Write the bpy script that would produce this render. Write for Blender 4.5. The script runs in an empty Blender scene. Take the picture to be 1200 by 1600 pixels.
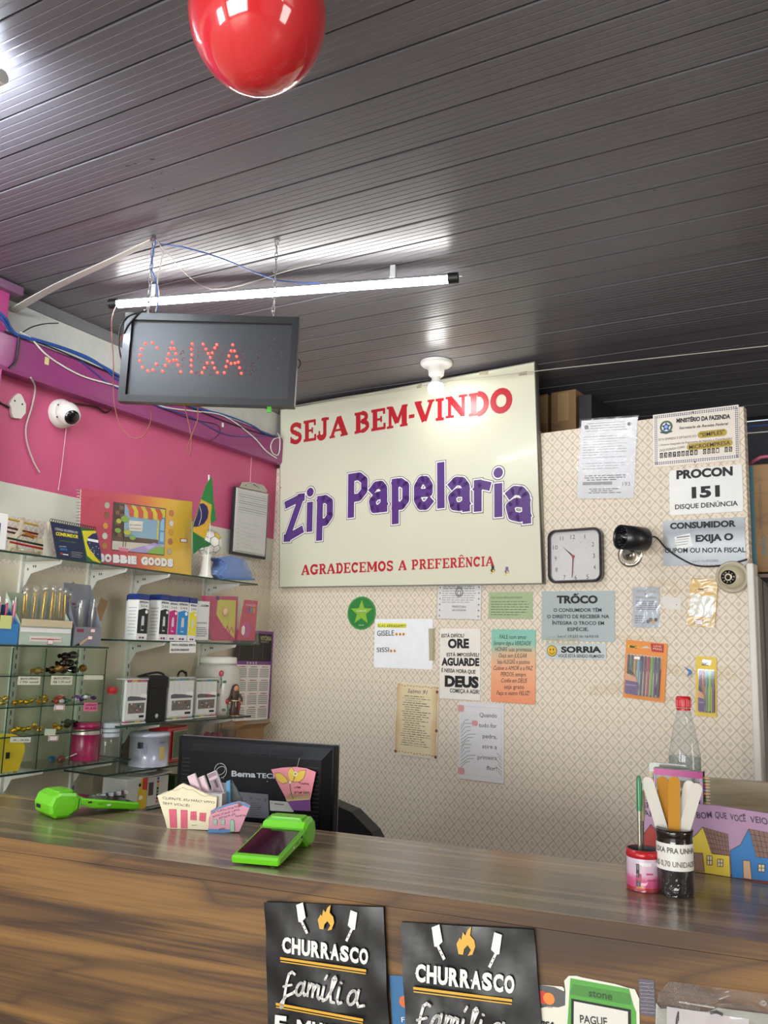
import bpy, math, random
from mathutils import Vector, Matrix
random.seed(7)
PI = math.pi
SC = bpy.context.scene
COL = SC.collection

# ------------------------------------------------------------------ camera
F_PX = 1340.0
PITCH, ROLL, YAW = math.radians(9.18), math.radians(1.70), math.radians(29.4)
CAM = Vector((0, 0, 1.5))
_f = Vector((-math.sin(YAW)*math.cos(PITCH), math.cos(YAW)*math.cos(PITCH), math.sin(PITCH)))
_r0 = Vector((math.cos(YAW), math.sin(YAW), 0)); _u0 = _r0.cross(_f)
_r = math.cos(ROLL)*_r0 + math.sin(ROLL)*_u0
_u = -math.sin(ROLL)*_r0 + math.cos(ROLL)*_u0
cd = bpy.data.cameras.new('camera'); cam = bpy.data.objects.new('camera', cd); COL.objects.link(cam)
cam.matrix_world = Matrix(((_r.x, _u.x, -_f.x, 0), (_r.y, _u.y, -_f.y, 0), (_r.z, _u.z, -_f.z, 1.5), (0, 0, 0, 1)))
cd.sensor_fit = 'VERTICAL'; cd.sensor_height = 24.0; cd.lens = 24.0*F_PX/1600.0
cd.clip_start = 0.02
SC.camera = cam

# ------------------------------------------------------------------ world, light, exposure
w = bpy.data.worlds.new('world'); SC.world = w; w.use_nodes = True
wb = w.node_tree.nodes['Background']; wb.inputs[0].default_value = (0.75, 0.86, 1.0, 1); wb.inputs[1].default_value = .6
SC.view_settings.view_transform = 'Standard'; SC.view_settings.look = 'None'
SC.view_settings.gamma = 1.0; SC.view_settings.use_curve_mapping = False
SC.view_settings.exposure = 0.86
SC.cycles.transparent_max_bounces = 32; SC.cycles.max_bounces = 10; SC.cycles.sample_clamp_indirect = 6.0

def area(name, loc, target, sx, sy, power, color, spread=PI):
    l = bpy.data.lights.new(name, 'AREA'); l.shape = 'RECTANGLE'; l.size = sx; l.size_y = sy
    l.energy = power; l.color = color; l.spread = spread
    o = bpy.data.objects.new(name, l); COL.objects.link(o); o.location = loc
    o.rotation_euler = (Vector(target)-Vector(loc)).to_track_quat('-Z', 'Y').to_euler()
    return o
# daylight through the open shop front behind the camera
area('daylight_opening', (-0.3, -4.9, 1.15), (-0.3, 3, 1.25), 3.6, 1.8, 150, (0.98, 0.98, 0.93))
# the other fluorescent tubes of the shop, overhead behind the camera
area('shop_tube_light', (0.1, -0.9, 2.58), (0.1, -0.9, 0), 1.2, 0.06, 3, (1.0, 0.96, 0.88))
area('side_window_daylight', (-2.36, -1.7, 1.75), (-.6, 1.2, 2.66), 1.0, .8, 26, (.72, .86, 1.0))  # added cool fill to brighten the ceiling's left part; no window there
area('side_door_light', (4.12, .7, 1.55), (-2.4, 2.0, 1.4), 1.4, 1.7, 34, (1.0, .98, .92))  # added fill to brighten the left shelves; the right wall has no door
area('shop_tube_light', (2.0, 0.2, 2.58), (2.0, 0.2, 0), 1.2, 0.06, 7, (1.0, 0.96, 0.88))
TUBE_E, BULB_E = 34.0, 24.0

# ------------------------------------------------------------------ materials
def lin(h):
    if isinstance(h, str):
        h = h.lstrip('#'); h = tuple(int(h[i:i+2], 16)/255 for i in (0, 2, 4))
    return tuple((c/12.92 if c <= .04045 else ((c+.055)/1.055)**2.4) for c in h) + (1,)
_MC = {}
def pm(hexc, rough=.5, metal=0., emis=0., noise=.06, scale=25., bump=0., spec=.5, coat=0., trans=0., name=None):
    """procedural principled material: base colour with a little mottling"""
    key = (hexc, rough, metal, emis, noise, scale, bump, spec, coat, trans)
    if key in _MC: return _MC[key]
    m = bpy.data.materials.new(name or 'paint_'+hexc.strip('#')); m.use_nodes = True
    nt = m.node_tree; b = nt.nodes['Principled BSDF']; c = lin(hexc)
    b.inputs['Roughness'].default_value = rough; b.inputs['Metallic'].default_value = metal
    b.inputs['Specular IOR Level'].default_value = spec
    b.inputs['Coat Weight'].default_value = coat; b.inputs['Coat Roughness'].default_value = .08
    b.inputs['Transmission Weight'].default_value = trans
    tc = nt.nodes.new('ShaderNodeTexCoord'); n = nt.nodes.new('ShaderNodeTexNoise')
    n.inputs['Scale'].default_value = scale; n.inputs['Detail'].default_value = 3
    nt.links.new(tc.outputs['Object'], n.inputs['Vector'])
    mx = nt.nodes.new('ShaderNodeMix'); mx.data_type = 'RGBA'
    mx.inputs[6].default_value = tuple(x*(1-noise) for x in c[:3])+(1,)
    mx.inputs[7].default_value = tuple(min(1, x*(1+noise)) for x in c[:3])+(1,)
    nt.links.new(n.outputs[0], mx.inputs[0]); nt.links.new(mx.outputs[2], b.inputs['Base Color'])
    if emis:
        b.inputs['Emission Color'].default_value = c; b.inputs['Emission Strength'].default_value = emis
    if bump:
        bp = nt.nodes.new('ShaderNodeBump'); bp.inputs['Strength'].default_value = bump; bp.inputs['Distance'].default_value = .004
        nt.links.new(n.outputs[0], bp.inputs['Height']); nt.links.new(bp.outputs[0], b.inputs['Normal'])
    _MC[key] = m
    return m
def film(hexc='ffffff', ior=1.45, rough=.08, bump=0., scale=12., name='clear_film', tint=1.0, dens=0.0):
    """thin clear glass / plastic: transparent with a fresnel sheen; dens adds a milky share"""
    key = ('film', hexc, ior, rough, bump, scale, tint, dens)
    if key in _MC: return _MC[key]
    m = bpy.data.materials.new(name); m.use_nodes = True; nt = m.node_tree; nt.nodes.clear()
    out = nt.nodes.new('ShaderNodeOutputMaterial'); tr = nt.nodes.new('ShaderNodeBsdfTransparent')
    c = lin(hexc); tr.inputs[0].default_value = tuple(1-(1-x)*tint for x in c[:3])+(1,)
    gl = nt.nodes.new('ShaderNodeBsdfGlossy'); gl.inputs['Roughness'].default_value = rough
    fr = nt.nodes.new('ShaderNodeLayerWeight'); fr.inputs[0].default_value = .5; e_ = NT(m); r0 = ((ior-1)/(ior+1))**2
    fac = e_.m('ADD', r0, e_.m('MULTIPLY', e_.m('POWER', fr.outputs['Facing'], 4.5), .5))
    mx = nt.nodes.new('ShaderNodeMixShader')
    nt.links.new(fac, mx.inputs[0])
    src = tr.outputs[0]
    if dens:
        df = nt.nodes.new('ShaderNodeBsdfDiffuse'); df.inputs[0].default_value = c
        m2 = nt.nodes.new('ShaderNodeMixShader'); m2.inputs[0].default_value = dens
        nt.links.new(tr.outputs[0], m2.inputs[1]); nt.links.new(df.outputs[0], m2.inputs[2]); src = m2.outputs[0]
    nt.links.new(src, mx.inputs[1]); nt.links.new(gl.outputs[0], mx.inputs[2])
    if bump:
        tc = nt.nodes.new('ShaderNodeTexCoord'); n = nt.nodes.new('ShaderNodeTexNoise'); n.inputs['Scale'].default_value = scale
        n.inputs['Detail'].default_value = 2; n.inputs['Distortion'].default_value = 1.5
        nt.links.new(tc.outputs['Object'], n.inputs['Vector'])
        bp = nt.nodes.new('ShaderNodeBump'); bp.inputs['Strength'].default_value = bump; bp.inputs['Distance'].default_value = .01
        nt.links.new(n.outputs[0], bp.inputs['Height'])
        nt.links.new(bp.outputs[0], gl.inputs['Normal']); nt.links.new(bp.outputs[0], fr.inputs['Normal'])
    nt.links.new(mx.outputs[0], out.inputs[0]); _MC[key] = m
    return m
ORD = ['first', 'second', 'third', 'fourth', 'fifth', 'sixth', 'seventh', 'eighth', 'ninth', 'tenth', 'eleventh', 'twelfth', 'thirteenth']
class NT:
    """tiny node-expression helper"""
    def __init__(s, m): s.nt = m.node_tree
    def m(s, op, a, b=None, c=None):
        n = s.nt.nodes.new('ShaderNodeMath'); n.operation = op
        for i, x in enumerate((a, b, c)):
            if x is None: continue
            if isinstance(x, (int, float)): n.inputs[i].default_value = x
            else: s.nt.links.new(x, n.inputs[i])
        return n.outputs[0]
    def mix(s, f, a, b):
        n = s.nt.nodes.new('ShaderNodeMix'); n.data_type = 'RGBA'
        for i, x in ((0, f), (6, a), (7, b)):
            if isinstance(x, (int, float)): n.inputs[i].default_value = x
            elif isinstance(x, tuple): n.inputs[i].default_value = x
            else: s.nt.links.new(x, n.inputs[i])
        return n.outputs[2]
    def coord(s, kind='Object'):
        tc = s.nt.nodes.new('ShaderNodeTexCoord'); sp = s.nt.nodes.new('ShaderNodeSeparateXYZ')
        s.nt.links.new(tc.outputs[kind], sp.inputs[0]); return tc.outputs[kind], sp.outputs
    def noise(s, vec, scale, detail=3, dist=0., rough=.5, out=0, mapscale=None):
        if mapscale:
            mp = s.nt.nodes.new('ShaderNodeMapping'); mp.inputs['Scale'].default_value = mapscale
            s.nt.links.new(vec, mp.inputs[0]); vec = mp.outputs[0]
        n = s.nt.nodes.new('ShaderNodeTexNoise'); n.inputs['Scale'].default_value = scale; n.inputs['Detail'].default_value = detail
        n.inputs['Distortion'].default_value = dist; n.inputs['Roughness'].default_value = rough
        s.nt.links.new(vec, n.inputs['Vector']); return n.outputs[out]
    def ramp(s, f, stops):
        n = s.nt.nodes.new('ShaderNodeValToRGB'); e = n.color_ramp.elements
        while len(e) < len(stops): e.new(.5)
        for i, (p, c) in enumerate(stops): e[i].position = p; e[i].color = lin(c) if isinstance(c, str) else c
        s.nt.links.new(f, n.inputs[0]); return n.outputs[0]
    def bump(s, h, strength, dist=.002):
        n = s.nt.nodes.new('ShaderNodeBump'); n.inputs['Strength'].default_value = strength; n.inputs['Distance'].default_value = dist
        s.nt.links.new(h, n.inputs['Height']); s.nt.links.new(n.outputs[0], s.nt.nodes['Principled BSDF'].inputs['Normal'])
def newmat(name, rough=.5, spec=.5):
    m = bpy.data.materials.new(name); m.use_nodes = True; b = m.node_tree.nodes['Principled BSDF']
    b.inputs['Roughness'].default_value = rough; b.inputs['Specular IOR Level'].default_value = spec
    return m, NT(m), b
def paper_nodes(e, p, x, y):
    """wallpaper: diamond trellis, large and small flowers; x across, y up (metres)"""
    s_ = e.m('DIVIDE', x, .0415); t_ = e.m('DIVIDE', y, .0456)
    a = e.m('ADD', s_, t_); b = e.m('SUBTRACT', s_, t_)
    ra = e.m('ROUND', a); rb = e.m('ROUND', b)
    da = e.m('SUBTRACT', a, ra); db = e.m('SUBTRACT', b, rb)
    aa = e.m('ABSOLUTE', da); ab = e.m('ABSOLUTE', db)
    mx = e.m('MAXIMUM', aa, ab)
    par = e.m('PINGPONG', e.m('ADD', ra, rb), 1.0)      # 0 = large flower cell, 1 = small
    scal = e.m('MULTIPLY', e.m('SINE', e.m('MULTIPLY', e.m('SUBTRACT', aa, ab), 38.)), .035)
    line = e.m('GREATER_THAN', e.m('ADD', mx, scal), e.m('ADD', .425, e.m('MULTIPLY', par, .02)))
    knot = e.m('GREATER_THAN', e.m('ADD', aa, ab), .86)
    r = e.m('SQRT', e.m('ADD', e.m('MULTIPLY', da, da), e.m('MULTIPLY', db, db)))
    ang = e.m('ARCTAN2', da, db)
    pet = e.m('ABSOLUTE', e.m('SINE', e.m('MULTIPLY', ang, 4.)))
    lim = e.m('MULTIPLY', e.m('ADD', .15, e.m('MULTIPLY', pet, .14)), e.m('SUBTRACT', 1.0, e.m('MULTIPLY', par, .55)))
    fl = e.m('LESS_THAN', r, lim)
    return line, knot, fl, par
def mat_wallpaper():
    m, e, b = newmat('trellis_wallpaper', .55, .35); vec, o = e.coord()
    line, knot, fl, par = paper_nodes(e, m, o[0], o[1])
    n = e.noise(vec, 3., 3); n2 = e.noise(vec, 220., 2)
    col = e.mix(n, lin('e0d2be'), lin('e9dccb'))
    col = e.mix(e.m('MULTIPLY', e.m('SUBTRACT', 1., par), .30), col, lin('f0e7d2'))
    col = e.mix(e.m('MULTIPLY', line, e.m('ADD', .6, e.m('MULTIPLY', n2, .4))), col, lin('bcae96'))
    col = e.mix(e.m('MULTIPLY', knot, .5), col, lin('b3a493'))
    col = e.mix(e.m('MULTIPLY', fl, .55), col, lin('b8a899'))
    e.nt.links.new(col, b.inputs['Base Color']); e.bump(e.m('ADD', line, fl), .15, .0004)
    return m
def mat_leftwall():
    m, e, b = newmat('painted_plaster', .42, .5); vec, o = e.coord()     # object = world here
    z = o[2]; y = o[1]
    n = e.noise(vec, 7., 4); n2 = e.noise(vec, 1.6, 3)
    line, knot, fl, par = paper_nodes(e, m, y, z)
    wp = e.mix(e.m('MULTIPLY', line, .6), lin('d3c9b8'), lin('a8998a'))
    wp = e.mix(e.m('MULTIPLY', fl, .6), wp, lin('a8998a'))
    plain = e.mix(n2, lin('c4b9a2'), lin('d8cfb8'))
    white = e.mix(n, lin('c4c6b8'), lin('d9dbcc'))
    pink = e.mix(n, lin('bb4c74'), lin('cb5a80'))
    wz = e.m('ADD', z, e.m('MULTIPLY', e.m('SUBTRACT', n2, .5), .01))
    col = e.mix(e.m('GREATER_THAN', wz, 1.745), plain, wp)
    col = e.mix(e.m('GREATER_THAN', wz, 1.905), col, white)
    col = e.mix(e.m('GREATER_THAN', wz, 2.012), col, pink)
    up = e.mix(e.m('MULTIPLY', e.noise(vec, 12., 5, rough=.7), .8), lin('dfe0d8'), lin('a9aaa6'))
    col = e.mix(e.m('GREATER_THAN', z, 2.45), col, up)
    e.nt.links.new(col, b.inputs['Base Color']); e.bump(e.noise(vec, 22., 4), .35, .004)
    return m
def mat_wood(name, stops, rough, sx=.9, sy=9., fig=True, coat=0., seed=0.):
    m, e, b = newmat(name, rough, .5); vec, o = e.coord()
    mp = e.nt.nodes.new('ShaderNodeMapping'); mp.inputs['Scale'].default_value = (sx, sy, sy); mp.inputs['Location'].default_value = (seed, seed, 0)
    e.nt.links.new(vec, mp.inputs[0])
    n1 = e.noise(mp.outputs[0], 1.0, 2.5, .8 if fig else .3, .45)
    n2 = e.noise(mp.outputs[0], 7.0, 6, .2, .6, mapscale=(.5, 3, 3))
    f = e.m('ADD', e.m('MULTIPLY', n1, .82), e.m('MULTIPLY', n2, .18))
    rings = e.m('PINGPONG', e.m('MULTIPLY', n1, 13.), 1.)
    dark = e.m('MULTIPLY', e.m('POWER', rings, 7.), .6 if fig else .25)
    col = e.ramp(f, stops); col = e.mix(dark, col, lin('2e1d12') if fig else lin('4a3a2b'))
    e.nt.links.new(col, b.inputs['Base Color']); b.inputs['Coat Weight'].default_value = coat; b.inputs['Coat Roughness'].default_value = .12
    return m
def mat_grad(name, axis, stops, lo, hi, rough=.4, metal=0.):
    m, e, b = newmat(name, rough); vec, o = e.coord()
    t = e.m('DIVIDE', e.m('SUBTRACT', o[axis], lo), hi-lo)
    n = e.noise(vec, 9., 3)
    t = e.m('ADD', t, e.m('MULTIPLY', e.m('SUBTRACT', n, .5), .25))
    e.nt.links.new(e.ramp(t, stops), b.inputs['Base Color']); b.inputs['Metallic'].default_value = metal
    return m
GLASS = film('f4faf6', 1.5, .03, name='shelf_glass')
GLASS_EDGE = pm('1f3a33', .15, name='glass_edge')
CLEAR = film('fbfbfb', 1.40, .12, bump=.35, scale=14., name='clear_plastic_wrap', dens=.05)
CLEARBOX = film('fafbfb', 1.4, .06, name='clear_plastic', dens=.04)
PETG = film('f2f5f5', 1.5, .03, name='bottle_plastic', dens=.05)
BLACK, WHITE, INK, PAPER = pm('141414', .45), pm('ecece8', .5), pm('17171a', .6), pm('efefec', .6)
INKG = pm('77777c', .6); CHROME = pm('d8d8d8', .12, 1.0, noise=.02)

# ------------------------------------------------------------------ mesh buffer
class MB:
    def __init__(s): s.v = []; s.f = []; s.sm = []
    def add(s, vs, fs, smooth=False):
        o = len(s.v); s.v += [tuple(x) for x in vs]; s.f += [tuple(i+o for i in f) for f in fs]; s.sm += [smooth]*len(fs); return s
    def box(s, c, d, M=None, bev=0.):
        cx, cy, cz = c; hx, hy, hz = d[0]/2, d[1]/2, d[2]/2
        if bev and min(hx, hy, hz) > bev:
            pts = []; b = bev
            for sx in (-1, 1):
                for sy in (-1, 1):
                    for sz in (-1, 1):
                        pts += [(sx*hx, sy*(hy-b), sz*(hz-b)), (sx*(hx-b), sy*hy, sz*(hz-b)), (sx*(hx-b), sy*(hy-b), sz*hz)]
            idx = lambda a, b_, c_, k: ((((a > 0)*2+(b_ > 0))*2+(c_ > 0))*3+k)
            fs = []
            for a in (-1, 1):
                fs.append([idx(a, -1, -1, 0), idx(a, 1, -1, 0), idx(a, 1, 1, 0), idx(a, -1, 1, 0)])
                fs.append([idx(-1, a, -1, 1), idx(1, a, -1, 1), idx(1, a, 1, 1), idx(-1, a, 1, 1)])
                fs.append([idx(-1, -1, a, 2), idx(1, -1, a, 2), idx(1, 1, a, 2), idx(-1, 1, a, 2)])
            for a in (-1, 1):
                for c_ in (-1, 1):
                    fs.append([idx(a, c_, -1, 0), idx(a, c_, 1, 0), idx(a, c_, 1, 1), idx(a, c_, -1, 1)])
                    fs.append([idx(a, -1, c_, 0), idx(a, 1, c_, 0), idx(a, 1, c_, 2), idx(a, -1, c_, 2)])
                    fs.append([idx(-1, a, c_, 1), idx(1, a, c_, 1), idx(1, a, c_, 2), idx(-1, a, c_, 2)])
                    for d_ in (-1, 1): fs.append([idx(a, c_, d_, 0), idx(a, c_, d_, 1), idx(a, c_, d_, 2)])
            p = [Vector(q) for q in pts]; ff = []
            for f in fs:     # orient outward
                n = (p[f[1]]-p[f[0]]).cross(p[f[2]]-p[f[0]]); cc = sum((p[i] for i in f), Vector())/len(f)
                ff.append(f if n.dot(cc) > 0 else f[::-1])
            vs = [Vector((q.x+cx, q.y+cy, q.z+cz)) for q in p]
        else:
            vs = [Vector((cx+a*hx, cy+b*hy, cz+c_*hz)) for a in (-1, 1) for b in (-1, 1) for c_ in (-1, 1)]
            ff = [(0, 1, 3, 2), (4, 6, 7, 5), (0, 4, 5, 1), (2, 3, 7, 6), (0, 2, 6, 4), (1, 5, 7, 3)]
        if M is not None: vs = [M @ q for q in vs]
        return s.add(vs, ff)
    def prism(s, poly, z0, z1, M=None, smooth=False):
        a = sum(poly[i][0]*poly[(i+1) % len(poly)][1]-poly[(i+1) % len(poly)][0]*poly[i][1] for i in range(len(poly)))
        if a < 0: poly = poly[::-1]
        n = len(poly)
        vs = [Vector((x, y, z0)) for x, y in poly]+[Vector((x, y, z1)) for x, y in poly]
        fs = [tuple(range(n-1, -1, -1)), tuple(range(n, 2*n))]+[(i, (i+1) % n, n+(i+1) % n, n+i) for i in range(n)]
        if M is not None: vs = [M @ q for q in vs]
        return s.add(vs, fs, smooth)
    def flat(s, poly, z=0., M=None):
        a = sum(poly[i][0]*poly[(i+1) % len(poly)][1]-poly[(i+1) % len(poly)][0]*poly[i][1] for i in range(len(poly)))
        if a < 0: poly = poly[::-1]
        vs = [Vector((x, y, z)) for x, y in poly]
        if M is not None: vs = [M @ q for q in vs]
        return s.add(vs, [tuple(range(len(poly)))])
    def line(s, pts, w, z=0.):
        for (x0, y0), (x1, y1) in zip(pts, pts[1:]):
            d = math.hypot(x1-x0, y1-y0) or 1e-6; nx, ny = -(y1-y0)/d*w/2, (x1-x0)/d*w/2; ex, ey = (x1-x0)/d*w*.3, (y1-y0)/d*w*.3
            s.flat([(x0-ex+nx, y0-ey+ny), (x0-ex-nx, y0-ey-ny), (x1+ex-nx, y1+ey-ny), (x1+ex+nx, y1+ey+ny)], z)
        return s
    def disc(s, x, y, r, z=0., n=16, ry=None):
        return s.flat([(x+r*math.cos(2*PI*i/n), y+(ry or r)*math.sin(2*PI*i/n)) for i in range(n)], z)
    def ring(s, x, y, r0, r1, z=0., n=20):
        vs = [(x+r*math.cos(2*PI*i/n), y+r*math.sin(2*PI*i/n), z) for r in (r0, r1) for i in range(n)]
        return s.add(vs, [(i, n+i, n+(i+1) % n, (i+1) % n) for i in range(n)])
    def tube(s, pts, r, n=8, closed=False, caps=True):
        pts = [Vector(p) for p in pts]; rr = r if isinstance(r, (list, tuple)) else [r]*len(pts)
        vs = []; fs = []; up = None; N = len(pts)
        for i, p in enumerate(pts):
            if closed: t = pts[(i+1) % N]-pts[i-1]
            else: t = pts[min(i+1, N-1)]-pts[max(i-1, 0)]
            t = t.normalized() if t.length > 1e-9 else Vector((0, 0, 1))
            if up is None: up = t.orthogonal().normalized()
            up = (up-t*up.dot(t)); up = up.normalized() if up.length > 1e-6 else t.orthogonal().normalized()
            b = t.cross(up)
            for k in range(n):
                a = 2*PI*k/n; vs.append(p+(up*math.cos(a)+b*math.sin(a))*rr[i])
        for i in range(N if closed else N-1):
            j = (i+1) % N
            for k in range(n): fs.append((i*n+k, i*n+(k+1) % n, j*n+(k+1) % n, j*n+k))
        s.add(vs, fs, True)
        if caps and not closed: s.add(vs[:n][::-1], [tuple(range(n))]); s.add(vs[-n:], [tuple(range(n))])
        return s
    def lathe(s, prof, n=20, M=None, smooth=True, cap=True):
        vs = [Vector((r*math.cos(2*PI*k/n), r*math.sin(2*PI*k/n), z)) for r, z in prof for k in range(n)]
        fs = [(i*n+k, i*n+(k+1) % n, (i+1)*n+(k+1) % n, (i+1)*n+k) for i in range(len(prof)-1) for k in range(n)]
        if M is not None: vs = [M @ q for q in vs]
        s.add(vs, fs, smooth)
        if cap:
            if prof[0][0] > 1e-5: s.add(vs[:n][::-1], [tuple(range(n))])
            if prof[-1][0] > 1e-5: s.add(vs[-n:], [tuple(range(n))])
        return s
    def ball(s, c, r, n=14, m=9, M=None, sc=(1, 1, 1)):
        prof = [(max(1e-5, math.cos(-PI/2+PI*i/m)), math.sin(-PI/2+PI*i/m)) for i in range(m+1)]
        T = Matrix.Translation(c) @ Matrix.Diagonal((r*sc[0], r*sc[1], r*sc[2], 1))
        if M is not None: T = M @ T
        return s.lathe(prof, n, T, cap=False)
    def mesh(s, name, mat):
        me = bpy.data.meshes.new(name); me.from_pydata(s.v, [], s.f); me.polygons.foreach_set('use_smooth', s.sm)
        me.materials.append(mat); me.update(); return me
def add_obj(name, mb, mat, parent=None, M=None):
    o = bpy.data.objects.new(name, mb.mesh(name, mat) if isinstance(mb, MB) else mb); COL.objects.link(o)
    if parent is not None: o.parent = parent
    if M is not None: o.matrix_basis = M
    return o
def tag(o, label, cat, group=None, kind=None):
    o['label'] = label; o['category'] = cat
    if group: o['group'] = group
    if kind: o['kind'] = kind
    return o
THINGS = []
class Thing:
    """a top-level Empty whose parts are collected in mesh buffers and linked at flush()"""
    def __init__(s, name, label, cat, M=None, group=None):
        s.o = bpy.data.objects.new(name, None); COL.objects.link(s.o); s.o.empty_display_size = .02
        if isinstance(M, (tuple, list, Vector)): M = Matrix.Translation(M)
        s.M = M or Matrix(); s.o.matrix_world = s.M; tag(s.o, label, cat, group); s.q = {}; s.z = 0; THINGS.append(s)
    def p(s, part, mat, parent=None):
        k = (part, mat.name)
        if k not in s.q: s.q[k] = (MB(), mat, parent, part)
        return s.q[k][0]
    def new(s, part, mat, parent=None, label=None):
        k = (part, len(s.q), 'n'); s.q[k] = (MB(), mat, parent, part, label); return s.q[k][0]
    def flush(s):
        made = {}
        for k, t in s.q.items():
            if not t[0].f: continue
            par = s.o
            if t[2] is not None and id(t[2]) in made: par = made[id(t[2])]
            o = add_obj(t[3], t[0], t[1], par); made[id(t[0])] = o
            if len(t) > 4 and t[4]: o['label'] = t[4]
def single(name, mb, mat, label, cat, group=None, M=None):
    return tag(add_obj(name, mb, mat, None, M), label, cat, group)
def struct(name, mb, mat, M=None):
    o = add_obj(name, mb, mat, None, M); o['kind'] = 'structure'; return o

# ------------------------------------------------------------------ text
_TC = {}
def glyphs(txt, off):
    k = (txt, round(off, 3))
    if k not in _TC:
        c = bpy.data.curves.new('t', 'FONT'); c.body = txt; c.size = 1; c.offset = off; c.resolution_u = 3
        o = bpy.data.objects.new('t', c); m = bpy.data.meshes.new_from_object(o)
        vs = [(q.co.x, q.co.y) for q in m.vertices]; fs = [tuple(p.vertices) for p in m.polygons]
        bpy.data.objects.remove(o); bpy.data.curves.remove(c); bpy.data.meshes.remove(m)
        _TC[k] = (vs, fs)
    return _TC[k]
def text_line(mb, txt, a, b, h, z=0., bold=0., shear=0., jit=0., align=None):
    """text from baseline point a to baseline point b, cap height h (local units)"""
    vs, fs = glyphs(txt, bold)
    if not vs: return
    x0 = min(q[0] for q in vs); x1 = max(q[0] for q in vs); L = math.hypot(b[0]-a[0], b[1]-a[1])
    ux, uy = (b[0]-a[0])/L, (b[1]-a[1])/L; ky = h/(.69+2*bold); kx = L/(x1-x0)
    out = []
    for x, y in vs:
        X = (x-x0)*kx+shear*y*ky; Y = (y+bold)*ky
        if jit: Y += jit*h*math.sin(X/h*1.7+a[0]*90); X += jit*h*.6*math.sin(Y/h*3+X/h)
        out.append((a[0]+ux*X-uy*Y, a[1]+uy*X+ux*Y, z))
    mb.add(out, fs)
def text_quad(mb, txt, q, z=0., bold=0., ref=.0):
    """text whose bounding box is warped onto quad q = TL, TR, BR, BL"""
    vs0, _ = glyphs(txt, ref); vs, fs = glyphs(txt, bold)
    x0 = min(v[0] for v in vs0); x1 = max(v[0] for v in vs0); y0 = min(v[1] for v in vs0); y1 = max(v[1] for v in vs0)
    TL, TR, BR, BL = q; out = []
    for x, y in vs:
        s, t = (x-x0)/(x1-x0), (y-y0)/(y1-y0)
        top = (TL[0]+(TR[0]-TL[0])*s, TL[1]+(TR[1]-TL[1])*s); bot = (BL[0]+(BR[0]-BL[0])*s, BL[1]+(BR[1]-BL[1])*s)
        out.append((bot[0]+(top[0]-bot[0])*t, bot[1]+(top[1]-bot[1])*t, z))
    mb.add(out, fs)
def arc(cx, cy, rx, ry, a0, a1, n=7):
    return [(cx+rx*math.cos(math.radians(a0+(a1-a0)*i/n)), cy+ry*math.sin(math.radians(a0+(a1-a0)*i/n))) for i in range(n+1)]
T_, K_ = .20, .12      # thick and thin strokes of the fat slab-serif alphabet
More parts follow.
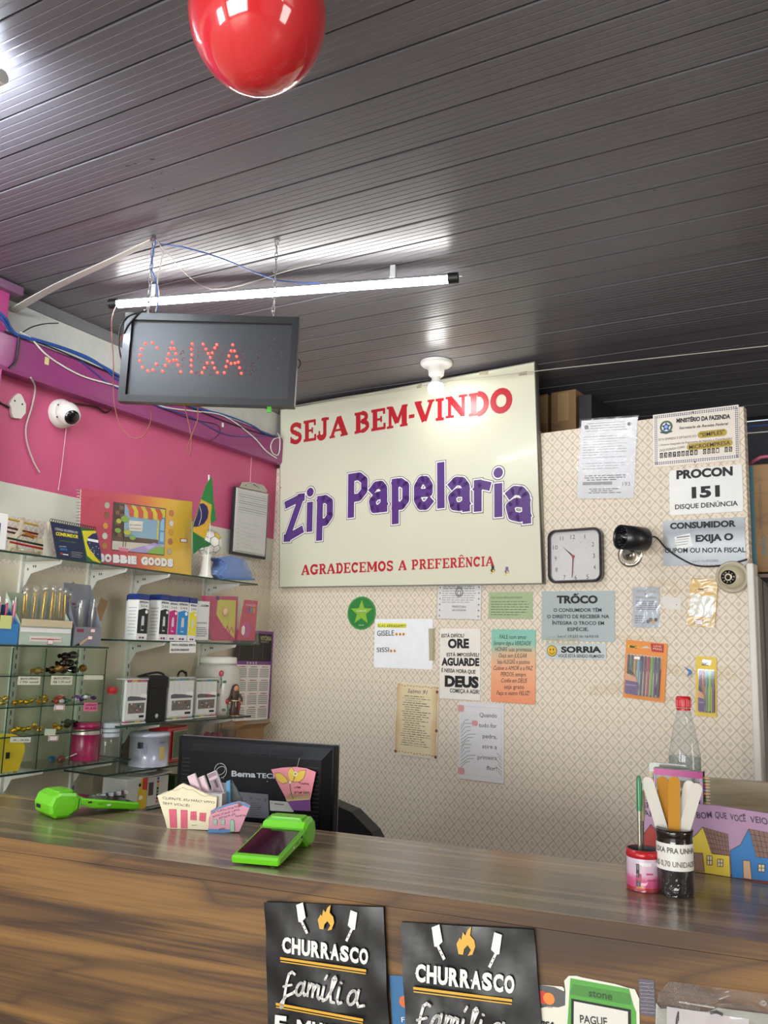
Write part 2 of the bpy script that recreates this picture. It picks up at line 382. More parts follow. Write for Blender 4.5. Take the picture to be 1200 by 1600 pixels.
SERIF = {
 'I': [([(.5, 0), (.5, 1)], .36), ([(.12, .06), (.88, .06)], K_), ([(.12, .94), (.88, .94)], K_)],
 'E': [([(.28, 0), (.28, 1)], .26), ([(.03, .06), (.92, .06)], K_), ([(.03, .94), (.9, .94)], K_), ([(.3, .5), (.7, .5)], .1), ([(.68, .36), (.68, .64)], .1), ([(.9, 0), (.9, .3)], .13), ([(.87, .72), (.87, 1)], .13)],
 'J': [([(.62, 1), (.62, .3)]+arc(.36, .26, .26, .18, 0, -170), .24), ([(.35, .94), (.95, .94)], K_), ([(.1, .3), (.24, .3)], .2)],
 'A': [([(.5, .97), (.12, .04)], .15), ([(.5, .97), (.85, .04)], .25), ([(.24, .33), (.74, .33)], .1), ([(0, .05), (.3, .05)], .1), ([(.6, .05), (1, .05)], .1)],
 'S': [(arc(.5, .73, .32, .2, 20, 270, 9)+arc(.5, .27, .33, .21, 90, -160, 9), .2), ([(.84, .68), (.84, .97)], .1), ([(.14, .03), (.14, .34)], .1)],
 'B': [([(.26, 0), (.26, 1)], .26), ([(.03, .06), (.5, .06)], K_), ([(.03, .94), (.5, .94)], K_), ([(.3, .52), (.5, .52)], .1), (arc(.5, .74, .28, .2, 90, -90), .19), (arc(.52, .28, .34, .22, 90, -90), .19)],
 'M': [([(.16, 0), (.16, 1)], .12), ([(.84, 0), (.84, 1)], .22), ([(.2, .95), (.5, .2)], .2), ([(.5, .2), (.8, .95)], .13), ([(0, .05), (.32, .05)], .1), ([(.64, .05), (1, .05)], .1), ([(0, .95), (.24, .95)], .1), ([(.78, .95), (1, .95)], .1)],
 'N': [([(.2, 0), (.2, 1)], .13), ([(.82, 0), (.82, 1)], .13), ([(.2, .93), (.82, .08)], .24), ([(.02, .05), (.4, .05)], .1), ([(.02, .95), (.3, .95)], .1), ([(.62, .95), (1, .95)], .1)],
 'V': [([(.14, .96), (.5, .05)], .25), ([(.86, .96), (.52, .05)], .15), ([(0, .95), (.36, .95)], .1), ([(.66, .95), (1, .95)], .1)],
 'D': [([(.26, 0), (.26, 1)], .26), ([(.03, .06), (.5, .06)], K_), ([(.03, .94), (.5, .94)], K_), (arc(.48, .5, .38, .44, 90, -90, 9), .22)],
 'O': [(arc(.5, .5, .37, .4, 0, 360, 18), .24)],
 'C': [(arc(.53, .5, .38, .41, 40, 320, 12), .23), ([(.88, .66), (.88, .97)], .1)],
 'G': [(arc(.5, .5, .38, .41, 45, 300, 12), .23), ([(.78, .06), (.78, .42)], .2), ([(.56, .44), (1, .44)], .1), ([(.84, .68), (.84, .97)], .1)],
 'R': [([(.25, 0), (.25, 1)], .25), ([(.03, .06), (.46, .06)], K_), ([(.03, .94), (.5, .94)], K_), ([(.3, .48), (.5, .48)], .1), (arc(.48, .71, .3, .22, 90, -90), .2), ([(.52, .46), (.84, .05)], .22), ([(.72, .05), (1, .05)], .1)],
 'P': [([(.26, 0), (.26, 1)], .26), ([(.03, .06), (.5, .06)], K_), ([(.03, .94), (.5, .94)], K_), ([(.3, .42), (.5, .42)], .1), (arc(.5, .69, .33, .25, 90, -90), .2)],
 'F': [([(.28, 0), (.28, 1)], .26), ([(.03, .06), (.52, .06)], K_), ([(.03, .94), (.9, .94)], K_), ([(.3, .5), (.7, .5)], .1), ([(.68, .36), (.68, .64)], .1), ([(.87, .72), (.87, 1)], .13)],
 'Ê': None, '-': [([(.1, .42), (.9, .42)], .16)],
}
SERIF['Ê'] = SERIF['E']+[([(.25, 1.1), (.5, 1.25)], .1), ([(.5, 1.25), (.75, 1.1)], .1)]
def serif_quad(mb, ch, q, z, fat=1.):
    TL, TR, BR, BL = q; W = math.hypot(BR[0]-BL[0], BR[1]-BL[1]); H = math.hypot(TL[0]-BL[0], TL[1]-BL[1])
    def mp(x, y):
        top = (TL[0]+(TR[0]-TL[0])*x, TL[1]+(TR[1]-TL[1])*x); bot = (BL[0]+(BR[0]-BL[0])*x, BL[1]+(BR[1]-BL[1])*x)
        return (bot[0]+(top[0]-bot[0])*y, bot[1]+(top[1]-bot[1])*y)
    for pts, wd in SERIF[ch]:
        for (x0, y0), (x1, y1) in zip(pts, pts[1:]):
            dx, dy = (x1-x0)*W, (y1-y0)*H; d = math.hypot(dx, dy) or 1e-6; z += 2e-5
            horiz = abs(dx)/d
            w_ = wd*fat*(H*horiz+W*1.0*(1-horiz))
            nx, ny = -dy/d*w_/2/W, dx/d*w_/2/H; ex, ey = dx/d*w_*.12/W, dy/d*w_*.12/H
            if len(pts) == 2: ex = ey = 0
            mb.flat([mp(x0-ex+nx, y0-ey+ny), mp(x0-ex-nx, y0-ey-ny), mp(x1+ex-nx, y1+ey-ny), mp(x1+ex+nx, y1+ey+ny)], z)

# ------------------------------------------------------------------ planes and pixel look-ups (photo frame 1200 x 1600)
def ray(x, y): return _f+_r*((x-600)/F_PX)-_u*((y-800)/F_PX)
class PL:
    def __init__(s, o, u, v=(0, 0, 1)):
        s.o = Vector(o); s.u = Vector(u).normalized(); s.v = Vector(v).normalized(); s.n = s.u.cross(s.v).normalized()
    def hit(s, x, y):
        d = ray(x, y); return CAM+d*((s.o-CAM).dot(s.n)/d.dot(s.n))
    def uv(s, x, y):
        p = s.hit(x, y)-s.o; return (p.dot(s.u), p.dot(s.v))
    def M(s, cu=0, cv=0, off=0):
        p = s.o+s.u*cu+s.v*cv+s.n*off
        return Matrix(((s.u.x, s.v.x, s.n.x, p.x), (s.u.y, s.v.y, s.n.y, p.y), (s.u.z, s.v.z, s.n.z, p.z), (0, 0, 0, 1)))
    def off(s, d): return PL(s.o+s.n*d, s.u, s.v)
def onz(x, y, z):
    d = ray(x, y); return CAM+d*((z-1.5)/d.z)
def onx(x, y, X):
    d = ray(x, y); return CAM+d*(X/d.x)
def ony(x, y, Y):
    d = ray(x, y); return CAM+d*(Y/d.y)
def basis(o, x, y, z):
    return Matrix(((x.x, y.x, z.x, o.x), (x.y, y.y, z.y, o.y), (x.z, y.z, z.z, o.z), (0, 0, 0, 1)))
def smooth_pts(pts, n=5):
    P = [Vector(p) for p in pts]; out = []
    for i in range(len(P)-1):
        a, b, c, d = P[max(i-1, 0)], P[i], P[i+1], P[min(i+2, len(P)-1)]
        for k in range(n):
            t = k/n; out.append(.5*((2*b)+(c-a)*t+(2*a-5*b+4*c-d)*t*t+(3*b-a-3*c+d)*t**3))
    out.append(P[-1]); return out
def cable(name, label, pts, r, mat, cat='cable', group=None, n=6):
    pts = smooth_pts(pts); c = pts[0].copy(); mb = MB(); mb.tube([p-c for p in pts], r, n)
    return single(name, mb, mat, label, cat, group, Matrix.Translation(c))
def rrect(w, h, r, n=4, cx=0, cy=0):
    if r <= 0: return [(cx-w/2, cy-h/2), (cx+w/2, cy-h/2), (cx+w/2, cy+h/2), (cx-w/2, cy+h/2)]
    return arc(cx+w/2-r, cy+h/2-r, r, r, 0, 90, n)+arc(cx-w/2+r, cy+h/2-r, r, r, 90, 180, n)+arc(cx-w/2+r, cy-h/2+r, r, r, 180, 270, n)+arc(cx+w/2-r, cy-h/2+r, r, r, 270, 360, n)

class Sheet(Thing):
    """flat item on a plane, placed by its four corners TL TR BR BL in the photograph; local x right, y up, z out"""
    def __init__(s, name, label, cat, pl, px, off=.002, th=.001, group=None):
        s.pl = pl.off(off+th); P = [s.pl.uv(*q) for q in px]
        cx = sum(q[0] for q in P)/4; cy = sum(q[1] for q in P)/4
        s.w = ((P[1][0]-P[0][0])+(P[2][0]-P[3][0]))/2; s.h = ((P[0][1]-P[3][1])+(P[1][1]-P[2][1]))/2
        s.ang = math.atan2((P[1][1]-P[0][1])+(P[2][1]-P[3][1]), 2*s.w) if s.w else 0
        s.sk = 0
        s.w = math.hypot(P[1][0]-P[0][0]+P[2][0]-P[3][0], P[1][1]-P[0][1]+P[2][1]-P[3][1])/2
        s.h = math.hypot(P[0][0]-P[3][0]+P[1][0]-P[2][0], P[0][1]-P[3][1]+P[1][1]-P[2][1])/2
        s.th = th; s.top = .0004
        super().__init__(name, label, cat, s.pl.M(cx, cy, 0) @ Matrix.Rotation(s.ang, 4, 'Z'), group)
        s.cx, s.cy = cx, cy
    def l(s, x, y):
        u, v = s.pl.uv(x, y); u -= s.cx; v -= s.cy; c, n = math.cos(s.ang), math.sin(s.ang); return (u*c+v*n, -u*n+v*c)
    def k(s, x, y, px):      # length of px photo pixels (vertical) at that spot
        a = s.l(x, y); b = s.l(x, y-px); return math.hypot(a[0]-b[0], a[1]-b[1])
    def board(s, mat, part='sheet', rad=0., inset=0., z=0., th=None):
        s.p(part, mat).prism(rrect(s.w-2*inset, s.h-2*inset, rad), -(th or s.th)+z, z); return s
    def wavy(s, mat, part='sheet', amp=.002, nx=8, ny=8, z=0., grow=1., seed=0):
        """thin slightly buckled sheet"""
        r = random.Random(seed or s.w*1e4); ph = [r.uniform(0, 6) for _ in range(4)]; vs = []
        for j in range(ny+1):
            for i in range(nx+1):
                a, b = i/nx-.5, j/ny-.5
                d = amp*(math.sin(a*9+ph[0]+b*4)+math.sin(b*13+ph[1]-a*6)+.6*math.sin(a*23+b*17+ph[2]))*.4
                vs.append((a*s.w*grow, b*s.h*grow, z+d))
        s.p(part, mat).add(vs, [(j*(nx+1)+i, j*(nx+1)+i+1, (j+1)*(nx+1)+i+1, (j+1)*(nx+1)+i) for j in range(ny) for i in range(nx)], True)
        return s
    def poly(s, px, mat, part='print', z=None):
        s.p(part, mat).flat([s.l(*q) for q in px], s.top if z is None else z); return s
    def frect(s, x0, y0, x1, y1, mat, part='print', z=None):
        """rectangle in fractions of the sheet, origin bottom left"""
        s.p(part, mat).flat([((a-.5)*s.w, (b-.5)*s.h) for a, b in ((x0, y0), (x1, y0), (x1, y1), (x0, y1))], s.top if z is None else z); return s
    def fl(s, pts, mat, w=.01, part='print', z=None):
        s.p(part, mat).line([((a-.5)*s.w, (b-.5)*s.h) for a, b in pts], w*s.w, s.top if z is None else z); return s
    def fpoly(s, pts, mat, part='print', z=None):
        s.p(part, mat).flat([((a-.5)*s.w, (b-.5)*s.h) for a, b in pts], s.top if z is None else z); return s
    def fdisc(s, x, y, r, mat, part='print', z=None, n=16):
        s.p(part, mat).disc((x-.5)*s.w, (y-.5)*s.h, r*s.w, s.top if z is None else z, n); return s
    def t(s, txt, a, b, h, mat=INK, part='lettering', **k):
        k.setdefault('z', s.top*2); text_line(s.p(part, mat), txt, s.l(*a), s.l(*b), s.k(a[0], a[1], h), **k); return s
    def ft(s, txt, x0, x1, y, h, mat=INK, part='lettering', **k):
        """text in fractions"""
        k.setdefault('z', s.top*2); text_line(s.p(part, mat), txt, ((x0-.5)*s.w, (y-.5)*s.h), ((x1-.5)*s.w, (y-.5)*s.h), h*s.h, **k); return s
    def micro(s, x0, x1, y0, y1, rows, mat=INKG, fill=.45, ragged=.2, part='small_print', center=False, seed=1):
        r = random.Random(seed+rows); mb = s.p(part, mat)
        for i in range(rows):
            yy = y1-(y1-y0)*(i+.5)/rows; hh = (y1-y0)/rows*fill; a = x0; e = x1-(x1-x0)*r.random()*ragged
            if center: a = x0+(x1-e)/2; e -= (x1-e)/2
            while a < e:
                b = min(e, a+r.uniform(.04, .13)); mb.flat([((p-.5)*s.w, (q-.5)*s.h) for p, q in ((a, yy-hh/2), (b, yy-hh/2), (b, yy+hh/2), (a, yy+hh/2))], s.top)
                a = b+.02
        return s
    def border(s, ins, wd, mat, part='border'):
        for (a, b) in (((ins, ins), (1-ins, ins)), ((1-ins, ins), (1-ins, 1-ins)), ((1-ins, 1-ins), (ins, 1-ins)), ((ins, 1-ins), (ins, ins))): s.fl([a, b], mat, wd, part)
        return s

# ------------------------------------------------------------------ main planes
PA = math.radians(-6.4)
_pn = Vector((-math.sin(PA), math.cos(PA), 0))
PANEL = PL(CAM+_pn*3.0-Vector((0, 0, 1.5)), (math.cos(PA), math.sin(PA), 0))     # origin at floor level
LWX = -2.46
def lw(X): return PL((X, 0, 0), (0, 1, 0))
CT = 1.10                                                   # worktop height
cA, cB = onz(0, 1308, CT), onz(1200, 1473, CT); cD, cE = onz(0, 1240, CT), onz(940, 1347, CT)
CFRONT = PL((cA.x, cA.y, 0), (cB.x-cA.x, cB.y-cA.y, 0))
CU = CFRONT.u; CN = -CFRONT.n                                # CU along the counter, CN away from the camera
CEIL = 2.66

# ================================================================== THE ROOM
PVC = mat_m = None
PVC, e, b = newmat('grey_pvc_ceiling', .33, .5); vec, o = e.coord()
n1 = e.noise(vec, 2.2, 3); e.nt.links.new(e.mix(n1, lin('615e63'), lin('6f6c72')), b.inputs['Base Color'])
e.nt.links.new(e.m('ADD', .27, e.m('MULTIPLY', e.noise(vec, 14., 3), .14)), b.inputs['Roughness'])
X0, X1 = -2.45, 4.2
mb = MB(); mb.box(((X0+X1)/2-.02, -.3, CEIL+.035), (X1-X0+.2, 9.6, .02)); ceiling = struct('ceiling', mb, pm('55524f', .8))
PITCHW = .104
prof = [(0, .012), (.0005, .001), (.0025, 0)]
for g in range(4):
    c = .0025+(PITCHW-.009)*(g+1)/5
    prof += [(c-.0022, 0), (c-.0006, .0007), (c+.0006, .0007), (c+.0022, 0)]
prof += [(PITCHW-.006, 0), (PITCHW-.0045, .001), (PITCHW-.004, .012)]
mb = MB(); n = len(prof)
mb.add([(X0, y, z) for y, z in prof]+[(X1, y, z) for y, z in prof], [(i, i+1, n+i+1, n+i) for i in range(n-1)])
pm_ = None
for i in range(-20, 31):
    if pm_ is None: pm_ = mb.mesh('plank', PVC)
    o = bpy.data.objects.new('plank', pm_); COL.objects.link(o); o.parent = ceiling
    o.location = (0, 1.115+i*PITCHW, CEIL+(.0015 if i % 3 == 1 else 0))
for px_, py_, w_, h_ in ((200, 259, .014, .0022), (211, 256, .006, .003), (238, 249, .012, .0035), (237, 294, .004, .003), (271, 296, .003, .002), (252, 271, .004, .002), (263, 312, .004, .002), (1023, 297, .006, .002)):
    p_ = onz(px_, py_, CEIL-.0012); mb = MB(); mb.box((0, 0, 0), (w_, h_, .0008)); o = add_obj('scrape_mark', mb, pm('26221f', .8), ceiling); o.location = p_; o.rotation_euler.z = .3
# left wall (world coordinates, so its painted bands follow height)
LWM = mat_leftwall()
mb = MB(); mb.box((LWX-.06, 1.35, 1.33), (.12, 3.9, 2.70)); struct('wall_left', mb, LWM)
mb = MB(); mb.box((LWX-.08, -3.0, 1.33), (.14, 4.8, 2.70)); struct('wall_left', mb, pm('c9b7b4', .7))
mb = MB(); mb.box((LWX-.06, 4.0, 1.33), (.12, 1.4, 2.70)); struct('wall_left', mb, pm('8d8c88', .8, noise=.15))
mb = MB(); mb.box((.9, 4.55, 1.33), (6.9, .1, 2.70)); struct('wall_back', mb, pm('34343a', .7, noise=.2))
mb = MB(); mb.box((4.25, -.3, 1.33), (.1, 9.8, 2.70)); struct('wall_right', mb, pm('b9a8a6', .7))
mb = MB(); mb.box((-2.2, -5.1, 1.33), (.6, .1, 2.70)).box((2.9, -5.1, 1.33), (2.8, .1, 2.70)).box((0, -5.1, 2.6), (5, .1, .16)); struct('wall_front', mb, pm('b7a9a6', .7))
FLM, e, b = newmat('ceramic_floor', .3); vec, o = e.coord()
gx = e.m('GREATER_THAN', e.m('ABSOLUTE', e.m('SUBTRACT', e.m('FRACT', e.m('MULTIPLY', o[0], 2.2)), .5)), .492)
gy = e.m('GREATER_THAN', e.m('ABSOLUTE', e.m('SUBTRACT', e.m('FRACT', e.m('MULTIPLY', o[1], 2.2)), .5)), .492)
e.nt.links.new(e.mix(e.m('MAXIMUM', gx, gy), lin('b5ab9d'), lin('6d655c')), b.inputs['Base Color'])
mb = MB(); mb.box((.9, -.3, -.05), (6.9, 9.8, .1)); struct('floor', mb, FLM)
# ceiling edge moulding on the left wall
mb = MB(); mb.prism([(0, 0), (.022, 0), (.022, -.012), (.008, -.034), (0, -.034)], 0, 3.0, Matrix(((1, 0, 0, LWX), (0, 0, 1, 1.6), (0, 1, 0, CEIL), (0, 0, 0, 1))))
struct('trim_1', mb, pm('77767a', .5))
# pink pier at the left edge of the picture, its capping and the pink cable duct (beam)
PINK = pm('b0437e', .3, noise=.1, scale=6, bump=.25, coat=.3)
py1 = onx(16, 470, -2.41).y
mb = MB(); mb.box((-2.4345, py1-.16, 2.30), (.047, .32, .72), bev=.004); struct('trim_2', mb, PINK)
mb = MB(); mb.box((-2.42, py1-.15, 2.640), (.075, .36, .03), bev=.004); struct('trim_3', mb, pm('7c5a72', .4))
BEAM = pm('8f3a72', .28, noise=.14, scale=5, bump=.2, coat=.35)
mb = MB(); mb.prism([(0, 0), (.05, 0), (.056, .012), (.056, .118), (.05, .128), (0, .128)], 0, 3.262-1.55, Matrix(((1, 0, 0, LWX), (0, 0, 1, 1.55), (0, 1, 0, 2.366), (0, 0, 0, 1))))
struct('trim_4', mb, BEAM)
# wallpapered partition at the back
WP = mat_wallpaper()
uL, _ = PANEL.uv(424, 900); uR, _ = PANEL.uv(1172, 900); uE, _ = PANEL.uv(1193, 1200)
PT = 2.357
mb = MB(); mb.box(((uL-.03+uR)/2, PT/2, -.02), (uR-uL+.03, PT, .04)); struct('wall_back', mb, WP, PANEL.M())
zp = PANEL.hit(1166, 881).z
mb = MB(); mb.box((uR+.004, zp/2, -.012), (.022, zp, .062), bev=.003); struct('trim_5', mb, pm('d9d6cd', .45), PANEL.M())
# stained return board behind the corner post
pr = PANEL.hit(1172, 900)
zt = onx(1190, 906, pr.x+.02).z
mb = MB(); mb.box((pr.x+.012, pr.y+.56, zt/2), (.02, 1.1, zt)); struct('wall_right', mb, pm('a5a097', .6, noise=.2, scale=9))
# the cable that crosses in front of the welcome sign and the dark opening
print('beam', py1, 'panel', uL, uR, 'zt', zt, pr)

# ================================================================== COUNTER
WOODC = [(.25, '4a3322'), (.42, '75563b'), (.55, '8a6848'), (.68, '6a4d36'), (.8, '96734f')]
WOOD_F = mat_wood('walnut_laminate_front', [(.22, '2c1c0e'), (.36, '4c3219'), (.455, '86602f'), (.52, '432c16'), (.62, '76522a'), (.75, '372412')], .55, .6, 6.)
WOOD_T = mat_wood('walnut_laminate_top', [(.25, '55483b'), (.42, '7c6a54'), (.52, '988468'), (.62, '6a5a49'), (.75, '8c795f')], .22, .45, 9., seed=3.)  # paler and greyer than the front: the top's sheen is put into the colour
cL = CFRONT.uv(0, 1308)[0]-.75; cW = 2.6
DEP = max((cD-cA).dot(CN), (cE-cA).dot(CN)); DEP = ((cD-cA).dot(CN)+(cE-cA).dot(CN))/2
cM = basis(Vector((cA.x, cA.y, 0)), CU, CN, Vector((0, 0, 1)))       # x along, y away, z up
u0 = 0 - CFRONT.uv(0, 1308)[0]
def cpos(p): return p
k = Thing('service_counter', 'long walnut laminate shop counter across the foreground', 'counter', cM)
cl_, cr_ = -.60, 2.2
k.p('worktop', WOOD_T).box(((cl_+cr_)/2, DEP/2, CT-.0125), (cr_-cl_, DEP, .025), bev=.0012)
k.p('front_panel', WOOD_F).prism([(cl_, .06), (cr_, .06), (cr_, CT-.0255), (cl_, CT-.0255)], 0, .018, basis(Vector((0, .018, 0)), Vector((1, 0, 0)), Vector((0, 0, 1)), Vector((0, -1, 0))))
k.p('plinth', BLACK).box(((cl_+cr_)/2, .05, .03), (cr_-cl_, .02, .06))
for x in (cl_+.01, .8, cr_-.01): k.new('end_panel', WOOD_F).box((x, DEP/2+.01, .535), (.018, DEP-.03, 1.07))
k.p('edge_band', WOOD_F).box(((cl_+cr_)/2, -.0006, CT-.0125), (cr_-cl_, .001, .024))
print('counter depth', DEP, cA, cB)
# desk behind the counter carrying the monitor
DK = .86
k = Thing('desk', 'low desk behind the counter under the monitor, mostly hidden', 'desk', (-1.62, 2.02, 0))
k.p('desktop', pm('6a5a4a', .5)).box((0, 0, DK-.015), (1.0, .5, .03), bev=.002)
for sx in (-.47, .47): k.new('side_panel', pm('6a5a4a', .5)).box((sx, 0, (DK-.03)/2), (.02, .46, DK-.03))

# ================================================================== LIGHTS OF THE PLACE
def emitter(name, color, st):
    m = bpy.data.materials.new(name); m.use_nodes = True; nt = m.node_tree; nt.nodes.clear()
    o = nt.nodes.new('ShaderNodeOutputMaterial'); em = nt.nodes.new('ShaderNodeEmission')
    em.inputs[0].default_value = color; em.inputs[1].default_value = st; nt.links.new(em.outputs[0], o.inputs[0]); return m
tz = 2.605
ta, tb = onz(172, 475, tz), onz(716, 434, tz); tl = (tb-ta).length; tu = (tb-ta).normalized(); tn = Vector((-tu.y, tu.x, 0))
print('tube', ta, tb, tl)
k = Thing('tube_lamp', 'lit white LED tube lamp fixed under the ceiling', 'lamp', basis(ta, tu, tn, Vector((0, 0, 1))))
def half(r, a0, a1, x0, x1, mat, part, n=12):
    mb = k.p(part, mat); vs = [(x, r*math.cos(math.radians(a0+(a1-a0)*i/n)), r*math.sin(math.radians(a0+(a1-a0)*i/n))) for x in (x0, x1) for i in range(n+1)]
    mb.add(vs, [(i, i+1, n+2+i, n+1+i) for i in range(n)], True)
half(.0145, 165, 375, .03, tl-.03, emitter('lit_tube', (1, .985, .95, 1), TUBE_E), 'diffuser', 16)
half(.0146, 14, 166, .03, tl-.03, pm('b9bcc0', .4, .6), 'aluminium_back')
for x0, x1 in ((0, .03), (tl-.03, tl)):
    m_ = k.new('end_cap', BLACK); m_.tube([(x0, 0, 0), (x1, 0, 0)], .0165, 14)
    k.new('contact_pin', CHROME, m_).tube([(x0-.012 if x0 == 0 else x1, 0, .004), (x0 if x0 == 0 else x1+.012, 0, .004)], .002, 6)
for x in (.16, tl-.2):
    k.new('clip', pm('cfd0d0', .4)).box((x, 0, .033), (.016, .02, .04)).box((x, 0, .012), (.018, .034, .004))
# the neighbouring tube, its tip just inside the left edge of the picture
tp_ = onz(4, 119, 2.60)
k = Thing('tube_lamp', 'lit cool white tube at the left picture edge, only its tip in view', 'lamp', tp_)
k.p('glass_tube', emitter('lit_cool_tube', (.80, .90, 1, 1), 75.0)).tube([(-.03, 0, 0), (-.82, -.02, 0)], .013, 12)
k.new('end_cap', pm('e4e6e8', .3)).tube([(0, 0, 0), (-.03, 0, 0)], .0145, 12); k.new('end_cap', pm('e4e6e8', .3)).tube([(-.82, -.02, 0), (-.85, -.02, 0)], .0145, 12)
for x in (-.1, -.7): k.new('clip', pm('cfd0d0', .4)).box((x, -.0025, .036), (.014, .02, .044))
# bulb
bc = onz(682, 566, CEIL-.001)
k = Thing('ceiling_bulb', 'lit round bulb in a white ceiling socket over the welcome sign', 'lamp', bc)
k.p('socket', pm('e4e4e0', .35)).lathe([(.066, 0), (.066, -.008), (.058, -.016), (.034, -.020), (.031, -.055), (.024, -.062)], 28)
k.p('bulb_neck', pm('eeeeea', .4)).lathe([(.017, -.062), (.018, -.075), (.027, -.092)], 24)
k.p('bulb', emitter('lit_bulb', (1, .98, .94, 1), BULB_E)).lathe([(.0271, -.092), (.032, -.104), (.0325, -.112), (.029, -.126), (.019, -.138), (.0001, -.143)], 24, cap=False)

# ================================================================== BALLOON, HANGING LED SIGN
bz = 2.50; bp = onz(403, 24, bz)
LATEX, e, b = newmat('red_latex', .09, .6); vec, o = e.coord()
n = e.noise(vec, 9., 3); e.nt.links.new(e.mix(n, lin('d82c34'), lin('e0383c')), b.inputs['Base Color'])
b.inputs['Subsurface Weight'].default_value = .5; b.inputs['Subsurface Radius'].default_value = (.12, .02, .015); b.inputs['Subsurface Scale'].default_value = .2
b.inputs['Coat Weight'].default_value = .8; b.inputs['Coat Roughness'].default_value = .03
br = .5*215/F_PX*(bp-CAM).dot(_f)
k = Thing('balloon', 'large shiny red balloon hanging under the ceiling', 'balloon', bp)
pf = []
for i in range(25):
    a = -PI/2+PI*i/24; r = math.cos(a); z = math.sin(a)
    pf.append((max(1e-5, br*r*(1.0 if z > 0 else 1-.06*z*z)), br*z*(1.0 if z > 0 else 1.16)))
k.p('envelope', LATEX).lathe(pf, 40, cap=False)
k.p('string', pm('e8e8e8')).tube([(0, 0, br), (0, 0, CEIL-bz)], .0008, 5)
k.p('knot', LATEX).lathe([(.002, br-.002), (.006, br+.004), (.003, br+.008)], 10)
print('balloon', bp, br)

c1, c2 = onz(240, 372, CEIL), onz(433, 375, CEIL)
SG = PL((c1.x, c1.y, 0), ((c2-c1).x, (c2-c1).y, 0))
s = Sheet('led_sign', 'black framed hanging sign with red LED letters reading CAIXA', 'sign', SG, [(193, 488), (465, 497), (463, 635), (188, 628)], 0, .002)
FRM = pm('17191c', .3, coat=.3)
W_, H_ = s.w, s.h; fw = .020
s.p('case', pm('101113', .5)).prism(rrect(W_-.004, H_-.004, .003), -.034, -.012)
for nm, poly in (('frame', [(-W_/2, -H_/2), (W_/2, -H_/2), (W_/2-fw, -H_/2+fw), (-W_/2+fw, -H_/2+fw)]), ('frame', [(W_/2, -H_/2), (W_/2, H_/2), (W_/2-fw, H_/2-fw), (W_/2-fw, -H_/2+fw)]),
                 ('frame', [(W_/2, H_/2), (-W_/2, H_/2), (-W_/2+fw, H_/2-fw), (W_/2-fw, H_/2-fw)]), ('frame', [(-W_/2, H_/2), (-W_/2, -H_/2), (-W_/2+fw, -H_/2+fw), (-W_/2+fw, H_/2-fw)])):
    s.new(nm, FRM).prism(poly, -.022, .004)
s.p('panel', pm('23252a', .38, noise=.12, scale=60, spec=.6)).box((0, 0, -.011), (W_-2*fw, H_-2*fw, .004))
SGp = s.pl; LEDON = emitter('lit_red_led', (1, .022, .014, 1), 6.0); LEDHOT = emitter('led_core', (1, .30, .22, 1), 2.0)
LEDOFF = pm('8b7a72', .15, spec=.8); LEDTINT = pm('a03428', .15, spec=.8)
on = [(297,597),(260,602),(324,624),(239,630),(232,663),(231,694),(244,728),(274,747),(302,742),(319,711),(404,596),(397,626),(415,628),(386,657),(424,656),(378,686),(390,697),(413,690),(428,690),(436,717),(368,718),(353,749),(450,753),(512,603),(508,631),(510,661),(507,691),(507,719),(508,753),(571,605),(644,607),(586,631),(634,625),(598,655),(620,651),(609,676),(592,705),(622,705),(577,731),(632,732),(565,757),(648,757),(730,608),(721,640),(739,641),(709,667),(751,671),(702,696),(760,701),(721,708),(742,706),(694,725),(766,731),(684,757),(776,761)]
off = [(918,570),(952,578),(910,598),(948,604),(880,622),(936,630),(968,634),(990,650),(882,650),(940,656),(994,672),(860,662),(912,690),(958,712),(868,690),(846,700),(974,734),(968,762),(944,776),(926,788),(906,786),(880,772),(862,806),(892,814),(950,690),(830,655),(836,628),(800,640),(806,664),(820,690),(846,722),(872,742),(900,712),(918,748)]
rl = random.Random(4)
tinted = [(rl.uniform(440, 870), rl.uniform(612, 775)) for _ in range(75)]+[(rl.uniform(270, 440), rl.uniform(625, 765)) for _ in range(9)]  # unlit lenses; the red light they catch is put into their colour
lm = {}
for nm, lst, mat, r in (('lit_led', on, LEDON, .0034), ('unlit_led', off, LEDOFF, .0014), ('dim_led', tinted, LEDTINT, .0012)):
    mbx = MB(); mbx.lathe([(r, -.004), (r, .002), (r*.7, .002+r*.6), (1e-5, .002+r)], 8, cap=False); me = mbx.mesh(nm, mat)
    for x, y in lst:
        q = s.l(150+x/3.4286, 360+y/3.4286); o = bpy.data.objects.new(nm, me); COL.objects.link(o); o.parent = s.o; o.location = (q[0], q[1], -.008)
        if nm == 'lit_led':
            if 'hot' not in lm:
                mh = MB(); mh.ball((0, 0, .0050), .0011, 8, 5); lm['hot'] = mh.mesh('led_core', LEDHOT)
            h = bpy.data.objects.new('led_core', lm['hot']); COL.objects.link(h); h.parent = o
s.p('hanging_ring', pm('101010', .4)).tube([(W_/2+.001+.007*math.sin(a), .0+.012*math.cos(a), -.015) for a in [PI*i/8 for i in range(9)]], .0018, 6)
gx, gy = s.l(420, 636)
s.p('green_tab', pm('3fae1f', .4)).box((gx, gy-.004, -.01), (.012, .018, .006))
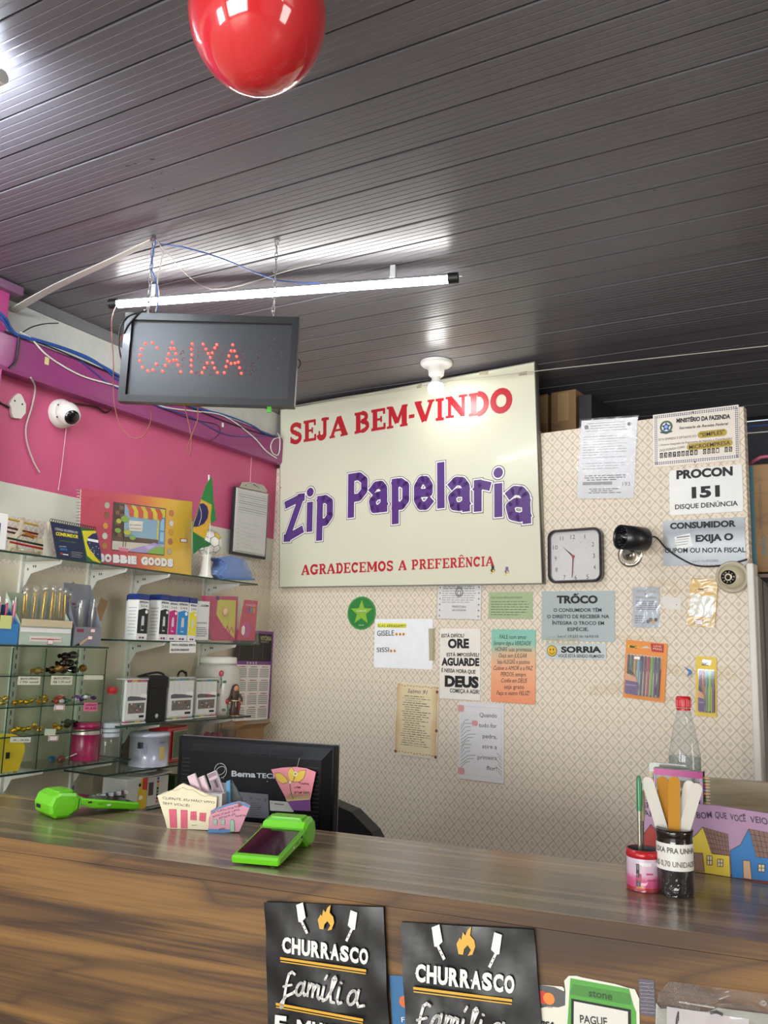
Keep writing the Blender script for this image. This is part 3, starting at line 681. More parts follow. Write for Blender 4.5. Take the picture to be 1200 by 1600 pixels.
# chains
def chain(label, top, sx, sgz):
    k = Thing('chain', label, 'chain', top, 'chains of the hanging sign'); L = top.z-sgz; n = int(L/.019); step = L/n
    k.new('hook', CHROME).tube([(0, 0, 0), (0, 0, -.012), (.006, 0, -.018), (.002, 0, -.024), (-.004, 0, -.018)], .0016, 6).box((0, 0, -.001), (.012, .012, .003))
    for i in range(n):
        zc = -step*(i+.5); a = [2*PI*j/12 for j in range(12)]; d = Vector((math.cos(i*1.5708+.4), math.sin(i*1.5708+.4), 0))
        k.new('link', pm('8e8e8e', .3, .9, noise=.1)).tube([Vector((0, 0, zc+math.sin(t)*step*.66))+d*(.0045*math.cos(t)) for t in a], .0013, 5, closed=True)
cz = (SG.hit(240, 490)).z
chain('steel chain holding the left end of the hanging sign, wrapped in wires', Vector((c1.x, c1.y, CEIL)), 0, cz-.005)
chain('bare steel chain holding the right end of the hanging sign', Vector((c2.x, c2.y, CEIL)), 0, SG.hit(431, 496).z-.005)

BLUE, WHT, BLK, BRN, GRY = pm('27509c', .35), pm('dcdad2', .4), pm('141414', .4), pm('8a4a3c', .45), pm('b9b4a8', .45)
# cables round the sign
q = lambda x, y, d=0.: SG.off(d).hit(x, y)
cable('cable', 'blue wire twisted down the left chain of the hanging sign', [q(243, 376, .01), q(238, 400, .012), q(237, 420, .012), q(244, 440, .012), q(247, 470, .012), q(245, 488, -.01)], .0016, BLUE)
cable('cable', 'dark grey wire looped beside the left chain above the sign', [q(247, 378, -.01), q(254, 395, -.012), q(250, 418, -.012), q(246, 440, -.014), q(248, 462, -.02), q(243, 487, -.02)], .0018, GRY)
cable('cable', 'black cable looping over the top left corner of the hanging sign', [q(190, 562, -.01), q(186, 540, .006), q(188, 512, .009), q(200, 494, .008), q(222, 487, .006), q(236, 486, -.02)], .0022, BLK)
cable('cable', 'short black cable crossing the top left corner of the hanging sign', [q(193, 521, .009), q(200, 508, .009), q(214, 492, .009), q(222, 486, .004), q(226, 484, -.02)], .0022, BLK)
cable('cable', 'red brown wire bulging from the left edge of the hanging sign', [q(193, 520, -.03), q(187, 535, -.02), q(187, 552, -.02), q(191, 566, -.03)], .0016, BRN)
cable('cable', 'long red brown wire dropping from the tube lamp and looping under the sign', [ta+Vector((.03, 0, -.01)), q(174, 500, -.03), q(177, 560, -.02), q(178, 620, -.02), q(186, 660, -.02), q(205, 684, -.02), q(225, 680, -.02), q(236, 655, -.02), q(233, 634, -.02)], .0016, BRN)
cable('cable', 'red brown wire loop hanging below the middle of the sign', [q(288, 634, -.01), q(296, 665, -.01), q(299, 688, -.01), q(297, 712, -.01), q(293, 700, -.01), q(302, 675, -.01), q(309, 655, -.01), q(309, 636, -.01)], .0016, BRN)
cable('cable', 'blue wire sagging from the left chain hook to the tube lamp', [q(250, 381, -.02), onz(290, 387, 2.64), onz(350, 405, 2.63), onz(410, 430, 2.63), onz(460, 441, 2.64), onz(600, 442, 2.645), onz(706, 428, 2.65)], .0018, BLUE)
cable('cable', 'thin grey wire lying along the ceiling behind the tube lamp', [onz(250, 384, 2.65), onz(330, 452, 2.652), onz(460, 420, 2.652), onz(500, 412, 2.652)], .0012, GRY)
k = Thing('mounting_strip', 'flat grey white strip running from ceiling hook to left wall', 'strip', onz(240, 374, 2.645))
a_, b_, c_, d_ = onz(238, 375, 2.648), onz(170, 408, 2.642), onz(85, 448, 2.636), onx(20, 485, -2.452); d_.z = min(d_.z, 2.66)
mbs = k.p('strip', pm('b5b0a8', .5)); pts = smooth_pts([a_, b_, c_, d_], 6); o0 = onz(240, 374, 2.645)
vs = []
for i, pnt in enumerate(pts):
    tt = (pts[min(i+1, len(pts)-1)]-pts[max(i-1, 0)]).normalized(); sd = tt.cross(Vector((0, 0, 1))).normalized()*(.008+.008*i/len(pts))
    vs += [pnt-sd-o0, pnt+sd-o0, pnt+sd-o0-Vector((0, 0, .004)), pnt-sd-o0-Vector((0, 0, .004))]
fs = []
for i in range(len(pts)-1):
    for j in range(4): fs.append((i*4+j, i*4+(j+1) % 4, i*4+4+(j+1) % 4, i*4+4+j))
mbs.add(vs, fs)
k.p('screw', CHROME).lathe([(.006, .0), (.006, .012), (.002, .014)], 10)

# ================================================================== LEFT WALL, UPPER PART
B1 = lambda x, y, X=-2.40: onx(x, y, X)
cable('cable', 'thick blue cable bundle along the top of the pink duct', [B1(-12, 480, -2.38), B1(8, 497, -2.38), B1(16, 512, -2.395), B1(30, 525), B1(75, 537), B1(120, 553), B1(160, 572), B1(190, 590)], .0055, BLUE)
cable('cable', 'second blue cable tied over the white plaster beside the duct', [B1(-12, 487, -2.38), B1(6, 502, -2.38), B1(20, 520), B1(60, 531), B1(110, 547), B1(150, 565), B1(190, 597), B1(240, 617), B1(300, 636), B1(350, 648), B1(392, 664), B1(412, 676), B1(432, 682)], .004, BLUE)
cable('cable', 'black cable lying along the top edge of the pink duct', [B1(8, 518), B1(60, 535), B1(120, 560), B1(190, 590), B1(260, 620), B1(330, 650), B1(390, 672), B1(433, 684)], .003, BLK)
cable('cable', 'white cable sagging across the face of the pink duct', [B1(32, 519), B1(48, 528), B1(70, 552), B1(100, 573), B1(135, 590), B1(190, 606), B1(250, 634), B1(300, 642), B1(350, 650), B1(395, 682), B1(415, 704), B1(432, 716)], .0032, WHT)
cable('cable', 'thin blue cable crossing the duct to its right end', [B1(125, 563), B1(150, 583), B1(175, 602), B1(240, 632), B1(300, 652), B1(350, 678), B1(390, 682), B1(430, 680)], .0022, BLUE)
cable('cable', 'white cable coil hanging at the right end of the duct', [B1(436, 684), B1(428, 686), B1(423, 697), B1(426, 708), B1(434, 711), B1(437, 700), B1(437, 684), B1(434, 677)], .003, WHT)
cable('cable', 'black cable stub sticking up over the white plaster', [B1(34, 520), B1(50, 511), B1(70, 506), B1(91, 505)], .0022, BLK)
cable('cable', 'black tie hanging round the left end of the pink duct', [B1(30, 524, -2.398), B1(28, 545, -2.398), B1(24, 565, -2.398), B1(14, 575, -2.40)], .004, BLK)
cable('cable', 'pale cable hanging down the pink wall beside the round plate', [B1(48, 590, -2.40), B1(55, 606, -2.44), B1(50, 635, -2.452), B1(41, 665, -2.452), B1(42, 690, -2.452), B1(52, 720, -2.452), B1(62, 738, -2.452)], .0028, GRY)
cable('cable', 'dark cable from the dome camera under the duct', [B1(95, 628, -2.44), B1(120, 631, -2.45), B1(150, 636, -2.45), B1(165, 645, -2.45), B1(178, 636, -2.43), B1(200, 632, -2.43)], .003, BLK)
cable('cable', 'thin pale cord hanging down the pink wall under the dome camera', [B1(104, 664, -2.455), B1(100, 700, -2.455), B1(95, 740, -2.455), B1(91, 766, -2.455)], .0014, pm('e3b8c8'))
cable('cable', 'thin pink cord from the duct down to the clipboard', [B1(393, 711, -2.45), B1(392, 730, -2.45), B1(391, 753, -2.435)], .0012, pm('e8b6c6'))
cable('cable', 'thin black wire with a clip along the lower right of the duct', [B1(245, 635, -2.40), B1(300, 655, -2.40), B1(340, 664, -2.40), B1(341, 680, -2.40), B1(326, 690, -2.40)], .0014, BLK)
# dome security camera on the pink wall
dc = B1(94, 647, LWX)
k = Thing('dome_camera', 'white dome security camera with black lens on the pink wall', 'camera', basis(dc, Vector((0, 1, 0)), Vector((0, 0, 1)), Vector((1, 0, 0))))
wc = pm('dcd7cf', .35)
k.p('base', wc).lathe([(.052, 0), (.052, .016), (.044, .026)], 28)
ld = (CAM-dc).normalized(); ld = Vector((ld.y+.45, ld.z-.25, ld.x+.1)).normalized()
k.p('housing', wc).ball((.006, 0, .030), .042, 24, 16)
R3 = ld.to_track_quat('Z', 'Y').to_matrix().to_4x4(); R3.translation = Vector((.006, 0, .030))+ld*.012
k.p('lens_ring', wc).lathe([(.036, 0), (.035, .020), (.028, .026)], 26, R3)
k.p('lens', pm('0c0c10', .1, coat=.6)).lathe([(.026, .024), (.026, .028), (.015, .032), (1e-5, .033)], 26, R3, cap=False)
k.p('screw', BLACK).lathe([(.003, 0), (.003, .002)], 8, Matrix.Translation((-.034, .022, .026))).lathe([(.003, 0), (.003, .002)], 8, Matrix.Translation((-.034, -.022, .026)))
pc = B1(25, 636, LWX)
k = Thing('cover_plate', 'small white round cable cover on pink wall near frame edge', 'plate', basis(pc, Vector((0, 1, 0)), Vector((0, 0, 1)), Vector((1, 0, 0))))
k.p('plate', pm('d8d3c8', .6, bump=.3)).prism([(.035*(1+.12*math.sin(i*2.3)+.05*math.sin(i*5))*math.cos(2*PI*i/18)*.85, .043*(1+.1*math.sin(i*1.7))*math.sin(2*PI*i/18)) for i in range(18)], 0, .012)
for sx, sy in ((-.016, .016), (.014, .012)): k.new('hole', BLACK).disc(sx, sy, .0035, .0125, 10)
k.p('tail_wire', BLK).tube([(-.03, -.01, .004), (-.06, -.004, .004), (-.09, .012, .004)], .003, 6)
st = B1(73, 564, -2.4035)
k = Thing('sticker', 'tiny yellow paper scrap stuck on the pink duct', 'sticker', basis(st, Vector((0, 1, 0)), Vector((0, 0, 1)), Vector((1, 0, 0)))); k.p('paper', pm('d8c98a')).prism(rrect(.017, .026, .002), 0, .001)
st = B1(348, 664, -2.4035)
k = Thing('sticker', 'tiny white scrap stuck near the right end of the duct', 'sticker', basis(st, Vector((0, 1, 0)), Vector((0, 0, 1)), Vector((1, 0, 0)))); k.p('paper', pm('e8e4dc')).prism(rrect(.013, .019, .002), 0, .001)

# ================================================================== ON THE PARTITION
RED_T, PUR, PURD = pm('b8202c', .35), pm('55347c', .35), pm('2c1540', .4)
# welcome sign
s = Sheet('welcome_sign', 'large white board reading SEJA BEM-VINDO Zip Papelaria AGRADECEMOS A PREFERENCIA', 'sign', PANEL, [(438, 640), (836, 565), (848, 912), (436, 918)], .002, .028)
P = [s.pl.uv(*q) for q in [(438, 640), (836, 565), (848, 912), (436, 918)]]
lq = [(u-s.cx, v-s.cy) for u, v in P]; s.ang = 0; s.o.matrix_world = s.pl.M(s.cx, s.cy)
topz = CEIL-.004-s.cy; lq[0] = (lq[0][0], min(lq[0][1], topz)); lq[1] = (lq[1][0], min(lq[1][1], topz))
s.p('board', pm('d6d6c0', .28, noise=.03, scale=3, coat=.15)).prism([lq[3], lq[2], lq[1], lq[0]], -.027, 0)
EDG = pm('8f8d86', .4)
for i in range(4):
    a, b = lq[i], lq[(i+1) % 4]; d = Vector((b[0]-a[0], b[1]-a[1])).normalized(); nn = Vector((d.y, -d.x))*-.0035
    s.new('edge_trim', EDG if i != 1 else pm('5a5850', .5)).prism([a, b, (b[0]+nn.x*-1, b[1]+nn.y*-1) if False else (b[0]-nn.x, b[1]-nn.y), (a[0]-nn.x, a[1]-nn.y)], -.028, .0015)
for x, y in ((437+2, 762), (833, 711)): s.new('screw', CHROME).disc(*s.l(x, y), .003, .001, 8)
c5 = lambda x, y: s.l(420+x/2.7273, 560+y/2.7273)
def cq(*a): return [c5(*p) for p in a]
caps = [('S', 88, 144, 280, 272, 366, 358), ('E', 147, 204, 268, 258, 357, 348), ('J', 207, 259, 258, 250, 349, 339), ('A', 259, 337, 252, 240, 342, 326),
        ('B', 364, 431, 234, 222, 323, 307), ('E', 435, 500, 221, 210, 311, 300), ('M', 503, 592, 208, 195, 301, 286), ('-', 594, 624, 200, 195, 285, 280),
        ('V', 622, 706, 186, 174, 278, 266), ('I', 706, 752, 174, 168, 267, 262), ('N', 752, 846, 166, 152, 256, 244), ('D', 850, 940, 152, 139, 248, 236), ('O', 944, 1038, 137, 122, 238, 226)]
for ch, x0, x1, ya, yb, yc, yd in caps: serif_quad(s.new('letter', RED_T), ch, cq((x0, ya), (x1, yb), (x1, yd), (x0, yc)), .0006, 1.12)
txt = 'AGRADECEMOS A PREFERÊNCIA'
wd = {'I': .55, 'M': 1.35, ' ': .5, 'G': 1.05, 'A': 1.08, 'O': 1.0, 'J': .8}
tot = sum(wd.get(c, .92) for c in txt); x = 138.
for ch in txt:
    wch = wd.get(ch, .92)*(962-138)/tot
    if ch != ' ':
        f0, f1 = (x-138)/824, (x+wch*.95-138)/824
        serif_quad(s.new('small_letter', RED_T), ch, cq((x, 880-38*f0), (x+wch*.95, 880-38*f1), (x+wch*.95, 924-40*f1), (x, 924-40*f0)), .0006, 1.0)
    x += wch
big = [('Z', (65, 607), (157, 562), (152, 745), (62, 798)), ('i', (160, 550), (196, 545), (190, 742), (157, 750)), ('p', (202, 583), (281, 566), (277, 770), (197, 788)),
       ('P', (333, 487), (430, 472), (425, 676), (331, 689)), ('a', (424, 522), (511, 510), (512, 660), (421, 670)), ('p', (517, 508), (608, 497), (605, 706), (519, 716)),
       ('e', (613, 498), (706, 490), (706, 652), (613, 655)), ('l', (713, 436), (754, 434), (754, 648), (715, 646)), ('a', (760, 494), (862, 500), (865, 664), (758, 652)),
       ('r', (867, 508), (955, 514), (951, 672), (868, 657)), ('i', (957, 460), (1000, 460), (1001, 690), (957, 680)), ('a', (1006, 530), (1116, 540), (1126, 722), (1004, 690))]
FAT = {'Z': [[(0, 1), (1, 1), (0, 0), (1, 0)]], 'i': [[(.5, 0), (.5, .62)]], 'l': [[(.5, 0), (.5, 1)]], 'r': [[(0, 0), (0, 1)], [(0, .8), (.4, 1), (1, .97)]],
 'p': [[(0, 0), (0, 1)], [(0, .95), (.5, 1), (1, .88), (1, .50), (.6, .36), (0, .38)]], 'P': [[(0, 0), (0, 1)], [(0, 1), (.6, 1), (1, .86), (1, .58), (.6, .42), (0, .42)]],
 'a': [[(.04, .84), (.3, 1), (.75, 1), (1, .82), (1, 0)], [(1, .58), (.35, .54), (0, .34), (.15, 0), (.6, .0), (1, .18)]], 'e': [[(.05, .5), (1, .5), (1, .78), (.7, 1), (.3, 1), (0, .76), (0, .24), (.3, 0), (.75, 0), (1, .14)]]}
def fat_letter(mb, ch, q, hw, ins, z):
    TL, TR, BR, BL = q; W = math.hypot(BR[0]-BL[0], BR[1]-BL[1]); H = math.hypot(TL[0]-BL[0], TL[1]-BL[1]); ix, iy = min(.5, ins/W), min(.5, ins/H)
    def mp(x, y):
        x = ix+x*(1-2*ix); y = iy+y*(1-2*iy); t = (TL[0]+(TR[0]-TL[0])*x, TL[1]+(TR[1]-TL[1])*x); o = (BL[0]+(BR[0]-BL[0])*x, BL[1]+(BR[1]-BL[1])*x)
        return (o[0]+(t[0]-o[0])*y, o[1]+(t[1]-o[1])*y)
    for st_ in FAT[ch]:
        P_ = [mp(*p) for p in st_]
        for i_, (a, b) in enumerate(zip(P_, P_[1:])):
            z += 2.5e-5; d = math.hypot(b[0]-a[0], b[1]-a[1]) or 1e-6; ux, uy = (b[0]-a[0])/d, (b[1]-a[1])/d; e0 = hw if i_ == 0 else 0; e1 = hw if i_ == len(P_)-2 else 0
            mb.flat([(a[0]-ux*e0-uy*hw, a[1]-uy*e0+ux*hw), (a[0]-ux*e0+uy*hw, a[1]-uy*e0-ux*hw), (b[0]+ux*e1+uy*hw, b[1]+uy*e1-ux*hw), (b[0]+ux*e1-uy*hw, b[1]+uy*e1+ux*hw)], z)
            if e1 == 0: mb.disc(b[0], b[1], hw, z, 14) if ch != 'Z' else mb.flat([(b[0]-hw*1.2, b[1]-hw), (b[0]+hw*1.2, b[1]-hw), (b[0]+hw*1.2, b[1]+hw), (b[0]-hw*1.2, b[1]+hw)], z)
    if ch == 'i': mb.disc(*mp(.5, 1), hw*1.18, z, 18)
for ch, *qd in big:
    qq = cq(*qd); m_ = s.new('letter', PUR)
    fat_letter(s.new('letter_outline', PURD, m_), ch, qq, .0258, .0255, .0006); fat_letter(s.new('letter_border', pm('f0f0ea', .35), m_), ch, qq, .0232, .0255, .0011); fat_letter(m_, ch, qq, .0180, .0255, .0017)
for x, y, c1_, c2_ in ((955, 903, '2a2a2a', 'd8c23a'), (1015, 908, '7a5c9c', 'd8c23a')):
    m1 = s.p('small_sticker', pm(c1_)); X, Y = c5(x, y); m1.disc(X, Y, .010, .0008, 12, .008).disc(X, Y+.012, .007, .0009, 12); s.p('small_sticker_accent', pm(c2_)).disc(X+.003, Y-.002, .005, .0013, 10).disc(X-.006, Y-.012, .004, .0013, 8)
for (x0, y0, x1, y1) in ((895, 62, 935, 60), (1065, 66, 1100, 62), (630, 120, 650, 116)):
    s.new('tape_scrap', film('e8e0c8', 1.4, .2, bump=.5, dens=.4, name='old_tape')).flat([c5(x0, y0+8), c5(x1, y1+8), c5(x1+2, y1-8), c5(x0+4, y0-6)], .001)
ea_, eb_ = PANEL.off(.02).hit(1000, 562), PANEL.off(-.05).hit(1240, 536); EXT = [ea_+(eb_-ea_)*t for t in (1., 2., 4., 8.)]
for v_ in EXT: v_.z = min(v_.z, 2.652)
cable('cable', 'thin grey wire stretched across the top of the welcome sign to the right', [PANEL.off(.06).hit(462, 634), PANEL.off(.06).hit(560, 617), PANEL.off(.06).hit(700, 597), PANEL.off(.06).hit(836, 580), PANEL.off(.02).hit(1000, 562), *EXT], .0018, GRY)

def lines(s, rows, mat=INK, part='lettering'):
    for r in rows: s.t(r[0], r[1], r[2], r[3], mat, part, **(r[4] if len(r) > 4 else {}))
RAG = dict(bold=.02); BB = dict(bold=.05)
s = Sheet('certificate', 'white fire certificate sheet inside a glossy plastic sleeve, left of the ministry plaque', 'paper', PANEL, [(905, 657), (990, 653), (996, 777), (905, 780)])
s.board(pm('dcdcdf')); LGT = pm('a6a6aa'); s.micro(.06, .94, .84, .97, 4, LGT, .3, center=True); s.micro(.06, .9, .50, .80, 9, LGT, .28, ragged=.5); s.micro(.06, .85, .36, .46, 3, LGT, .3); s.frect(.09, .17, .62, .21, pm('9a9a98')); s.micro(.1, .9, .22, .30, 3, center=True)
s.micro(.2, .8, .06, .13, 3, center=True); s.ft('193', .80, .93, .15, .05, INKG); s.fdisc(.1, .91, .04, INKG); s.fdisc(.86, .92, .03, INKG)
s.p('sleeve', CLEAR).add([(x*s.w*.53, y*s.h*.52, .003+.004*((i*7) % 3)/2) for i, (x, y) in enumerate([(a, b) for b in (-1, -.3, .4, 1) for a in (-1, 0, 1)])], [(j*3+i, j*3+i+1, j*3+i+4, j*3+i+3) for j in range(3) for i in range(2)], True)
s = Sheet('ministry_plaque', 'cream tax ministry plaque with dotted blue border and two gold labels', 'sign', PANEL, [(1018, 648), (1153, 633), (1157, 718), (1023, 731)], .002, .0015)
s.board(pm('e6ddd0', .3)); NAVY = pm('2f3c6a', .5); GOLD = pm('b49a34', .35)
for i in range(38):
    for yy in (.045, .075, .925, .955): s.frect(.02+.0255*i, yy, .035+.0255*i, yy+.018, NAVY, 'dotted_border')
for i in range(24):
    for xx in (.02, .04, .96, .978): s.frect(xx, .05+.038*i, xx+.011, .072+.038*i, NAVY, 'dotted_border')
lines(s, [('MINISTÉRIO DA FAZENDA', (1057, 661), (1141, 654), 7, dict(bold=.045)), ('Secretaria da Receita Federal', (1061, 671), (1137, 664), 4.2, dict(shear=.25, bold=.015)),
          ('ESTA EMPRESA É OPTANTE DO', (1029, 689), (1088, 683), 3.5), ('( Sistema Integrado de Pagamento de Imposto e Contribuição)', (1030, 697), (1144, 686), 3.0), ('ENQUADRADA COMO', (1031, 706), (1070, 700), 3.5)])
for (x0, x1, y, yr, tx) in ((1090, 1136, 680, 675, '"SIMPLES"'), (1073, 1145, 699, 691.5, 'MICROEMPRESA')):
    a, b = s.l(x0, y), s.l(x1, yr); m1 = s.p('gold_label', GOLD); dx, dy = b[0]-a[0], b[1]-a[1]; L = math.hypot(dx, dy); r = .0125
    cx_, cy_ = (a[0]+b[0])/2, (a[1]+b[1])/2; an = math.atan2(dy, dx)
    m1.flat([(cx_+px*math.cos(an)-py*math.sin(an), cy_+px*math.sin(an)+py*math.cos(an)) for px, py in rrect(L, 2*r, r*.98, 5)], .0006)
    s.t(tx, (x0+4, y+3), (x1-4, yr+3), 6, z=.001, bold=.01)
for i, g in enumerate('032708048 0001 05'):
    if g == ' ': continue
    x = 1031+i*6.75; y = 716-i*.62
    s.p('number_block', INK).flat([s.l(x, y), s.l(x+5, y-.5), s.l(x+5, y-8.5), s.l(x, y-8)], .0006); s.t(g, (x+1, y-1.2), (x+4, y-1.4), 5.2, pm('e8e0d0'), 'number', z=.0010)
X, Y = s.l(1041, 667); s.p('emblem_wreath', pm('3c6a3c')).ring(X, Y, .016, .023, .0006, 18); m1 = s.p('emblem', pm('26489a'))
m1.flat([(X+.018*(1 if i % 2 == 0 else .5)*math.cos(PI/2+i*PI/5), Y+.018*(1 if i % 2 == 0 else .5)*math.sin(PI/2+i*PI/5)) for i in range(10)], .0008); s.p('emblem_disc', pm('8fb4dc')).disc(X, Y, .006, .0011, 12)
s.p('emblem_ribbon', NAVY).line([(X-.02, Y-.018), (X, Y-.024), (X+.02, Y-.018)], .005, .0008)
for x, y in ((1083, 644), (1086, 722)): s.new('screw', BLACK).disc(*s.l(x, y), .003, .0012, 8)
s = Sheet('procon_plaque', 'white rounded plaque reading PROCON 151 DISQUE DENÚNCIA', 'sign', PANEL, [(1044, 735), (1158, 726), (1163, 798), (1048, 806)], .002, .0015)
s.board(pm('e8e8e4', .3), rad=.008); lines(s, [('PROCON', (1057, 749), (1145, 743), 14, BB), ('151', (1081, 779), (1125, 776), 18, BB), ('DISQUE DENÚNCIA', (1055, 796), (1153, 790), 7.5, RAG)])
ALU = mat_grad('brushed_silver', 1, [(0., '9a9d9f'), (.45, 'b9bcbc'), (.75, '8e9294'), (1., 'a4a7a8')], -.08, .08, .3, .25)
s = Sheet('invoice_plaque', 'silver plaque reading CONSUMIDOR EXIJA O CUPOM OU NOTA FISCAL', 'sign', PANEL, [(1034, 814), (1161, 808), (1168, 881), (1038, 884)], .002, .0015)
s.board(ALU, rad=.006); lines(s, [('CONSUMIDOR', (1047, 827), (1150, 823), 10, BB), ('EXIJA O', (1087, 847), (1146, 844), 11, BB), ('CUPOM OU NOTA FISCAL', (1039, 864), (1165, 863), 7.5, RAG)])
s.ft('Lei nº 15.392/2005', .37, .68, .06, .05, INKG)
a = s.l(1068, 846); s.p('receipt_drawing', pm('ecece8')).flat([(a[0]+x*math.cos(.2)-y*math.sin(.2), a[1]+x*math.sin(.2)+y*math.cos(.2)) for x, y in rrect(.055, .045, 0)], .0006)
for i in range(4): s.p('receipt_lines', INKG).line([(a[0]-.022-.002*i, a[1]+.014-i*.009), (a[0]+.020-.002*i, a[1]+.018-i*.009)], .0015 if i else .004, .001)
s = Sheet('change_plaque', 'pale grey plaque headed TRÔCO about the right to change', 'sign', PANEL, [(845, 923), (959, 924), (962, 1002), (848, 1001)], .002, .001)
s.board(pm('a9b5b5', .32, noise=.03), rad=.002)
lines(s, [('TRÔCO', (870, 943), (934, 943), 12.5, BB), ('O CONSUMIDOR TÊM', (865, 956), (940, 956), 5.5, RAG), ('O DIREITO DE RECEBER NA', (855, 966), (952, 966), 5.5, RAG), ('ÍNTEGRA O TROCO EM', (863, 976), (944, 976.5), 5.5, RAG), ('ESPÉCIE.', (887, 986), (920, 986), 5.5, RAG), ('Lei nº 19.232 de 16/03/18', (872, 996), (935, 996.5), 4)])
s.p('nail_head', pm('555')) if False else s.new('nail_head', pm('505050', .3, .8)).disc(*s.l(903, 928), .003, .001, 8)
s = Sheet('smile_plaque', 'small pale plaque with yellow smiley reading SORRIA', 'sign', PANEL, [(852, 1005), (946, 1005), (948, 1031), (853, 1029)], .002, .001)
s.board(pm('c2caca', .32, noise=.03), rad=.002); lines(s, [('SORRIA', (877, 1020), (940, 1020), 10, BB), ('VOCÊ ESTÁ SENDO FILMADO', (872, 1027), (944, 1028), 5, dict(bold=.01))])
X, Y = s.l(862.5, 1017); s.p('smiley_rim', INK).disc(X, Y, .0205, .0006, 24); s.p('smiley', pm('e0b428')).disc(X, Y, .0185, .0010, 24)
s.p('smiley_face', INK).disc(X-.006, Y+.005, .0022, .0014, 8, .004).disc(X+.006, Y+.005, .0022, .0014, 8, .004).line([(X+.011*math.cos(t), Y+.011*math.sin(t)) for t in [PI*1.12+PI*.76*i/8 for i in range(9)]], .002, .0014)
s = Sheet('city_permit', 'white city hall permit with crest in a plastic sleeve under the big sign', 'paper', PANEL, [(684, 914), (751, 913), (752, 968), (684, 966)])
s.board(PAPER); s.micro(.1, .9, .86, .97, 2, center=True); X, Y = 0, .035
s.p('crest', INKG).ring(X, Y+.002, .014, .019, .0005, 12).flat(rrect(.018, .020, .003, 3, X, Y), .0007); s.p('crest_shield', PAPER).flat(rrect(.010, .012, .002, 3, X, Y), .0010)
for i in range(3): s.p('crest', INKG).flat(rrect(.006, .008, 0, 1, X-.008+i*.008, Y+.022), .0007)
s.ft('PREFEITURA', .35, .67, .32, .065, INK); s.ft('DE GOIÂNIA', .35, .67, .22, .065, INK); s.micro(.1, .9, .45, .84, 6, pm('b8b8b8'))
for i in range(6):
    for xx in (.05, .95): s.fdisc(xx, .08+.168*i, .018, INKG, n=8)
s.p('sleeve', CLEAR).prism(rrect(s.w*1.06, s.h*1.07, .002), .0015, .0020)
s = Sheet('green_note', 'pale green note on why customers are lost, right of the permit', 'paper', PANEL, [(764, 925), (832, 925), (831, 966), (764, 966)])
s.board(pm('a9c486', .5)); s.ft('POR QUE SE PERDE UM CLIENTE?', .06, .78, .75, .07); s.micro(.05, .95, .08, .68, 6, INK, .22, .25); s.p('sleeve', CLEAR).prism(rrect(s.w*1.04, s.h*1.08, .001), .0012, .0016)
s = Sheet('round_sticker', 'round green sticker with a light green star', 'sticker', PANEL, [(543, 932), (587, 932), (587, 984), (543, 984)])
s.p('disc', pm('2f8040', .4)).prism([(s.w/2*math.cos(t), s.h/2*math.sin(t)) for t in [2*PI*i/40 for i in range(40)]], -.001, 0)
s.p('rim', pm('4da24e', .4)).add([(r*s.w/2*math.cos(2*PI*i/40), r*s.h/2*math.sin(2*PI*i/40), .0004) for r in (.97, .92) for i in range(40)], [(i, 40+i, 40+(i+1) % 40, (i+1) % 40) for i in range(40)])
s.p('star', pm('8cba3c', .4)).flat([(s.w*.40*(1 if i % 2 == 0 else .42)*math.cos(PI/2+i*PI/5), s.h*.39*(1 if i % 2 == 0 else .42)*math.sin(PI/2+i*PI/5)+.002) for i in range(10)], .0004)
s.ft('CLIENTE', .33, .67, .54, .05, pm('e8f0d8')); s.micro(.33, .67, .47, .52, 1, pm('e8f0d8')); s.ft('stone', .42, .6, .12, .05, pm('e8f0d8'))
s = Sheet('staff_note', 'white landscape sheet praising GISELE and SISSI', 'paper', PANEL, [(585, 967), (676, 967), (676, 1046), (585, 1043)])
s.wavy(pm('f0f1f4', .6), amp=.0015)
s.poly([(590, 973.5), (635, 974), (635, 981), (590, 980.5)], pm('e6e84a', .5), 'highlight', .0016)
lines(s, [('ELAS ARRASAM!!!', (591, 980), (634, 980.5), 4.5, dict(z=.0022)), ('GISELE', (589.5, 993.5), (616, 993), 8, dict(z=.002)), ('SISSI', (589, 1019), (608, 1018.5), 7, dict(z=.002))])
for x, y in ((620, 991), (625.5, 991), (631, 991), (611.5, 1017), (617, 1017)): X, Y = s.l(x, y); s.p('emoji', pm('d29a2c')).disc(X, Y, .0062, .0022, 10); s.p('emoji_hand', pm('6a4a1c')).disc(X+.001, Y-.001, .0022, .0026, 6)
s.p('tape', film('dcd6c0', 1.4, .2, dens=.25, name='matte_tape')).flat([s.l(670, 982), s.l(680, 982), s.l(680, 1032), s.l(671, 1032)], .0026)
s = Sheet('prayer_plaque', 'white plaque in bold black ORE AGUARDE DEUS', 'sign', PANEL, [(687, 982), (750, 982), (751, 1095), (687, 1091)], .002, .002)
s.board(pm('ece6dc', .3), rad=.004)
lines(s, [('ESTÁ DIFÍCIL?', (690, 996), (725.5, 996), 5.5, RAG), ('ORE', (700, 1013), (733, 1013), 15, BB), ('ESTÁ IMPOSSÍVEL?', (698, 1025.5), (749, 1026), 5.5, RAG), ('AGUARDE', (690, 1040), (749, 1041), 12.5, BB), ('É NESSA HORA QUE', (690, 1050), (743, 1053), 6, RAG), ('DEUS', (695, 1073), (748, 1075.5), 18, dict(bold=.06)), ('COMEÇA A AGIR!', (703, 1082), (749, 1084.5), 6.5, RAG)])
s = Sheet('love_plaque', 'plaque fading from teal to peach with handwritten advice', 'sign', PANEL, [(768, 983), (836, 984), (837, 1101), (767, 1096)], .002, .002)
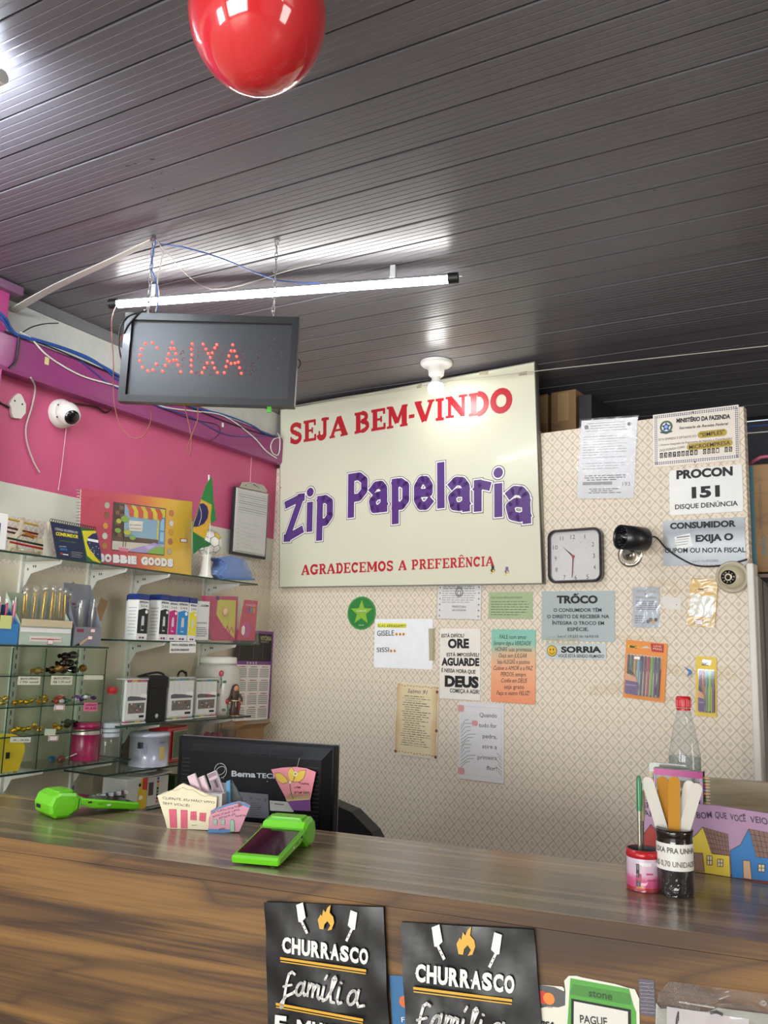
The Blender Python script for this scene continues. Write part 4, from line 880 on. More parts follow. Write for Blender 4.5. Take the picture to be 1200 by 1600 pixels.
s.board(mat_grad('teal_to_peach', 1, [(0., 'ee9268'), (.45, 'eeab83'), (.66, 'd9b994'), (.78, '8fc4ad'), (1., '86c4b4')], -.15, .15), rad=.004)
IT = dict(shear=.22)
for i, (tx, x0, x1) in enumerate([('FALE com amor', 781, 823), ('Sempre diga a VERDADE', 771, 829), ('HONRE suas promessas', 774, 831), ('Ouça sem JULGAR', 779, 823), ('Seja ALEGRE e positivo', 777, 828), ('Cultive o AMOR e a PAZ', 771, 832), ('PERDOE sempre', 783, 822), ('Confie em DEUS', 783, 823), ('seja grato', 788, 819), ('Faça o outro FELIZ!', 776, 827)]):
    y = 998+i*9.75; s.t(tx, (x0, y), (x1, y+.6), 6.5, pm('2e3a3c'), 'lettering', **(IT if i % 2 else {}))
PARCH = mat_grad('parchment', 0, [(0., 'c9a06a'), (.18, 'e8d7ae'), (.8, 'eadbb4'), (1., 'cba068')], -.11, .11)
s = Sheet('psalm_plaque', 'parchment style plaque of Salmo 91 with scorched edges', 'sign', PANEL, [(619, 1065), (685, 1070), (684, 1187), (616, 1178)], .002, .002)
s.board(pm('e6dcc8', .4), rad=.003)
rr = random.Random(3); po = []
for i in range(48):
    t = i/48*4; e_ = int(t); f_ = t-e_; jx = rr.uniform(-.012, .012)
    po.append([(f_*.96-.48, -.48+jx), (.48+jx, f_*.96-.48), (.48-f_*.96, .48+jx), (-.48+jx, .48-f_*.96)][e_])
s.p('parchment', PARCH).flat([(x*s.w, y*s.h) for x, y in po], .0004)
s.ft('Salmo 91', .27, .72, .86, .055, pm('4a3a5c'), shear=.3, jit=.05); s.micro(.14, .86, .13, .83, 23, pm('6a5c5a'), .38, .25, center=True)
for x, y in ((.96, .90), (.97, .03), (.04, .04), (.97, .38)): s.fdisc(x, y, .03, pm('7c3440'), 'seal', .0008, 10)
for i in range(14): s.fl([(.05+.9*(i/13), .965-.01*(i % 3)), (.09+.9*(i/13), .955)], pm('b07a40'), .012, 'scorch', .0008); s.fl([(.05+.9*(i/13), .03+.01*(i % 3)), (.08+.9*(i/13), .045)], pm('b07a40'), .014, 'scorch', .0008)
s = Sheet('flower_plaque', 'white plaque with pink tulips reading Quando tudo for pedra', 'sign', PANEL, [(718, 1096), (788, 1100), (787, 1225), (716, 1216)], .002, .002)
s.board(pm('dedcdc', .35), rad=.004); PS = pm('4a4448')
for i, tx in enumerate(['Quando', 'tudo for', 'pedra,', 'atire a', 'primeira', 'flor!']):
    xr = 776.5; wds = [27, 28, 22, 23, 30, 16][i]; y = [1121, 1137, 1154, 1170, 1187, 1204][i]; s.t(tx, (xr-wds, y-1), (xr, y+.5), 6.5, PS)
s.border(.06, .004, pm('c8b8b8')); GLf = pm('8e9a8c'); PKt = pm('d89a98')
for (x, y, sc) in ((.04, .91, 1), (.36, .73, .8), (.06, .1, 1)):
    for dx in (-.035, 0, .035): s.p('tulip', PKt).disc((x-.5+dx)*s.w, (y-.5)*s.h, .0085*sc, .0006+.0003*(dx == 0), 12, .0135*sc)
for i in range(13):
    y = .2+.045*i; x = .05+.05*math.sin(i); s.fl([(.05, y-.06), (x+.12, y+.02), (x+.2+.04*(i % 3), y+.03)], GLf, .012, 'leaves')
    if i < 6: s.fl([(.95, y-.1), (.88-.03*(i % 2), y-.05)], GLf, .012, 'leaves')
s = Sheet('service_note', 'small blue grey leaflet beside a torn white tag, above the pen packs', 'paper', PANEL, [(989, 917), (1029, 918), (1031, 980), (989, 980)])
s.board(pm('b6bec8', .45)); s.ft('ENCAPAMOS', .15, .85, .87, .05, pm('9a8a5a')); s.ft('E', .46, .54, .8, .04, INKG); s.ft('ENCADERNAMOS', .12, .9, .72, .05, pm('9a8a5a')); s.micro(.12, .95, .42, .67, 5); s.micro(.08, .5, .08, .3, 4)
for i, c_ in enumerate(('6a4a34', '3c3c48', 'd0a030', '5a3428')): s.fdisc(.58+.1*i, .14+.05*(i % 2), .07, pm(c_), 'picture', .0006+.0002*i)
s.p('sleeve', CLEAR).prism(rrect(s.w*1.1, s.h*1.05, .002), .0015, .002)
s = Sheet('paper_tag', 'torn white paper tag taped right of the blue grey leaflet', 'paper', PANEL, [(1034, 933), (1065, 932), (1064, 953), (1035, 951)])
s.p('tag', pm('dcd8d0')).flat([s.l(*p) for p in [(1036, 931), (1065, 935), (1063, 954), (1040, 951), (1032, 940)]], 0); s.p('hole', INKG).disc(*s.l(1057, 945), .002, .0006, 8)
TAPE = film('faf6ec', 1.6, .12, bump=1.0, scale=40, name='shiny_tape', tint=.6, dens=.03)
tapes = [((1012, 905), (1068, 908), (1064, 930), (1010, 926), 'above the blue grey leaflet'), ((1079, 899), (1124, 901), (1122, 912), (1080, 910), 'over the yellow pack'),
         ((960, 992), (1045, 995), (1044, 1003), (962, 1001), 'over the orange pen pack'), ((920, 1070), (978, 1068), (978, 1083), (922, 1088), 'left of the orange pen pack'),
         ((1040, 1033), (1086, 1045), (1083, 1056), (1040, 1058), 'between the two pen packs'), ((1120, 1042), (1150, 1040), (1152, 1062), (1120, 1064), 'right of the yellow pen pack'), ((853, 994), (905, 995), (905, 1008), (853, 1008), 'joining the two pale plaques'),
         ((1040, 1088), (1092, 1092), (1091, 1098), (1040, 1095), 'from orange pack toward the yellow pen pack')]
for a, b, c_, d, wh in tapes:
    s = Sheet('tape_strip', 'crumpled clear tape strip '+wh, 'tape', PANEL, [a, b, c_, d], .0045, .0002); s.wavy(TAPE, 'strip', .0016, 10, 3)
s = Sheet('blue_scrap', 'small bright blue arrow shaped scrap between the pen packs', 'sticker', PANEL, [(1068, 1040), (1081, 1040), (1081, 1058), (1068, 1058)], .008, .0005)
s.poly([(1068, 1041), (1079, 1047), (1081, 1052), (1073, 1058), (1076, 1050)], pm('3a78b8'), 'scrap', 0)
YEL = pm('e3b523', .35)
s = Sheet('label_pack', 'yellow pack of white labels hanging beside the small dome camera', 'packet', PANEL, [(1080, 904), (1122, 907), (1116, 981), (1072, 976)], .004, .004)
s.wavy(YEL, 'pack', .0012); s.frect(.06, .2, .92, .75, pm('e6e2d0'), 'window', .0016); s.fpoly([(.06, .75), (.92, .75), (.92, .70), (.75, .66), (.5, .64), (.25, .66), (.06, .70)], YEL, 'pack_curve', .0020)
s.ft('PIMACO', .32, .66, .765, .04, bold=.03, z=.002); s.frect(.28, .03, .58, .14, pm('c83c2c'), 'price_sticker', .002); s.frect(.3, .045, .56, .125, pm('efefef'), 'price_paper', .0024); s.micro(.68, .9, .06, .12, 3)
s.p('wrap', CLEAR).prism(rrect(s.w*1.02, s.h*1.02, .001), .003, .0034)
ORG = pm('e58a2a', .4)
def penpack(nm, lab, px, card, cols, logo, win, lean=0.):
    s = Sheet(nm, lab, 'pen pack', PANEL, px, .003, .002)
    s.board(card, 'card', .003); x0, y0, x1, y1 = win; s.frect(x0, y0, x1, y1, pm('e9d9b0' if card == ORG else 'efd64a'), 'tray', .0005)
    n = len(cols); L = (y1-y0)*s.h; r = min((x1-x0)*s.w/n/2*.8, .0045)
    for i, c_ in enumerate(cols):
        x = (x0+(x1-x0)*(i+.5)/n-.5)*s.w; z = .0055; yb = (y0-.5)*s.h; dx = lean*(i-n/2)
        body = s.new('pen', pm(c_, .25)); body.tube([(x-dx, yb+.004, z), (x, yb+L*.62, z)], r*.72, 6)
        s.new('pen_cap', pm(c_, .2), body).tube([(x, yb+L*.60, z), (x+dx*.5, yb+L*.96, z), (x+dx*.5, yb+L*.99, z)], [r, r, r*.5], 6).box((x+dx*.3, yb+L*.78, z+r), (r*.5, L*.26, .001))
        s.p('pen_clip', pm('3a2430')).box((x, yb+L*.02, z), (r*1.2, .006, r*1.2))
    s.p('inner_print', pm('5c2a78')).flat([((a-.5)*s.w, (b-.5)*s.h) for a, b in [(x0, y0+.02), (x0+.28, y0+.0), (x0+.34, y0+.14), (x0+.26, y0+.30), (x0, y0+.36)]], .0112)
    s.p('inner_print_glow', pm('e8a070')).flat([((a-.5)*s.w, (b-.5)*s.h) for a, b in [(x0, y0+.24), (x0+.30, y0+.22), (x0+.26, y0+.30), (x0, y0+.36)]], .0115)
    s.p('inner_cone', INK).flat([((a-.5)*s.w, (b-.5)*s.h) for a, b in [(x0+.02, y0+.36), (x0+.22, y0+.33), (x0+.14, y0+.42), (x0+.04, y0+.44)]], .0117)
    s.p('purple_band', pm('7c2a6c')).flat([((a-.5)*s.w, (b-.5)*s.h) for a, b in [(x1, y0), (x1, y0+.5), (x1-.14, y0+.06)]], .0008) 
    s.ft('EVOLUTION', x0+.03, x0+.27, y0+.15, .02, pm('f0e0e8'), z=.0116)
    s.p('blister', CLEARBOX).prism([((a-.5)*s.w, (b-.5)*s.h) for a, b in [(x0-.01, y0-.01), (x1+.01, y0-.01), (x1+.01, y1+.01), (x0-.01, y1+.01)]], .0122, .0126)
    return s
s = penpack('pen_pack', 'orange card pack of ten assorted colour pens taped on the wallpaper', [(975, 999), (1040, 1006), (1041, 1098), (977, 1090)], ORG, ['3a1830', '1f5a50', 'c8963c', '6cb4d4', '2c3c78', '8c2458', 'c03858', '78b428', '2a3a70', '1c2444'], 'BIC', (.06, .07, .88, .76))
s.fpoly([(.05, .865), (.28, .865), (.32, .89), (.28, .92), (.05, .92)], YEL, 'logo_badge', .0008); s.ft('BIC', .1, .28, .868, .045, bold=.05, z=.0012)
s.fpoly([(.64, .84), (.92, .84), (.92, .98), (.60, .98)], pm('b42c2c'), 'red_flag', .0008); s.ft('LEVE', .68, .86, .925, .03, pm('f0d8b0'), z=.0012); s.ft('MAIS', .67, .88, .875, .035, pm('f0d8b0'), z=.0012)
s.fpoly([(.36, .88), (.6, .89), (.56, .91), (.5, .93), (.44, .91)], pm('cfc4b4'), 'hang_hole', .0008); s.frect(.24, .67, .4, .74, pm('c84030'), 'price_sticker', .0128); s.frect(.25, .68, .39, .73, PAPER, 'price_paper', .0131)
s = penpack('pen_pack', 'narrow yellow card pack of four bright pens, nearest the corner post', [(1084, 1025), (1116, 1027), (1123, 1121), (1090, 1118)], pm('e4c02c', .4), ['6c2458', 'c83c5c', '2a8c88', '7cc438', '3c2450'], 'BIC', (.16, .07, .94, .78))
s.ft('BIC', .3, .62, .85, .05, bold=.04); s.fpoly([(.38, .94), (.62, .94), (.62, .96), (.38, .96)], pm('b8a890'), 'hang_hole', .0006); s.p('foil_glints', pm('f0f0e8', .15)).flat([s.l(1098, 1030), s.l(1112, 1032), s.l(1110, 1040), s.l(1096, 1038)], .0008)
# wall clock
s = Sheet('wall_clock', 'square white wall clock with black rounded frame', 'clock', PANEL, [(851, 828), (937, 823), (941, 908), (858, 912)], .002, .03)
outer = rrect(s.w, s.h, .030, 6); inner = rrect(s.w-.020, s.h-.020, .024, 6); n = len(outer)
s.p('rim', pm('1a1e1f', .25, coat=.4)).add([(x, y, z) for z, pl_ in ((-.030, outer), (-.006, outer), (0, rrect(s.w-.007, s.h-.007, .028, 6)), (0, rrect(s.w-.014, s.h-.014, .026, 6)), (-.006, inner), (-.02, inner)) for x, y in pl_], [(j*n+i, j*n+(i+1) % n, (j+1)*n+(i+1) % n, (j+1)*n+i) for j in range(5) for i in range(n)])
s.p('dial', pm('d8d8d6', .5)).prism(inner, -.028, -.018)
for h_, (x, y) in {12: (892, 837.5), 1: (911, 837), 2: (923.5, 849), 3: (925, 867), 4: (926, 885), 5: (915, 900), 6: (896.5, 901), 7: (879, 901), 8: (866.5, 889), 9: (865, 871.5), 10: (864.5, 854), 11: (874.5, 840)}.items():
    X, Y = s.l(x, y+.5); g = .016; ww = .0026 if h_ == 1 else .0085 if h_ < 10 else .012 if h_ == 11 else .018
    text_line(s.p('numeral', pm('3c3c40')), str(h_), (X-ww/2, Y-g/2), (X+ww/2, Y-g/2), g, -.0175)
X, Y = s.l(893, 868.5)
def hand(part, x, y, w_, mat, z):
    a = s.l(x, y); s.new(part, mat).prism([(X+(a[1]-Y)*w_*-.5/.1, Y+(a[0]-X)*w_*.5/.1), (X-(a[1]-Y)*w_*-.5/.1, Y-(a[0]-X)*w_*.5/.1), (a[0]+.0006, a[1]), (a[0]-.0006, a[1])], z, z+.0006)
hand('hour_hand', 877, 854, .0045/.04*.1, INK, -.015); hand('minute_hand', 892, 901, .0045/.08*.1, pm('a03030'), -.0135); hand('second_hand', 891.5, 902, .002/.08*.1, pm('3a2a2a'), -.0125)
s.p('hub', pm('b43030', .3)).prism([(X+.0055*math.cos(t), Y+.0055*math.sin(t)) for t in [2*PI*i/14 for i in range(14)]], -.016, -.011)
for i in range(12): s.p('minute_dot', pm('5a5a5a')).disc(X+.058*math.cos(PI/6*i), Y+.058*math.sin(PI/6*i), .0012, -.0176, 6)
s.p('crystal', film('fafafa', 1.45, .05, bump=.35, scale=5, name='wrinkled_clock_film', dens=.02)).flat(rrect(s.w-.019, s.h-.019, .024, 6), -.005)
# bullet camera
PW = PANEL; mt = PW.hit(985, 867); n_ = PW.n
fc = PW.off(.17).hit(969, 839); bc_ = PW.off(.09).hit(1006, 843)
k = Thing('bullet_camera', 'black cylindrical security camera on a chrome wall mount', 'camera', mt)
ax = (bc_-fc).normalized(); Lc = (bc_-fc).length; rc = .5*39/F_PX*(fc-CAM).dot(_f)
Rm = ax.to_track_quat('Z', 'Y').to_matrix().to_4x4(); Rm.translation = fc-mt
CB = pm('16181a', .32, noise=.08, coat=.1)
k.p('housing', CB).lathe([(rc*.90, .018), (rc*.92, .0), (rc, 0), (rc, Lc), (rc*.93, Lc+.006), (.001, Lc+.007)], 30, Rm, cap=False)
k.p('front_plate', pm('0d0f12', .25)).lathe([(rc*.9, .016), (rc*.42, .018), (rc*.4, .010), (.001, .012)], 28, Rm, cap=False)
k.p('lens', pm('050507', .04, coat=1.)).lathe([(rc*.3, .0099), (rc*.2, .005), (.0005, .002)], 20, Rm, cap=False)
for ring_, nn in ((.78, 16), (.60, 12)):
    for i in range(nn):
        a_ = 2*PI*i/nn; k.new('infrared_led', pm('3c4654', .1, coat=.6)).ball(Rm @ Vector((rc*ring_*math.cos(a_), rc*ring_*math.sin(a_), .0155)), .0022, 6, 4)
Rn = n_.to_track_quat('Z', 'Y').to_matrix().to_4x4(); CH = pm('cfcabc', .18, .9)
k.p('mount_disc', CH).lathe([(.046, .0), (.046, .004), (.036, .008), (.032, .005)], 28, Rn)
k.p('mount_cup', CH).lathe([(.030, .004), (.026, .02), (.014, .030), (.001, .032)], 24, Rn, cap=False)
midp = fc+ax*Lc*.5-mt; k.p('arm', pm('1b1b1c', .3)).tube([n_*.03, n_*.05+Vector((0, 0, .004)), midp-Vector((0, 0, rc*.9))], [.012, .010, .011], 12)
for a_ in (.4, 2.3, 4.2): k.new('screw', BLACK).lathe([(.0035, .004), (.0035, .009)], 8, Rn @ Matrix.Translation((.040*math.cos(a_), .040*math.sin(a_), 0)))
cable('cable', 'black cable running from the bullet camera to the corner post', [bc_+ax*.008, PW.off(.05).hit(1024, 839), PW.off(.02).hit(1042, 858), PW.off(.008).hit(1064, 873), PW.off(.008).hit(1090, 884), PW.off(.008).hit(1125, 884), PW.off(.008).hit(1153, 878), PW.off(.012).hit(1167, 874)], .0032, BLK)
cable('cable', 'short pale cable rising from the beige dome camera', [PW.off(.01).hit(1158, 888), PW.off(.012).hit(1166, 880), PW.off(.014).hit(1171, 872)], .0028, GRY)
dm = PW.hit(1145, 902); k = Thing('dome_camera', 'beige dome security camera with ring of LEDs at the partition corner', 'camera', basis(dm, PW.u, Vector((0, 0, 1)), PW.n)); BG = pm('b9b09a', .35)
k.p('base', BG).lathe([(.054, 0), (.054, .010), (.050, .016), (.045, .016), (.043, .011)], 30); k.p('dome', pm('c6bc9e', .3, coat=.3)).ball((0, 0, .012), .041, 24, 14)
Rd = Vector((-.06, -.10, .98)).normalized().to_track_quat('Z', 'Y').to_matrix().to_4x4(); Rd.translation = Vector((0, 0, .012))
k.p('lens_plate', pm('141417', .25)).lathe([(.0235, .0335), (.0235, .0385), (.0001, .0395)], 22, Rd, cap=False)
for i in range(10): k.new('infrared_led', pm('b8b8b0', .2)).ball(Rd @ Vector((.017*math.cos(2*PI*i/10), .017*math.sin(2*PI*i/10), .039)), .0024, 6, 4)
k.p('lens', pm('060608', .05, coat=1.)).ball(Rd @ Vector((0, 0, .038)), .008, 12, 8)
for x, y in ((884, 753), (846, 676)):
    k = Thing('nail', 'bent nail sticking out of the wallpaper left of the certificate' if x > 860 else 'small nail at the top edge of the partition beside the big sign', 'nail', basis(PW.hit(x, y), PW.u, Vector((0, 0, 1)), PW.n)); k.p('shaft', pm('6a6a6a', .3, .9)).tube([(0, 0, 0), (.002, -.001, .012)], .0012, 6); k.p('head', pm('7a7a7a', .3, .9)).lathe([(.003, .0), (.003, .001)], 8, Matrix.Translation((.002, -.001, .012)))

# ================================================================== BEHIND AND RIGHT OF THE PARTITION
CARD = mat_wood('corrugated_cardboard', [(.3, '8a6b4a'), (.5, '9c7a55'), (.7, 'a5845f')], .75, 2., 6., fig=False)
def carton(name, label, c, d, M, mat=CARD, tape=True, flaps=True, **kw):
    k = Thing(name, label, 'box', M); w_, l_, h_ = d
    k.p('body', mat).box((0, 0, h_/2), d, bev=.002)
    if tape: k.p('tape_strip', pm('b09468', .3)).box((0, 0, h_+.0005), (w_, .05, .001)).box((0, -l_/2-.0005, h_*.8), (.05, .001, h_*.35))
    k.p('flap_seam', pm('5a4430', .8)).box((0, -.026, h_+.0006), (w_, .002, .0006))
    return k
pl2 = PANEL.off(-.33)
pA, pB = pl2.hit(838, 668), pl2.hit(907, 662)
zb = 2.26; back = Vector((-PANEL.n.x, -PANEL.n.y, 0))
# storage shelf behind the partition that carries the cartons
cs = (PANEL.hit(900, 700)+back*.42); cs.z = 0
Mb = basis(cs, PANEL.u, back, Vector((0, 0, 1)))
k = Thing('storage_rack', 'steel rack behind the partition holding the cartons, nearly hidden', 'rack', Mb)
k.p('shelf', pm('55565a', .5)).box((-.08, 0, zb-.01), (.80, .5, .02)); k.new('shelf', pm('55565a', .5)).box((-.08, 0, 1.62), (.80, .5, .02))
for x in (-.46, .30):
    for y in (-.23, .23): k.new('post', pm('55565a', .5)).box((x, y, zb/2), (.03, .02, zb))
def at_back(x0, x1, ytop, dpt, nm, lab, mat=CARD, depth=.26, **kw):
    q0, q1 = PANEL.off(-dpt).hit(x0, ytop), PANEL.off(-dpt).hit(x1, ytop)
    w_ = (q1-q0).length; c = (q0+q1)/2+back*depth/2; h_ = (q0.z+q1.z)/2-zb
    return carton(nm, lab, None, (w_, depth, h_), basis(Vector((c.x, c.y, zb+.001)), PANEL.u, back, Vector((0, 0, 1))), mat, **kw)
k = at_back(838, 855, 617, .28, 'carton', 'narrow brown carton with teal band nearest the welcome sign, above partition'); 
k.p('teal_band', pm('3d6f8c', .6)).box((0, -.1312, .05), (.07, .001, .07))
k = at_back(861, 899, 611, .28, 'carton', 'taped brown carton standing on the rack above the partition'); 
k = at_back(904, 924, 617, .28, 'carton', 'dark printed carton beside the taped brown one, above partition', pm('26282c', .5), tape=False)
# large carton on the right
cpn = onx(1161, 800, pr.x-.015)
Zc0 = zt+.022
yq = pr.y+.10
f0 = ony(1163, 880, yq); f1 = ony(1163, 727, yq); 
print('carton right', f0, f1)
cw_ = .55; ch_ = f1.z-Zc0
k = Thing('rack_board', 'grey shelf board behind the partition corner under the large carton', 'board', (f0.x+.25, yq+.2, Zc0-.014)); k.p('board', pm('6a5a50', .6)).box((0.05, 0, 0), (.62, .44, .012)); k.p('bracket', pm('3a3632')).box((0.05, 0, -.012), (.6, .03, .012))
for x_ in (-.12, .34):
    for y_ in (-.19, .20): k.new('post', pm('3a3632')).box((x_, y_, -(Zc0-.014)/2-.006), (.025, .025, Zc0-.028))
carton_m = Matrix.Translation((f0.x+cw_/2, yq+.18, Zc0))
k = Thing('carton', 'large organiser carton with blue stripes lettered dello, behind the plaques', 'box', carton_m)
k.p('body', CARD).box((0, 0, ch_/2), (cw_, .36, ch_), bev=.003)
BLB = pm('4a7a88', .6)
def cx(px, py): p = ony(px, py, yq); return (p.x-f0.x-cw_/2, p.z-Zc0)
a0 = cx(1163, 800)[0]; 
for xa, xb, m_ in ((1163, 1171, pm('7c7f7c', .7)), (1172, 1179, BLB)):
    x_a, x_b = cx(xa, 800)[0], cx(xb, 800)[0]; k.p('printed_stripe', m_).box(((x_a+x_b)/2+.001, -.1805, ch_/2), (x_b-x_a, .001, ch_-.006))
Tm = basis(Vector((0, -.1815, 0)), Vector((0, 0, 1)), Vector((-1, 0, 0)), Vector((0, -1, 0)))
def vtext(txt, px, y0, y1, hpx, mat, part):
    mbx = MB(); xa, za = cx(px, y0); _, zb_ = cx(px, y1); hh = abs(cx(px+hpx, y0)[0]-xa)
    text_line(mbx, txt, (za, -xa), (zb_, -xa), hh, 0); vs = [Tm @ Vector(q) for q in mbx.v]; k.p(part, mat).add(vs, mbx.f)
vtext('dello', 1198, 868, 836, 9, BLB, 'brand_lettering'); vtext('Caixa Organizadora Pequena', 1192, 827, 757, 4, pm('6a6a5c'), 'product_lettering'); vtext('tamanho interno 330 x 240 mm', 1188.5, 827, 780, 2, pm('4a4a40'), 'small_lettering')
cable('hose', 'pink hose curving over the large dello carton', [Vector((f0.x+.02, yq+.05, f1.z+.008)), Vector((f0.x+.05, yq+.02, f1.z+.022)), Vector((f0.x+.10, yq+.02, f1.z+.03)), Vector((f0.x+.35, yq+.05, f1.z+.03))], .007, pm('b8607a', .4), 'hose')
cable('cable', 'pale cable strung across the dark opening right of the ministry plaque', [ony(1150, 677, yq+.3), ony(1175, 676, yq+.3), ony(1240, 671, yq+.3), Vector((4.19, yq+.3, 2.34))], .0024, WHT)
cable('cable', 'blue cable strung across the dark opening right of the ministry plaque', [ony(1150, 673, yq+.32), ony(1175, 670, yq+.32), ony(1240, 660, yq+.32), Vector((4.19, yq+.32, 2.38))], .0024, BLUE)
mb = MB(); mb.box((2.0, 4.42, 2.16), (4.4, .05, .07)); struct('trim_6', mb, pm('b9c2cc', .5))

# ================================================================== GLASS SHELVES ON THE LEFT WALL
WB = pm('c9c6bd', .4); TH = .006
def rail(px, py, z0, z1, lab):
    y = onx(px, py, LWX).y; k = Thing('wall_rail', lab, 'rail', (LWX, y, z0), 'slotted rails of the glass shelves')
    k.p('rail', WB).box((.006, 0, (z1-z0)/2), (.012, .024, z1-z0)); 
    m_ = k.p('slot', pm('3a3936', .8))
    for i in range(int((z1-z0)/.03)): m_.box((.0122, 0, .015+i*.03), (.0005, .004, .016))
    k.q[('slot', pm('3a3936', .8).name)][0]; return y
yr = [rail(137, 915, .92, 1.80, 'white slotted wall rail behind the candy case'), rail(203, 960, .92, 1.80, 'white slotted wall rail left of the ink boxes'), rail(316, 960, .92, 1.80, 'white slotted wall rail near the clipboard corner'), rail(28, 960, .92, 1.80, 'white slotted wall rail at the left frame edge')]
def shelf(label, z, y0, y1, xf=-2.25, brk=()):
    k = Thing('glass_shelf', label, 'shelf', (LWX+.012, y0, z)); d = xf-LWX-.012; L = y1-y0
    k.p('glass', GLASS).box((d/2, L/2, TH/2), (d-.002, L-.002, TH-.0006)); k.p('front_edge', GLASS_EDGE).box((d-.0006, L/2, TH/2), (.0014, L, TH)).box((d/2, L-.0006, TH/2), (d, .0014, TH)).box((d/2, .0006, TH/2), (d, .0014, TH))
    for y in brk:
        m_ = k.new('bracket', WB); yy = y-y0
        m_.prism([(0, -.001), (d-.028, -.001), (d-.022, .005), (d-.018, -.001), (d-.022, -.010), (d-.06, -.018), (.035, -.040), (.012, -.075), (0, -.085)], -.0015, .0015, basis(Vector((0, yy, 0)), Vector((1, 0, 0)), Vector((0, 0, 1)), Vector((0, 1, 0))))
        m_.box((d/2-.012, yy, -.0022), (d-.03, .016, .0026))
        hm = k.new('bracket_slot', pm('4a4844', .8), m_)
        for i, (a, b) in enumerate(((.018, -.025), (.045, -.016), (.055, -.016))): hm.box((a, yy-.0017, b), (.006, .0006, .008))
    return k
Y0 = 1.50
zT, zML, zMR, zLR, zBR, zBL = 1.758, 1.479, 1.506, 1.212, 1.056, 1.099
yTe = onx(403, 912, -2.25).y; yMLe = onx(170, 1012, -2.25).y
shelf('top glass shelf carrying the colouring book and the ball trophy', zT, Y0, yTe, brk=[yr[0], yr[1], yr[2], yr[3]])
shelf('middle glass shelf carrying the boxes of pens, over the candy case', zML, Y0, yMLe)
shelf('middle glass shelf carrying the row of ink boxes', zMR, onx(183, 1002, -2.25).y, onx(392, 1006, -2.25).y, brk=yr[1:3])
shelf('lower glass shelf carrying the marker sets and the rose jar', zLR, onx(188, 1133, -2.25).y, onx(392, 1121, -2.25).y, brk=yr[1:3])
shelf('bottom left glass shelf under the candy case', zBL, Y0, onx(205, 1187, -2.25).y, brk=[yr[0], yr[3]])
shelf('bottom right glass shelf carrying the white and red tins', zBR, onx(165, 1196, -2.25).y, 2.9, brk=yr[1:3])
zG = onx(235, 1262, -2.27).z-.004
shelf('lowest glass shelf near counter height carrying the paint boxes', zG, 2.10, 2.95, brk=[yr[1], yr[2]])
zT += TH+.0005; zML += TH+.0005; zMR += TH+.0005; zLR += TH+.0005; zBR += TH+.0005; zBL += TH+.0005; zG += TH+.0005
def yy(px, py, X): return onx(px, py, X).y
WX = Vector((0, 1, 0)); WZ = Vector((0, 0, 1)); WN = Vector((1, 0, 0))
def wf(p): return basis(Vector(p), WX, WZ, WN)          # frame facing the room: x right, y up, z out
# ------------------------------------------------------------------ candy case
cw0 = -2.262; cd_ = .17
lay = [onx(80, y, cw0).z for y in (1056, 1103, 1147)]
cyR = onx(163, 1090, cw0).y
k = Thing('candy_case', 'glass candy display case with small compartments on the left wall', 'display case', (cw0, Y0+.005, zBL))
h = 1.478-zBL
def cbox(part, c, d, mat): k.new(part, mat).box((c[0]-cw0, c[1]-Y0-.005, c[2]-zBL), d)
for z in lay: cbox('glass_layer', (cw0-cd_/2, (Y0+cyR)/2, z), (cd_, cyR-Y0-.012, .004), GLASS); cbox('layer_edge', (cw0-.0004, (Y0+cyR)/2, z), (.0012, cyR-Y0-.012, .004), GLASS_EDGE)
for px in (19, 71, 121, 165.5):
    y = onx(px, 1035, cw0).y; cbox('glass_divider', (cw0-cd_/2, y, zBL+h/2), (cd_, .0035, h-.004), GLASS); cbox('divider_edge', (cw0-.0004, y, zBL+h/2), (.0012, .0036, h-.004), GLASS_EDGE)
# candies: foil sweets with twisted ends, one mesh for each colour
GOLDF = pm('d9b23c', .22, .85, noise=.2, scale=80, bump=.6); DARKF = pm('2a1416', .18, .3, coat=.6, noise=.2, bump=.4, scale=60)
AMBF = pm('b8902c', .2, .6, bump=.6, scale=60, noise=.2)
_cm = {}
def candy(pos, mat, r, lab, grp, rot=0.):
    key = (mat.name, round(r, 3))
    if key not in _cm:
        mb = MB(); mb.ball((0, 0, 0), r, 12, 8, sc=(1.15, 1, .9))
        for sgn in (-1, 1):
            n = 10; vs = [(sgn*r*1.0, .12*r*math.cos(2*PI*i/n), .12*r*math.sin(2*PI*i/n)) for i in range(n)]+[(sgn*r*(1.75+.2*(i % 2)), r*.75*math.cos(2*PI*i/n)*(1-.3*(i % 2)), r*.55*math.sin(2*PI*i/n)) for i in range(n)]
            mb.add(vs, [(i, (i+1) % n, n+(i+1) % n, n+i) for i in range(n)], False)
        _cm[key] = mb.mesh('wrapped_candy', mat)
    o = bpy.data.objects.new('wrapped_candy', _cm[key]); COL.objects.link(o); o.location = pos; o.rotation_euler = (rot*.3, rot*.2, PI/2+rot)
    return tag(o, lab, 'candy', grp)
def cpt(px, py, X=-2.33): return onx(px, py, X)
rc_ = random.Random(11)
def lay_candies(lst, z, mat, r, lab, grp, X=-2.33):
    for ii, (px, st) in enumerate(sorted(lst)):
        y = onx(px, 1080, X).y; candy(Vector((X+rc_.uniform(-.02, .02), y, z+.002+r*.92+st*r*1.55)), mat, r, lab if len(lst) == 1 else lab+', '+ORD[ii]+' from left', grp, rc_.uniform(-.8, .8))
lay_candies([(80, 0), (90, 1), (100, 0), (97, 2), (110, 1), (118, 0), (108, 2.2)], lay[0], DARKF, .0145, 'dark foil truffle in the top compartments of the candy case', 'dark truffles on the top layer')
